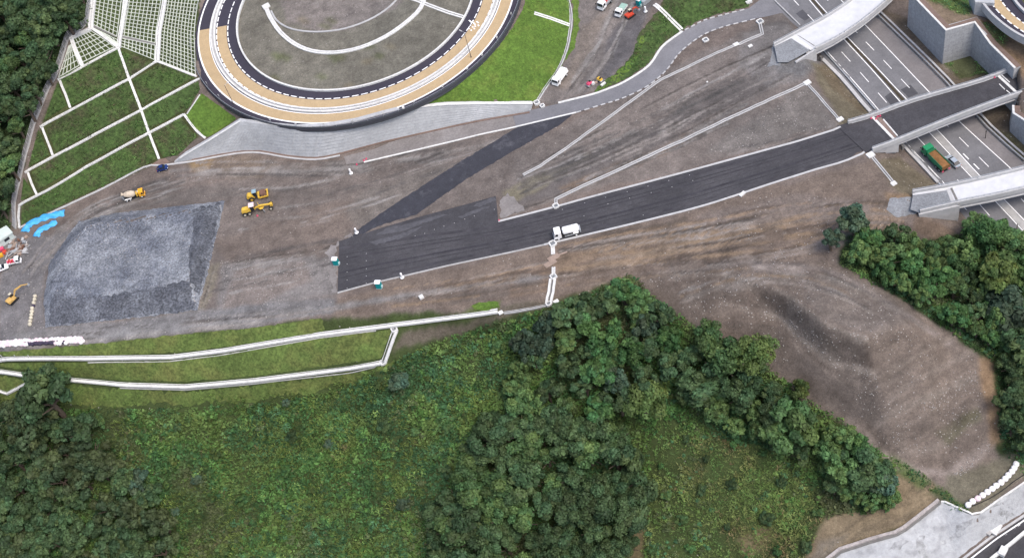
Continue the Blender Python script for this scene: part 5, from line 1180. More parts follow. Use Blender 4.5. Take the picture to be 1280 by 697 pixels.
box_truck(701, 99, heading((707, 90), (696, 104)))
def mixer(px, py, hd):
    o = thing('concrete_mixer_truck', 'yellow mixer truck with beige drum on the dirt above the stone mattress', 'truck', ground_at(px, py), hd)
    cab(o, 3.9, 1.9, 2.3, .65, 2.1, M_COR); chassis(o, -3.7, 3.2)
    d = MB().lathe([(-2.6, .55), (-2.2, .85), (-.9, 1.22), (.2, 1.25), (1.0, 1.0), (1.35, .7), (1.42, .3)], (0, 0, 0), 'x', 24); M_ = Matrix.Rotation(.18, 3, 'Y'); d.v = [tuple(M_ @ Vector(p) + Vector((-.6, 0, 2.25))) for p in d.v]
    L(d, 'drum', M_DRUM, o, smooth=True)
    L(MB().cyl((-3.1, 0, 2.9), (-3.9, 0, 3.3), .35, .7), 'hopper', M_DRUM, o); L(MB().box((-3.9, 0, 1.5), (.5, .5, 1.6), top=(.7, .7)), 'chute', M_STEEL, o)
    L(MB().box((1.3, 0, 1.6), (.5, 1.6, 1.3)), 'pedestal', M_CYEL, o); L(MB().box((1.55, .5, 1.9), (.5, .7, .7)), 'water_tank', M_CWHITE, o, bevel=.05)
    for s in (-1, 1):
        wheel(o, 2.75, s * 1.0, .5, .3, M_CWHITE); wheel(o, -1.5, s * .95, .5, .55, M_CWHITE); wheel(o, -2.75, s * .95, .5, .55, M_CWHITE); L(MB().box((-2.1, s * 1.05, 1.15), (2.6, .5, .07)), 'mudguard', M_CWHITE, o)
mixer(169, 247, heading((158, 251.5), (180, 245.5)))
[o for o in COL.objects if o.name == 'concrete_mixer_truck'][0].scale = (.78, .78, .78)
def dump(px, py, hd, z):
    o = thing('dump_truck', 'green dump truck loaded with brown soil driving on the motorway', 'truck', ground_at(px, py, z), hd)
    cab(o, 4.3, 2.0, 2.45, .7, 2.15, M_CGRN); chassis(o, -4.2, 3.6)
    mb = MB(); mb.box((-1.2, 0, 1.25), (6.0, 2.4, .15))
    for s in (-1, 1): mb.box((-1.2, s * 1.16, 1.9), (6.0, .09, 1.25))
    mb.box((1.76, 0, 2.1), (.1, 2.4, 1.6)); L(mb, 'tipper_body', M_CGRN, o, bevel=.02); L(MB().box((-4.22, 0, 1.85), (.08, 2.35, 1.1)), 'tailgate', M_EARTH, o)
    mb = MB(); P = []; nx_, ny_ = 12, 7
    for i in range(nx_):
        for j in range(ny_): u, v = i / (nx_ - 1), j / (ny_ - 1); P.append((-4.1 + u * 5.8, -1.1 + v * 2.2, 2.2 + .38 * math.sin(math.pi * v) * (math.sin(math.pi * u) ** .4 if 0 < u < 1 else 0) + random.uniform(-.05, .05)))
    mb.add(P, [(i * ny_ + j, (i + 1) * ny_ + j, (i + 1) * ny_ + j + 1, i * ny_ + j + 1) for i in range(nx_ - 1) for j in range(ny_ - 1)]); L(mb, 'soil_load', M_EARTH, o, smooth=True)
    for s in (-1, 1):
        wheel(o, 3.2, s * 1.02, .52, .32); wheel(o, -1.9, s * .98, .52, .58); wheel(o, -3.2, s * .98, .52, .58); L(MB().box((-4.3, s * .95, .8), (.12, .5, .35)), 'tail_light', M_CPINK, o)
        L(MB().box((-.2, s * 1.1, .85), (3.0, .08, .4)), 'side_guard', M_CGRN, o)
dump(1169, 202, heading((1180, 212), (1157, 189), MZ), ZL + .01)
def car(px, py, hd, label, m, z=None, k=1.0, cab_m=None, cover=None, name='parked_car'):
    o = thing(name, label, 'car', ground_at(px, py, z), hd); l, w = 2.2 * k, .86
    pr = [(l, .35), (l + .02, .62), (l - .15, .78), (l - 1.0 * k, .92), (-l + .7 * k, .95), (-l + .05, .88), (-l, .6), (-l + .03, .32)]
    L(MB().prism(pr, -w, w), 'body', m, o, bevel=.09)
    ca = [(l - 1.0 * k, .90), (l - 1.75 * k, 1.42), (-l + 1.15 * k, 1.46), (-l + .35 * k, .92)]
    L(MB().prism(ca, -w + .06, w - .06, lambda z_: 1 - .22 * max(0, (z_ - .92) / .54)), 'cabin', M_GLASS, o, bevel=.05)
    L(MB().box(((l - 1.75 * k - l + 1.15 * k) / 2, 0, 1.455), (2.9 * k - 1.15 * k - .2 + (2.2 * k * 2 - 4.4 * k), 1.2, .05)), 'roof', cab_m or m, o, bevel=.02)
    for s in (-1, 1):
        wheel(o, l - .85 * k, s * .76, .31, .2); wheel(o, -l + .8 * k, s * .76, .31, .2)
        L(MB().box((l - .02, s * .6, .66), (.1, .34, .13)), 'headlight', M_PAINT, o, bevel=.02); L(MB().box((-l + .03, s * .66, .74), (.07, .26, .16)), 'tail_light', M_CRED, o)
        for a in (-.62, .0, .62): L(MB().add([(a * k - .05, s * .80, .93), (a * k + .05, s * .80, .93), (a * k + .03 - .05, s * .665, 1.44), (a * k - .07, s * .665, 1.44)], [(0, 1, 2, 3)]), 'window_pillar', m, o)
    return o
car(1191, 203.5, heading((1199, 211), (1183, 196), MZ), 'silver car driving alongside the green dump truck', M_CSIL, ZL + .01, 1.02, name='silver_car')
car(204, 212, heading((196, 214), (212, 210)), 'dark blue car parked at the foot of the wall and the terraces', M_CBLUE, k=.72)
car(3, 337, heading((-6, 340), (9, 334.5)), 'white car at the left edge, in front of the pile of materials', M_CWHITE, k=.9)
def kei(px, py, hd, label, bed, load, lm, k=1.0):
    o = thing('pickup_truck', label, 'truck', ground_at(px, py), hd); o.scale = (k, k, k)
    cab(o, 1.75, 1.3, 1.5, .4, 1.4, M_CWHITE); chassis(o, -1.6, 1.4, .7, .48)
    mb = MB(); mb.box((-.7, 0, .72), (2.1, 1.5, .1))
    for s in (-1, 1): mb.box((-.7, s * .73, .9), (2.1, .05, .3))
    mb.box((-1.74, 0, .9), (.05, 1.5, .3)); L(mb, 'cargo_bed', bed, o)
    if load == 'cover': L(MB().prism([(-1.8, 1.05), (.33, 1.05), (.3, 1.2), (-1.75, 1.18)], -.76, .76), 'bed_cover', lm, o, bevel=.04)
    else:
        for k_ in range(5): L(MB().box((-1.4 + .4 * k_, random.uniform(-.2, .2), 1.1), (.36, .8, random.uniform(.5, .9)), random.uniform(-.4, .4), top=(.8, .8)), 'load', lm if k_ % 2 else M_CPINK, o, bevel=.04)
    for s in (-1, 1): wheel(o, 1.2, s * .66, .28, .2); wheel(o, -1.1, s * .66, .28, .2)
kei(777, 16, heading((781, 10), (773, 22)), 'small white pickup with a pale green bed cover on the dirt lane', M_CWHITE, 'cover', M_MINT, 1.25)
kei(757, 7, heading((764, 0), (751, 14)), 'white truck with a bright red load near the top of the dirt lane', M_STEEL, 'load', M_CRED, 1.45)
kei(19, 329, heading((13, 330), (25, 327)), 'white pickup with a pink and red load beside the pile of materials', M_CWHITE, 'load', M_CRED, 1.1)
# motor grader
def grader(px, py, hd):
    o = thing('motor_grader', 'yellow motor grader with a long nose, in front of the roller', 'grader', ground_at(px, py), hd)
    L(MB().box((-2.6, 0, 1.5), (2.3, 1.5, 1.1), top=(.92, .85)), 'engine_hood', M_CYEL, o, bevel=.06); L(MB().box((-3.8, 0, 1.2), (.25, 1.4, .8)), 'rear_bumper', M_CYEL, o)
    c = L(MB().box((-.9, 0, 2.0), (1.2, 1.4, 1.5), top=(.95, .9)), 'cab', M_GLASS, o); L(MB().box((-.9, 0, 2.82), (1.5, 1.6, .14)), 'cab_roof', M_BAGP, o, bevel=.03)
    for sx in (-1.5, -.3):
        for sy in (-.68, .68): L(MB().box((sx, sy, 2.0), (.1, .1, 1.5)), 'cab_post', M_CYEL, o)
    mb = MB(); mb.add([(x, y, z) for x, z in ((-.4, 1.35), (1.2, 1.95), (4.0, 1.5), (4.0, 1.1), (1.2, 1.55), (-.4, 1.0)) for y in (-.22, .22)], [(0, 2, 3, 1), (2, 4, 5, 3), (4, 6, 7, 5), (6, 8, 9, 7), (8, 10, 11, 9), (10, 0, 1, 11), (0, 10, 8, 2), (2, 8, 6, 4), (1, 3, 9, 11), (3, 5, 7, 9)]); L(mb, 'main_beam', M_CYEL, o, bevel=.03)
    L(MB().box((4.2, 0, 1.2), (.7, .9, .8)), 'front_block', M_CYEL, o, bevel=.05); L(MB().box((3.9, 0, .75), (.25, 2.0, .25)), 'front_axle', M_CYEL, o)
    L(MB().box((1.4, 0, .55), (.12, 3.4, .6), rz=.45), 'blade', M_STEEL, o); L(MB().lathe([(0, .75), (.15, .75)], (1.3, 0, .9), 'z', 16), 'blade_circle', M_CYEL, o)
    for s in (-1, 1):
        L(MB().cyl((.9, s * .5, 1.0), (.7, s * .75, 2.35), .09), 'lift_ram', M_CYEL, o); wheel(o, 3.9, s * .95, .62, .38, M_BAGC); wheel(o, -2.0, s * .95, .62, .4, M_BAGC); wheel(o, -3.3, s * .95, .62, .4, M_BAGC)
grader(322, 263.5, heading((309, 266), (337, 259)))
def roller(px, py, hd):
    o = thing('soil_compactor', 'yellow vibrating roller with dark cab and rusty drum, behind the grader', 'roller', ground_at(px, py), hd)
    L(MB().prism([(-2.6, .9), (-2.7, 1.5), (-2.2, 2.0), (-.9, 1.95), (-.5, 1.4), (-.5, .8)], -.75, .75), 'engine_hood', M_CYEL, o, bevel=.08)
    L(MB().box((-.3, 0, 1.95), (1.1, 1.4, 1.5), top=(.9, .88)), 'cab', M_GLASS, o, bevel=.04); L(MB().box((-.3, 0, 2.75), (1.2, 1.4, .12)), 'cab_roof', mat('pale_blue_roof', (.25, .36, .42), .5), o, bevel=.03)
    mb = MB()
    for s in (-1, 1): mb.box((1.7, s * 1.12, .85), (2.6, .18, .5))
    mb.box((.5, 0, .9), (.5, 2.2, .5)); mb.box((3.0, 0, .95), (.3, 2.42, .6)); L(mb, 'drum_frame', M_CYEL, o, bevel=.03)
    L(MB().lathe([(-1.02, .74), (-1.0, .78), (1.0, .78), (1.02, .74)], (1.8, 0, .78), 'y', 26), 'drum', M_RUST, o, smooth=True); L(MB().box((1.75, 0, 1.62), (1.5, 1.8, .08)), 'drum_cover', M_RUST, o)
    for s in (-1, 1): wheel(o, -1.5, s * .85, .72, .5, M_CYEL)
roller(322.5, 247, heading((311, 250), (334, 244)))
def excavator(px, py, hd, boom, label, m, k=1.0, bm_=(4.6, 1.7)):
    o = thing('excavator', label, 'excavator', ground_at(px, py), hd); o.scale = (k, k, k)
    for s in (-1, 1): L(MB().prism([(-1.7, .1), (-1.95, .4), (-1.7, .72), (1.7, .72), (1.95, .4), (1.7, .1)], s * 1.05 - .25, s * 1.05 + .25), 'track', M_DARK, o, bevel=.05)
    L(MB().box((0, 0, .8), (1.6, 1.5, .3)), 'undercarriage', M_DARK, o)
    L(MB().prism([(1.2, 1.0), (1.2, 1.5), (-.4, 1.6), (-1.0, 1.75), (-1.9, 1.7), (-2.1, 1.4), (-2.0, 1.0)], -1.2, 1.2), 'upper_body', m, o, bevel=.08)
    L(MB().box((.65, .7, 2.1), (1.3, .95, 1.4), top=(.85, .92)), 'cab', M_GLASS, o, bevel=.04); L(MB().box((.6, .7, 2.83), (1.1, .9, .08)), 'cab_roof', M_BAGC, o)
    L(MB().add([(x, y, z) for x, z in ((.9, 1.4), (1.1, 1.9), (bm_[0] * .5, 3.6), (bm_[0], 3.0), (bm_[0], 2.6), (bm_[0] * .52, 3.0)) for y in (-.5, -.1)], [(0, 2, 3, 1), (2, 4, 5, 3), (4, 6, 7, 5), (6, 8, 9, 7), (8, 10, 11, 9), (10, 0, 1, 11), (0, 10, 4, 2), (10, 8, 6, 4), (1, 3, 5, 11), (11, 5, 7, 9)]), 'boom', m, o)
    L(MB().cyl((bm_[0], -.3, 3.0), (bm_[0] + bm_[1], -.3, 1.1), .22, .14, 8), 'arm', m, o); L(MB().cyl((1.4, -.3, 1.6), (bm_[0] * .55, -.3, 2.9), .08, n=8), 'boom_ram', M_STEEL, o)
    L(MB().prism([(bm_[0] + bm_[1] - .3, .9), (bm_[0] + bm_[1] + .4, 1.1), (bm_[0] + bm_[1] + .5, .5), (bm_[0] + bm_[1], .05), (bm_[0] + bm_[1] - .5, .2)], -.75, .15), 'bucket', M_STEEL, o, bevel=.03)
excavator(17, 376, heading((13, 380), (40, 353)), 0, 'yellow excavator with raised boom on grey rubble left of the stone mattress', mat('dull_orange', (.52, .33, .11), .6, .2, 1), .78, (4.9, 2.3))
excavator(788, 21, heading((784, 24), (797, 14)), 0, 'small red tracked machine beside the teal toilet on the dirt lane', M_CRED, .72, (3.0, 1.2))
def mini(px, py, hd, m, label):
    o = thing('hand_roller', label, 'roller', ground_at(px, py), hd)
    L(MB().lathe([(-.55, .36), (.55, .36)], (-.55, 0, .38), 'y', 18), 'drum', M_STEEL, o, smooth=True); L(MB().lathe([(-.55, .36), (.55, .36)], (.55, 0, .38), 'y', 18), 'drum', M_STEEL, o, smooth=True)
    L(MB().box((0, 0, .95), (1.7, 1.1, .7), top=(.75, .8)), 'engine_cover', m, o, bevel=.12); L(MB().box((-.3, 0, 1.42), (.5, .6, .25)), 'seat', M_DARK, o, bevel=.05)
    L(MB().cyl((.5, 0, 1.2), (.3, 0, 1.9), .04, n=8), 'steering_column', M_DARK, o)
mini(737, 107, heading((740, 104), (734, 110)), M_CPINK, 'pinkish red mini roller at the foot of the dirt lane'); mini(750, 102, heading((754, 104), (746, 100)), M_CYEL, 'yellow mini roller at the foot of the dirt lane')
slab(741.5, 105.5, (.9, .7, .8), 'white can standing between the two mini rollers', name='water_drum', cat='drum'); slab(745, 104, (.8, .7, .5), 'brown box standing between the two mini rollers', m=M_WOOD, name='wooden_box', cat='box')
def toilet(px, py, rz, label):
    o = thing('portable_toilet', label, 'portable toilet', ground_at(px, py), rz)
    L(MB().box((0, 0, 1.08), (1.2, 1.35, 2.1), top=(.96, .96)), 'body', M_TEAL, o, bevel=.05); L(MB().prism([(-.66, 2.12), (.66, 2.12), (.62, 2.32), (.25, 2.5), (-.25, 2.5), (-.62, 2.32)], -.74, .74), 'roof', M_CWHITE, o, bevel=.06)
    L(MB().box((.61, 0, 1.05), (.05, .85, 1.85)), 'door', mat('teal_door', (.0, .20, .22), .5), o, bevel=.02); L(MB().box((0, -.76, .35), (.7, .3, .7)), 'waste_tank', mat('pale_tank', (.40, .50, .50), .6), o, bevel=.04); L(MB().box((0, 0, .06), (1.35, 1.5, .12)), 'skid', M_STEEL, o)
toilet(421, 330, 1.2, 'teal portable toilet with white roof at the left end of the black carriageway'); toilet(474.5, 359, 1.2, 'teal portable toilet with white roof on the lower edge of the black carriageway'); toilet(799, 7, .6, 'teal portable toilet by the red machine at the top of the dirt lane')
slab(806, 3, (3.0, 2.0, 1.6), 'grey steel container beside the teal toilet at the top of the dirt lane', rz=.5, m=M_STEEL, name='steel_container', cat='container')
slab(812, -1, (1.6, 1.1, .9), 'brownish bundle beside the grey steel container', rz=.3, m=M_DIRTY, name='material_bundle', cat='bundle')
def guide(px, py, label):
    q = ground_at(px, py); o = thing('guide_post', label, 'post', q)
    L(MB().lathe([(0, .55), (.12, .55), (.14, .3), (1.75, .26), (1.85, .18)], ax='z', n=14), 'post', M_CWHITE, o, smooth=False); L(MB().lathe([(0, .62), (.1, .62)], ax='z', n=14), 'base', M_DARK, o)
for x, y, s in ((439, 217, 'white guide post standing in the dirt below the dusty road'), (446, 291, 'white guide post at the left end of the dark asphalt strip'), (503, 347, 'white guide post on the lower edge of the black carriageway right of the toilet'), (807, 15, 'white post on the dirt lane below the grey container')): guide(x, y, s)
def cone(px, py, label, z=None, g=None):
    q = ground_at(px, py, z); o = thing('traffic_cone', label, 'traffic cone', q, group=g); L(MB().lathe([(0, .2), (.6, .05)], ax='z', n=12), 'cone', M_CPINK, o); L(MB().box((0, 0, .03), (.45, .45, .06)), 'base', M_CPINK, o)
for x, y in ((1089, 148), (1097, 146), (1100, 145), (1095, 149)): cone(x, y, 'pinkish red cone at the left end joint of the main bridge', ZB + .05, 'cones at the left bridge joint')
for x, y in ((1240, 95), (1243, 97), (1247, 93)): cone(x, y, 'pinkish red cone at the right end joint of the main bridge', ZB + .05, 'cones at the right bridge joint')
slab(1110, 140.5, (2.3, .7, .4), 'white block with pink stripes lying by the parapet of the main bridge', rz=.3)
for x, y in ((446, 206), (455, 201), (458, 199)): cone(x, y, 'pinkish red cone at the left end of the straight white kerb', g='cones at the end of the white kerb')
cone(322, 270, 'red cone lying close to the motor grader'); cone(624, 276, 'red cone at the corner where the upper carriageway kerb begins')
# hut, materials, tarpaulins
q = hit1(6, 301); o = thing('site_hut', 'pale site hut with a ridged roof at the left edge below the fence', 'hut', q, .5)
L(MB().box((0, 0, 1.2), (5.5, 3.2, 2.4)), 'walls', mat('pale_wall', (.50, .56, .54), .7, .06), o); L(MB().prism([(-3.0, 2.35), (3.0, 2.35), (2.9, 2.5), (0, 3.0), (-2.9, 2.5)], -1.9, 1.9), 'roof', mat('pale_roof', (.55, .63, .60), .6, .05), o); L(MB().box((2.77, 0, 1.0), (.06, .9, 1.9)), 'door', M_GLASS, o); L(MB().box((.6, -1.62, 1.4), (1.6, .06, .9)), 'window', M_GLASS, o)
GI = 'site materials heaped below the hut'
for k in range(46):
    x = random.gauss(20, 8); y = 311 + (20 - x) * .35 + random.gauss(0, 6)
    if not (1 < x < 36): continue
    q = hit1(x, y); m_ = random.choice([M_DIRTY, M_WOOD, M_STEEL, M_CONC, M_WOOD, M_RUST]); lng = random.random() < .5
    o = MB().box((q[0], q[1], q[2] + random.uniform(.15, .4)), (random.uniform(2, 4), .25, .2) if lng else (random.uniform(.6, 1.5), random.uniform(.5, 1.1), random.uniform(.3, .9)), random.gauss(.9, .4)).build('plank' if lng else 'material_crate', m_, bevel=.03)
    tag(o, 'loose plank or pipe lying in the heap of site materials below the hut' if lng else 'box or block lying in the heap of site materials below the hut', 'plank' if lng else 'box', GI)
for k, (x, y, m_) in enumerate(((3, 312, M_CPINK), (2, 320, M_COR), (7, 316, M_CRED))):
    slab(x, y, (1.2, 1.0, .8), ['pink box at the left edge of the heap of site materials', 'orange box at the lower left of the heap of site materials', 'red box in the heap of site materials'][k], m=m_, name='material_crate', cat='box')
def tarp(px, w, h, label):
    P = gpath(px, .7, 0, 3); mb = MB(); n = len(P); prof = 9; V = []
    for i, p in enumerate(P):
        t = P[min(n - 1, i + 1)] - P[max(0, i - 1)]; nn = np.array([-t[1], t[0], 0]) / np.linalg.norm(t[:2]); e = min(1, i / 2.0, (n - 1 - i) / 2.0) * .6 + .4
        for k in range(prof):
            u = k / (prof - 1); V.append(p + nn * (u - .5) * w * (.9 + .2 * math.sin(i * 1.3)) + np.array([0, 0, .04 + h * e * math.sin(math.pi * u) ** .8 * (.8 + .3 * math.sin(i * .9 + k) + random.uniform(-.12, .12))]))
    mb.add(V, [(i * prof + k, (i + 1) * prof + k, (i + 1) * prof + k + 1, i * prof + k + 1) for i in range(n - 1) for k in range(prof - 1)]); tag(mb.build('tarpaulin', M_TARP, smooth=True), label, 'tarpaulin')
tarp([(31, 290), (36, 281), (48, 275), (62, 270), (81, 266)], 2.6, .9, 'long bright blue tarpaulin along the foot of the terraced slope'); tarp([(45, 296), (50, 288), (60, 283), (71, 277)], 2.2, .8, 'shorter bright blue tarpaulin nearer the dirt track')
# sacks
def bag_mesh(m, w, h, seed):
    r = random.Random(seed); mb = MB().lathe([(0, .75 * w), (.1 * h, w), (.5 * h, w * 1.06), (.85 * h, w * .9), (h, w * .55), (h * .95, .12)], ax='z', n=14); mb.v = [(x * r.uniform(.92, 1.08), y * r.uniform(.92, 1.08), z * r.uniform(.95, 1.05)) for x, y, z in mb.v]; return mb
def bag(px, py, m, label, group, w=.62, h=1.0, dx=0):
    q = hit1(px, py); o = bag_mesh(m, w, h, int(px * 13 + py)).build('sandbag', m, loc=(0, 0, 0), local=True, smooth=True); o.location = q; o.rotation_euler = (0, 0, random.uniform(0, 6)); tag(o, label, 'sandbag', group); return o
for k, (x, y) in enumerate([(1210, 631.5), (1215.5, 627), (1222, 623.5), (1228, 619.5), (1234, 615.5), (1240, 611.5), (1245, 607.5), (1251, 603.5), (1256, 599), (1260, 594.5), (1264.5, 590), (1267.5, 585.5), (1270, 580.5)]):
    lb = {0: 'white sandbag at the lower left end of the row beside the black hose', 2: 'pinkish sandbag, third from the lower end of the row beside the black hose', 12: 'white sandbag at the upper right end of the row beside the black hose'}.get(k)
    bag(x, y, M_BAGP if k == 2 else M_BAG, lb or 'white sandbag within the curved row beside the black hose', None if lb else 'row of sandbags beside the hose', .70, .95)
for k in range(44):
    x = 1 + k * 2.4 + random.uniform(-.5, .5); dark = 36 < x < 70 or 78 < x < 82
    for r_, dy in ((0, 0), (1, -4.2)):
        if dark and r_ == 0: bag(x, 431.5 - x * .035 + random.uniform(-.7, .7), M_BAGD, 'dark sack in the long row above the grass embankment', 'dark sacks above the embankment', .5, .75)
        elif r_ == 0 or x < 104: bag(x, 432.5 - x * .045 + dy + random.uniform(-1, 1), M_BAGP if random.random() < .5 else M_BAG, 'pale sack in the long row above the grass embankment', 'pale sacks above the embankment', .52, .8)
for k, (x, y) in enumerate([(44.5, 371), (44, 375), (43, 379), (41, 386), (40.5, 390), (40, 394), (39.5, 398), (38.5, 402), (38, 406)]): bag(x, y, M_BAGC, 'cream sack in the short upright row left of the stone mattress', 'cream sacks by the stone mattress', .5, .8)
bag(42, 383, M_BAGD, 'dark sack in the gap of the short upright row left of the stone mattress', None, .5, .6)
# fence posts on the embankment channel
for x in (3, 20, 37):
    q = hit1(x, 446.5); t = thing('short_post', 'short pale post above the upper embankment channel at the left edge', 'post', q, group='short posts above the embankment channel'); L(MB().cyl((0, 0, 0), (0, 0, 1.1), .1, n=8), 'post', M_CONC, t)

# ------------------------------------------------------------------ loose stones
def rocks(name, polys, n, s0, s1, m, seed, grow=1.6):
    r = np.random.default_rng(seed); PX = []
    for poly, w in polys:
        P = np.array(poly, float); k = int(n * w); c = 0
        while c < k:
            u = r.uniform(P[:, 0].min(), P[:, 0].max(), 400); v = r.uniform(P[:, 1].min(), P[:, 1].max(), 400); q = inpoly(u, v, P) & (vnoise(u, v, 26, seed) > r.uniform(.35, .75, 400)); PX += list(zip(u[q], v[q]))[:k - c]; c = min(k, c + int(q.sum()))
    W = hit(PX); N_ = len(W); base = np.array([(1, 0, 0), (-1, 0, 0), (0, 1, 0), (0, -1, 0), (0, 0, 1), (0, 0, -.6)], float)
    FF = np.array([(0, 2, 4), (2, 1, 4), (1, 3, 4), (3, 0, 4), (2, 0, 5), (1, 2, 5), (3, 1, 5), (0, 3, 5)])
    S = (s0 + (s1 - s0) * r.random(N_) ** grow)[:, None, None]; V = base[None] * r.uniform(.6, 1.3, (N_, 6, 3)) * S; a = r.uniform(0, 6.3, N_); c, s = np.cos(a)[:, None], np.sin(a)[:, None]
    V = np.stack([V[..., 0] * c - V[..., 1] * s, V[..., 0] * s + V[..., 1] * c, V[..., 2] * .8], -1) + W[:, None, :]
    return npmesh(name, V.reshape(-1, 3), (FF[None] + 6 * np.arange(N_)[:, None, None]).reshape(-1, 3), m)
MND = [(790, 350), (900, 335), (1040, 330), (1110, 368), (1185, 422), (1225, 455), (1228, 560), (1185, 588), (1120, 575), (1060, 528), (1005, 498), (965, 460), (905, 430), (850, 392)]
o = rocks('loose_stones', [(MND, .62), ([(975, 395), (990, 400), (1040, 446), (1100, 466), (1095, 474), (1030, 456)], .06), ([(1100, 545), (1222, 470), (1222, 476), (1110, 555)], .05), ([(1190, 592), (1238, 552), (1242, 560), (1200, 596)], .06), ([(860, 300), (1040, 275), (1040, 320), (900, 340)], .08), ([(275, 325), (420, 318), (418, 366), (280, 392)], .16), ([(880, 190), (1008, 108), (1046, 155), (960, 182)], .07)], 1900, .05, .22, M_ROCK, 5, 2.2); o['kind'] = 'stuff'
o = rocks('mattress_stones', [(GP, 1)], 5200, .07, .20, M_ROCKB, 6); o['kind'] = 'stuff'
o = rocks('pale_mattress_stones', [(GP, .6), ([(262, 254), (281, 252), (261, 335), (250, 380), (240, 384), (246, 330)], .2), ([(100, 282), (140, 270), (262, 256), (240, 300), (120, 340), (80, 330)], .2)], 1500, .10, .26, M_ROCK, 8, 2.5); o['kind'] = 'stuff'

# ------------------------------------------------------------------ vegetation
def leaf_quads(P, Nrm, size, r, fold=.5):
    """one leaf-clump quad per point, facing roughly along the normal"""
    n = len(P); Nn = Nrm + r.normal(0, fold, (n, 3)); Nn /= np.linalg.norm(Nn, axis=1)[:, None]
    T = np.cross(Nn, r.normal(0, 1, (n, 3))); T /= np.linalg.norm(T, axis=1)[:, None]; B = np.cross(Nn, T)
    s = (size * r.uniform(.6, 1.35, n))[:, None]; e = r.uniform(.45, .8, n)[:, None]
    return np.stack([P - T * s, P - B * s * e, P + T * s, P + B * s * e], 1).reshape(-1, 3)
def crown(rx, rz, nl, nleaf, size, seed, droop=0, lobe=(.28, .46), open_=0.0):
    """leaf clumps on many small overlapping lobes that fill an uneven dome"""
    r = np.random.default_rng(seed); cs, rs = [], []
    sk = r.uniform(.8, 1.2, 3)
    for k in range(nl):
        d = r.normal(0, 1, 3); d[2] = abs(d[2]) * 1.1 - .25; d /= np.linalg.norm(d); q = r.uniform(.42, .95) if k > 3 else .25
        cs.append(d * q * np.array([rx * sk[0], rx * sk[1], rz])); rs.append(rx * r.uniform(*lobe))
    cs, rs = np.array(cs), np.array(rs); w = rs ** 2; w /= w.sum(); li = r.choice(nl, nleaf, p=w)
    d = r.normal(0, 1, (nleaf, 3)); d[:, 2] += .25; d /= np.linalg.norm(d, axis=1)[:, None]
    P = cs[li] + d * rs[li][:, None] * (r.uniform(.45, 1.08, nleaf) ** .6)[:, None] * np.array([1, 1, .8])
    if droop: P[:, 2] -= droop * (np.hypot(P[:, 0], P[:, 1]) / rx) ** 2
    V = leaf_quads(P, d + np.array([0, 0, .35]), size, r)
    hue = r.uniform(.7, 1.3, nl)[li] * r.uniform(.6, 1.4, nleaf); warm = r.uniform(.85, 1.2, nl)[li]
    C = np.stack([hue * warm, hue, hue * (1.6 - .6 * warm), np.ones(nleaf)], 1)
    return V, C
def crown_obj(name, m, args, parent=None):
    V, C = crown(**args); F = np.arange(len(V)).reshape(-1, 4); return npmesh(name, V, F, m, {'leaf': ('FACE', 'FLOAT_COLOR', C)}, parent)
LM = {'dark': leafmat('leaf_dark', (.070, .120, .052)), 'mid': leafmat('leaf_mid', (.090, .160, .058)), 'yellow': leafmat('leaf_yellow', (.100, .148, .046)), 'blue': leafmat('leaf_blue', (.074, .122, .078)), 'fresh': leafmat('leaf_fresh', (.072, .158, .054)), 'olive': leafmat('leaf_olive', (.060, .088, .040))}
def trunk_mb(h, r, seed, limbs=5, spread=2.0):
    q = random.Random(seed); mb = MB(); lean = (q.uniform(-.25, .25), q.uniform(-.25, .25))
    mb.cyl((0, 0, -.5), (lean[0] * .6, lean[1] * .6, h * .55), r, r * .7, 8); mb.cyl((lean[0] * .6, lean[1] * .6, h * .55), (lean[0], lean[1], h), r * .7, r * .25, 8)
    for k in range(limbs):
        a = 2 * math.pi * k / limbs + q.uniform(-.4, .4); z = h * q.uniform(.45, .75); mb.cyl((lean[0] * z / h, lean[1] * z / h, z), (math.cos(a) * spread, math.sin(a) * spread, z + spread * q.uniform(.5, 1.0)), r * .4, r * .12, 6)
    return mb
PROTO = {}
SPEC = {'round': dict(rx=3.0, rz=2.6, nl=30, nleaf=4200, size=.27, lobe=(.20, .37)), 'tall': dict(rx=2.6, rz=3.4, nl=34, nleaf=4200, size=.27, lobe=(.20, .37)), 'loose': dict(rx=3.0, rz=2.4, nl=24, nleaf=2900, size=.30, lobe=(.20, .34)), 'droop': dict(rx=2.8, rz=2.6, nl=40, nleaf=4600, size=.24, droop=1.2, lobe=(.18, .30)), 'bumpy': dict(rx=3.2, rz=2.3, nl=22, nleaf=5000, size=.22, lobe=(.26, .42))}
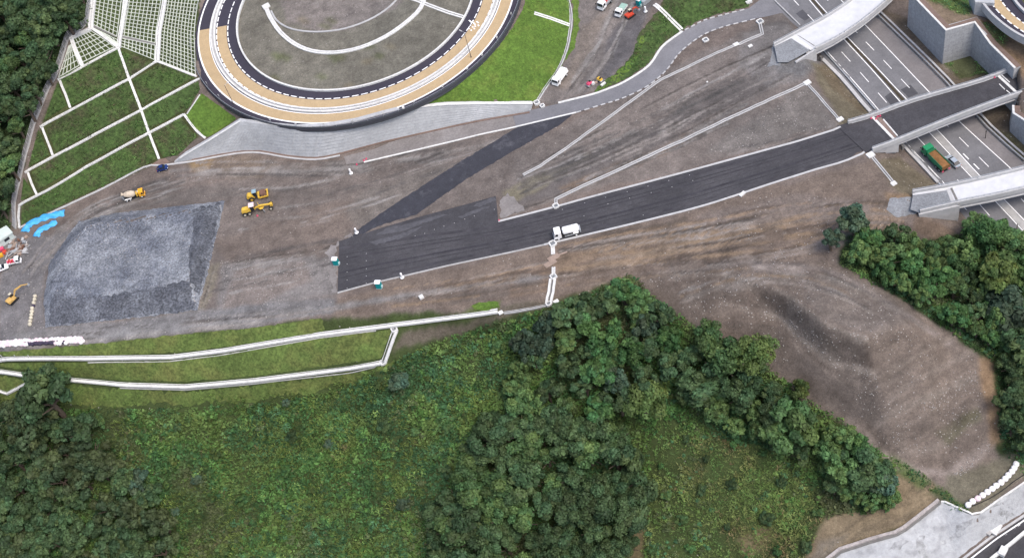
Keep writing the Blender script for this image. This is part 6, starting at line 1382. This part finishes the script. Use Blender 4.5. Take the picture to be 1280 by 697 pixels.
def tree(px, py, rad, kind, hue, label, group=None, hcrown=None, show_trunk=False, cat='tree', name='broadleaf_tree'):
    """px, py: where the middle of the crown shows; rad: crown radius in metres"""
    var = random.randint(0, 1); key = (kind, hue, var, name); rx = SPEC[kind]['rx']; k = rad / rx
    hc = hcrown or (rad * 1.25 + .8)
    b = above(px, py, hc)
    if key not in PROTO:
        o = thing(name, label, cat, (0, 0, 0)); trunk_mb(1, .09, len(PROTO), 5, .55).build('trunk', M_BARK, o, local=True)
        c = crown_obj('crown', LM[hue], dict(SPEC[kind], seed=len(PROTO) * 17 + 3 + var), o); PROTO[key] = o
        PROTO[key]['_used'] = 0
    src = PROTO[key]
    if src['_used']: o = copy_tree(src)
    else: o = src; src['_used'] = 1
    for key_ in ('group', '_used'):
        if key_ in o and o is not src: del o[key_]
    o.location = b; o.rotation_euler = (0, 0, random.uniform(0, 6.28)); tag(o, label, cat, group)
    for ch in o.children:
        if ch.name.startswith('crown'): ch.scale = (k * random.uniform(.82, 1.2), k * random.uniform(.82, 1.2), k * random.uniform(.8, 1.25)); ch.rotation_euler = (random.uniform(-.2, .2), random.uniform(-.2, .2), 0); ch.location = (0, 0, hc)
        else: ch.scale = (hc, hc, hc)
    return o
# trees one can point to
ONE = [(1066, 276, 4.0, 'round', 'blue', 'dark blue-green tree standing highest at the left tip of the right-hand wood', 6.0), (1040, 297, 2.6, 'loose', 'blue', 'small grey-green tree with a bare trunk at the left tip of the right-hand wood', 5.0),
       (807, 497, 6.0, 'bumpy', 'yellow', 'rounded yellow-green tree in the middle of the picture, right of the dark wood', 7), (905, 452, 6.4, 'bumpy', 'mid', 'large tree with light olive crown below the spoil mound', 8), (942, 440, 5.2, 'bumpy', 'yellow', 'yellowish crown at the edge of the spoil mound, right of the large tree', 8), (888, 422, 4.6, 'bumpy', 'mid', 'green crown at the edge of the spoil mound, left of the large tree', 6), (880, 480, 5.2, 'round', 'dark', 'dark tree in front of the large olive-crowned tree', 6),
       (925, 490, 5.0, 'round', 'dark', 'dark tree between the large olive tree and the bushes to its right', 6), (985, 532, 5.8, 'round', 'mid', 'broad green tree half way down the left edge of the spoil mound', 6), (1000, 488, 3.0, 'loose', 'yellow', 'bright small tree at the bend of the spoil mound edge', 4), (965, 515, 4.2, 'round', 'dark', 'dark tree left of the broad green tree beside the spoil mound', 5),
       (1040, 545, 3.6, 'droop', 'mid', 'drooping leafy tree beside the lower edge of the spoil mound', 4), (1085, 590, 5.2, 'round', 'dark', 'dark rounded tree above the bare tan earth', 5), (1045, 578, 4.4, 'round', 'mid', 'green tree left of the dark rounded tree above the tan earth', 5), (1075, 560, 3.5, 'droop', 'fresh', 'fresh green shrubby tree at the foot of the spoil mound edge', 4), (1105, 605, 3.8, 'round', 'blue', 'bluish bushy tree at the tip above the tan earth', 4),
       (60, 495, 6.5, 'tall', 'dark', 'tall dark tree rising in front of the lower embankment channel', 11), (35, 530, 6, 'round', 'olive', 'brownish olive tree at the left edge below the embankment', 8), (100, 535, 5, 'round', 'dark', 'dark tree right of the tall dark tree below the embankment', 7), (130, 590, 3.2, 'round', 'blue', 'small grey-blue rounded tree in the lower left thicket', 4), (172, 600, 3.4, 'loose', 'blue', 'second grey-blue tree, right of the small rounded one in the lower left thicket', 4),
       (500, 478, 3.0, 'round', 'blue', 'dark blue-green bush just below the slanting white channel', 2.0), (755, 430, 4.6, 'droop', 'fresh', 'vine-draped fresh green tree below the double white channel', 5), (790, 440, 4.2, 'droop', 'fresh', 'vine-draped tree right of its twin near the spoil mound edge', 5), (800, 395, 3.8, 'droop', 'mid', 'vine-covered shrub on the edge of the bare soil left of the mound', 3), (735, 385, 4.0, 'loose', 'dark', 'dark shrubby tree just right of the foot of the double channel', 4),
       (775, 362, 3.2, 'round', 'mid', 'green shrub at the top tip of the central wood', 3), (1205, 320, 4.4, 'droop', 'mid', 'green tree just below the lower bridge abutment', 6), (1235, 292, 4.6, 'bumpy', 'fresh', 'tall fresh green tree covering the motorway at the right edge', 9), (1185, 330, 3.4, 'loose', 'mid', 'light feathery tree at the foot of the lower bridge abutment', 4), (1248, 340, 6.2, 'loose', 'yellow', 'big yellow-green tree at the right edge below the lower bridge', 8), (1270, 300, 4.2, 'bumpy', 'mid', 'green tree beside the motorway at the right edge', 8), (1262, 385, 5.4, 'loose', 'blue', 'grey-green tree with pale bare branches at the right edge', 7), (1270, 425, 5.0, 'round', 'dark', 'dark tree right of the tan earth strip at the right edge', 6)]
pts_used = []
for x, y, rad, kd, hu, lb, hc in ONE: tree(x, y, rad, kd, hu, lb, None, hc); pts_used.append((x, y, rad * 4.2))
def wood(poly, d0, rr, kinds, label, group, hmul=1.25, seed=1, cat='tree', avoid=True, maxn=200):
    r = random.Random(seed); P = np.array(poly, float); got = []
    for _ in range(5000):
        x, y = r.uniform(P[:, 0].min(), P[:, 0].max()), r.uniform(P[:, 1].min(), P[:, 1].max())
        if not bool(inpoly(np.array([x]), np.array([y]), P)[0]): continue
        if any(math.hypot(x - a, y - b) < d0 for a, b in got): continue
        if avoid and any(math.hypot(x - a, y - b) < .62 * c for a, b, c in pts_used): continue
        got.append((x, y))
        if len(got) >= maxn: break
    for x, y in got:
        rad = r.uniform(*rr); kd, hu = r.choice(kinds); tree(x, y, rad, kd, hu, label, group, rad * hmul + (1.0 if cat == 'tree' else .3), cat=cat, name='broadleaf_tree' if cat == 'tree' else 'leafy_bush')
    return len(got)
n_ = 0
n_ += wood([(-30, -20), (104, -20), (98, 18), (76, 40), (58, 90), (36, 135), (22, 175), (8, 215), (6, 262), (-30, 275)], 17.5, (2.9, 4.5), [('round', 'dark'), ('bumpy', 'dark'), ('loose', 'dark'), ('tall', 'dark'), ('round', 'dark'), ('bumpy', 'mid')], 'tree in the dense dark wood beyond the wire fence, upper left', 'trees in the upper left wood', 1.3, 3)
n_ += wood([(-20, 505), (75, 520), (120, 560), (190, 620), (225, 720), (-20, 730)], 24, (3.0, 5.0), [('round', 'dark'), ('loose', 'olive'), ('bumpy', 'dark'), ('tall', 'dark'), ('loose', 'dark'), ('droop', 'dark')], 'tree in the dark thicket of the lower left corner', 'trees in the lower left thicket', 1.1, 4)
n_ += wood([(545, 640), (585, 575), (620, 520), (650, 500), (770, 540), (800, 600), (790, 680), (760, 725), (540, 725)], 24, (3.4, 5.4), [('bumpy', 'dark'), ('bumpy', 'dark'), ('bumpy', 'mid'), ('round', 'dark')], 'rounded dense tree in the dark wood at the bottom centre', 'trees in the bottom centre wood', 1.25, 5)
n_ += wood([(625, 500), (640, 430), (690, 400), (760, 368), (790, 365), (850, 410), (840, 470), (770, 520), (700, 520)], 24, (2.8, 4.4), [('droop', 'mid'), ('loose', 'dark'), ('round', 'mid'), ('droop', 'blue'), ('loose', 'fresh'), ('droop', 'fresh')], 'leafy tree in the mixed wood between the double white channel and the bottom wood', 'trees in the middle mixed wood', 1.05, 6)
n_ += wood([(1062, 300), (1085, 286), (1120, 289), (1150, 300), (1190, 296), (1215, 280), (1250, 290), (1290, 300), (1290, 400), (1290, 455), (1245, 425), (1200, 398), (1135, 360), (1075, 330)], 17, (2.2, 3.6), [('droop', 'mid'), ('loose', 'fresh'), ('droop', 'fresh'), ('round', 'mid'), ('droop', 'mid'), ('loose', 'dark')], 'leafy tree in the bushy wood right of the spoil mound', 'trees in the right-hand wood', 1.15, 7)
n_ += wood([(1264, 440), (1295, 420), (1295, 560), (1280, 566), (1268, 530), (1262, 480)], 16, (2.6, 3.8), [('round', 'dark'), ('loose', 'mid'), ('droop', 'mid'), ('bumpy', 'dark')], 'tree on the bank right of the tan earth strip', 'trees right of the tan strip', 1.15, 8)
n_ += wood([(860, 440), (900, 420), (960, 470), (1000, 520), (1010, 570), (960, 560), (900, 530), (862, 505)], 22, (2.4, 3.8), [('round', 'dark'), ('droop', 'mid'), ('loose', 'dark')], 'undergrowth tree between the large olive tree and the spoil mound', 'undergrowth below the mound', 1.0, 9)
n_ += wood([(1010, 545), (1060, 540), (1110, 580), (1118, 625), (1075, 635), (1030, 600)], 16, (1.8, 2.8), [('round', 'dark'), ('droop', 'mid'), ('round', 'mid')], 'bushy tree in the thicket above the tan earth', 'bushes above the tan earth', 1.0, 10)
print('TREES', n_)
# low bushes in the scrub
n_ = wood([(120, 525), (350, 505), (500, 470), (600, 420), (640, 440), (600, 520), (540, 640), (500, 720), (240, 720), (190, 610)], 40, (.9, 1.9), [('round', 'mid'), ('loose', 'fresh'), ('bumpy', 'dark'), ('loose', 'yellow'), ('round', 'blue')], 'low bush in the open scrub of the lower slope', 'bushes in the open scrub', .5, 11, 'bush')
n_ += wood([(830, 540), (900, 545), (980, 570), (1030, 640), (1000, 700), (800, 720), (810, 620)], 36, (.9, 1.7), [('loose', 'mid'), ('round', 'dark'), ('loose', 'fresh')], 'low bush on the grassy slope right of the bottom wood', 'bushes on the grassy slope', .5, 12, 'bush')
print('BUSHES', n_)
# weeds and grass tufts nobody could count
def tufts(name, poly, spacing, leaves, ln, wd, elev, palette, seed, m, hole=(), patch=9.0, nmin=0.0):
    """plants of a few leaves each, spread over the terrain inside a traced outline"""
    r = np.random.default_rng(seed); W = hit(densify(poly, 12, True))[:, :2]
    x0, y0 = W.min(0); x1, y1 = W.max(0); xs, ys = np.arange(x0, x1, spacing), np.arange(y0, y1, spacing); X, Y = np.meshgrid(xs, ys, indexing='ij')
    X = X + r.uniform(-.5, .5, X.shape) * spacing; Y = Y + r.uniform(-.5, .5, X.shape) * spacing; k = inpoly(X, Y, W)
    X, Y = X[k], Y[k]; uv = proj(np.stack([X, Y, H(X, Y)], 1))
    k = (uv[:, 0] > -60) & (uv[:, 0] < 1340) & (uv[:, 1] > -60) & (uv[:, 1] < 760)
    for h_ in hole: k &= ~inpoly(uv[:, 0] + (fbm(X, Y, 5, 3) - .5) * 12, uv[:, 1] + (fbm(X, Y, 5, 4) - .5) * 12, h_)
    f1 = fbm(X, Y, patch, seed + 5); k &= f1 > nmin
    X, Y, f1 = X[k], Y[k], f1[k]; n = len(X); Z = H(X, Y); f2 = fbm(X, Y, patch * .4, seed + 9)
    PAL = np.array(palette); t = np.clip((f1 - .28) / .44, 0, .999) * (len(PAL) - 1); i = t.astype(int); c = PAL[i] + (PAL[i + 1] - PAL[i]) * (t - i)[:, None]
    c = c * (.6 + .8 * f2)[:, None] * r.uniform(.7, 1.3, n)[:, None]
    pick = r.random(n) < .10; c[pick] = PAL[r.integers(0, len(PAL), pick.sum())] * r.uniform(.8, 1.3, pick.sum())[:, None]
    sc = r.uniform(.6, 1.4, n) * (.35 + 1.3 * f2); N = n * leaves
    az = r.uniform(0, 2 * math.pi, N); el = r.uniform(*elev, N); s = np.repeat(sc, leaves); l = ln * s * r.uniform(.6, 1.3, N); w = wd * s * r.uniform(.7, 1.3, N)
    B = np.repeat(np.stack([X, Y, Z], 1), leaves, 0) + np.stack([r.normal(0, spacing * .3, N), r.normal(0, spacing * .3, N), r.uniform(-.05, .18, N) * ln], 1)
    D = np.stack([np.cos(az) * np.cos(el), np.sin(az) * np.cos(el), np.sin(el)], 1); S = np.stack([-np.sin(az), np.cos(az), np.zeros(N)], 1)
    m1 = B + D * l[:, None] * .6; tip = B + D * l[:, None]; tip[:, 2] -= .15 * l
    V = np.stack([B, m1 - S * w[:, None], tip, m1 + S * w[:, None]], 1).reshape(-1, 3)
    C = np.c_[np.repeat(c, leaves, 0) * r.uniform(.68, 1.32, N)[:, None], np.ones(N)]
    o = npmesh(name, V, np.arange(N * 4).reshape(-1, 4), m, {'leaf': ('FACE', 'FLOAT_COLOR', C)}); o['kind'] = 'stuff'; print(name, n, N); return o
M_WEED = leafmat('weed_leaf', (1.9, 1.95, 1.9))
GREEN = [(.066, .076, .038), (.040, .070, .026), (.040, .090, .034), (.064, .122, .036), (.088, .128, .042), (.044, .098, .044), (.036, .074, .032)]
OPEN = [(-30, 500), (90, 512), (200, 510), (270, 508), (350, 502), (430, 484), (470, 470), (500, 449), (545, 428), (600, 406), (640, 398), (690, 384), (715, 378), (745, 362), (785, 346), (845, 392), (905, 430), (965, 460), (1000, 492), (1060, 527), (1115, 575), (1120, 610), (1110, 636), (1030, 645), (1018, 672), (985, 740), (-30, 740)]
HOLE = [[(786, 690), (795, 640), (808, 640), (800, 720), (780, 740)]]
RG = [(822, 525), (900, 545), (960, 562), (1000, 592), (1030, 640), (1018, 672), (985, 740), (800, 740), (806, 640)]
tufts('weeds', OPEN, .72, 8, .85, .22, (.1, 1.3), GREEN, 21, M_WEED, HOLE + [RG], 15)
tufts('weeds', RG, .7, 8, .5, .12, (.2, 1.3), [(.105, .085, .045), (.070, .085, .032), (.055, .095, .032), (.080, .118, .036), (.095, .112, .042)], 27, M_WEED, HOLE, 7, .2)
def clumps(name, poly, n, rr, nl, size, palette, seed, hole=()):
    """low leafy domes, too many to count, merged as one cover"""
    r = np.random.default_rng(seed); P = np.array(poly, float); PX = []
    while len(PX) < n:
        u = r.uniform(P[:, 0].min(), P[:, 0].max(), 300); v = r.uniform(P[:, 1].min(), P[:, 1].max(), 300); q = inpoly(u, v, P)
        q &= vnoise(u, v, 40, seed) > r.uniform(.3, .7, 300)
        for h_ in hole: q &= ~inpoly(u, v, h_)
        PX += list(zip(u[q], v[q]))
    W = hit(PX[:n]); R_ = r.uniform(0, 1, n) ** 2 * (rr[1] - rr[0]) + rr[0]; N = n * nl
    d = r.normal(0, 1, (N, 3)); d[:, 2] = np.abs(d[:, 2]); d /= np.linalg.norm(d, axis=1)[:, None]; rad = np.repeat(R_, nl)[:, None]
    Pq = np.repeat(W, nl, 0) + d * rad * r.uniform(.6, 1.1, (N, 1)) * np.array([1, 1, .85]); V = leaf_quads(Pq, d + np.array([0, 0, .3]), size, r, .6)
    PAL = np.array(palette); t = vnoise(W[:, 0], W[:, 1], 11, seed + 2); i = np.clip((t * len(PAL)).astype(int) + r.integers(-1, 2, n), 0, len(PAL) - 1)
    C = np.c_[np.repeat(PAL[i] * r.uniform(.6, 1.4, (n, 1)), nl, 0) * r.uniform(.7, 1.3, (N, 1)), np.ones(N)]
    o = npmesh(name, V, np.arange(N * 4).reshape(-1, 4), M_WEED, {'leaf': ('FACE', 'FLOAT_COLOR', C)}); o['kind'] = 'stuff'
CL = [(.032, .066, .030), (.042, .092, .034), (.058, .116, .034), (.082, .124, .038), (.044, .098, .048), (.066, .084, .040)]
clumps('undergrowth', [(90, 520), (350, 508), (440, 484), (500, 455), (600, 410), (690, 388), (640, 450), (600, 560), (530, 720), (-20, 720), (-20, 520)], 1250, (.35, 1.8), 70, .23, CL, 61)
clumps('undergrowth', [(825, 530), (900, 540), (1000, 575), (1040, 640), (1000, 690), (960, 720), (800, 720), (810, 620)], 190, (.3, 1.1), 60, .20, CL, 62, HOLE)
clumps('undergrowth', [(1062, 330), (1085, 300), (1150, 310), (1240, 340), (1290, 420), (1290, 590), (1255, 560), (1244, 455), (1190, 412)], 300, (.4, 1.4), 60, .23, CL[1:], 63)
tufts('tall_grass', [(110, 530), (350, 508), (500, 470), (620, 412), (650, 440), (600, 540), (520, 720), (240, 720), (180, 600)], .9, 10, 1.1, .06, (.5, 1.4), [(.10, .085, .045), (.075, .10, .03), (.095, .125, .035), (.06, .09, .03)], 22, M_WEED, [], 14, .42)
tufts('tall_grass', [(850, 540), (960, 560), (1020, 620), (1000, 690), (900, 660), (850, 620)], .9, 10, 1.0, .07, (.3, 1.3), [(.115, .095, .05), (.085, .10, .036), (.10, .12, .042), (.07, .10, .034)], 23, M_WEED, HOLE, 8, .34)
tufts('weeds', [(1048, 330), (1062, 287), (1120, 287), (1150, 302), (1215, 292), (1290, 300), (1290, 600), (1262, 575), (1248, 545), (1242, 455), (1190, 416), (1140, 382), (1080, 348)], .7, 8, .6, .14, (.1, 1.2), GREEN[1:], 24, M_WEED)
tufts('weeds', [(1110, 568), (1124, 572), (1165, 600), (1215, 640), (1190, 636), (1170, 618), (1140, 600)], .7, 8, .55, .12, (.1, 1.2), GREEN[1:], 25, M_WEED, [], 4, .4)
tufts('weeds', [(-20, -20), (116, -20), (110, 30), (86, 44), (62, 105), (40, 155), (28, 190), (15, 250), (14, 286), (-20, 290)], 1.0, 8, .7, .18, (.1, 1.2), [(.03, .045, .02), (.035, .06, .022), (.045, .07, .025)], 26, M_WEED)
WEEDY = [(.060, .042, .026), (.045, .055, .022), (.038, .072, .022), (.05, .095, .026), (.055, .055, .03)]
BANKS = [[(74, 97), (148, 62), (160, 98), (90, 133), (79, 106)], [(151, 64), (196, 80), (192, 80), (163, 96)], [(200, 80), (243, 97), (178, 132), (166, 100), (198, 82)], [(72, 104), (84, 132), (54, 152), (56, 148)], [(92, 138), (160, 102), (174, 135), (108, 171), (70, 190), (58, 160)], [(48, 162), (62, 194), (36, 209)],
         [(178, 138), (248, 102), (250, 112), (236, 136), (228, 140), (186, 162)], [(70, 196), (108, 178), (176, 140), (184, 165), (172, 170), (106, 204), (48, 238), (40, 216)], [(28, 259), (60, 240), (108, 211), (172, 177), (186, 170), (196, 198), (184, 206), (128, 233), (70, 260), (27, 281)], [(190, 168), (226, 147), (234, 158), (246, 172), (222, 195), (204, 197)]]
for k, P_ in enumerate(BANKS): tufts('weeds', P_, .75, 7, .42, .11, (.2, 1.2), WEEDY, 30 + k, M_WEED, [], 5, .36)
tufts('weeds', [(790, 72), (808, 42), (830, 8), (842, -25), (980, -45), (950, -12), (930, 9), (900, 16), (878, 22), (850, 36), (824, 56), (806, 80), (790, 92)], .75, 7, .45, .11, (.2, 1.2), WEEDY, 45, M_WEED, [], 5, .36)
tufts('tall_grass', [(-10, 492), (150, 500), (235, 500), (350, 490), (440, 474), (500, 446), (560, 424), (540, 445), (480, 480), (350, 512), (200, 520), (-10, 512)], .8, 9, .8, .10, (.3, 1.4), [(.06, .085, .026), (.07, .115, .032), (.085, .12, .036)], 46, M_WEED, [], 5, .46)
tufts('lawn_grass', [(0, 500), (200, 508), (350, 500), (430, 482), (500, 448), (470, 462), (320, 484), (230, 492), (150, 489), (40, 478)], .8, 8, .32, .06, (.5, 1.4), [(.075, .11, .03), (.08, .12, .03), (.09, .11, .035)], 47, M_WEED, [], 6, .4)
tufts('lawn_grass', [(528, 131), (575, 99), (624, 58), (655, 10), (664, -30), (706, -30), (712, 34), (695, 90), (669, 127)], 1.3, 8, .28, .06, (.4, 1.4), [(.07, .12, .02), (.08, .14, .022), (.10, .13, .03)], 48, M_WEED, [], 6, .45)
for k, P_ in enumerate([[(1150, -10), (1208, -20), (1214, 20), (1190, 14), (1165, 4)], [(1180, 80), (1213, 70), (1236, 92), (1200, 96)], [(1222, 30), (1234, 28), (1262, 42), (1256, 56), (1236, 48)]]): tufts('weeds', P_, .8, 7, .4, .1, (.2, 1.2), GREEN[1:], 50 + k, M_WEED, [], 4, .38)
for o in PROTO.values():
    if '_used' in o: del o['_used']
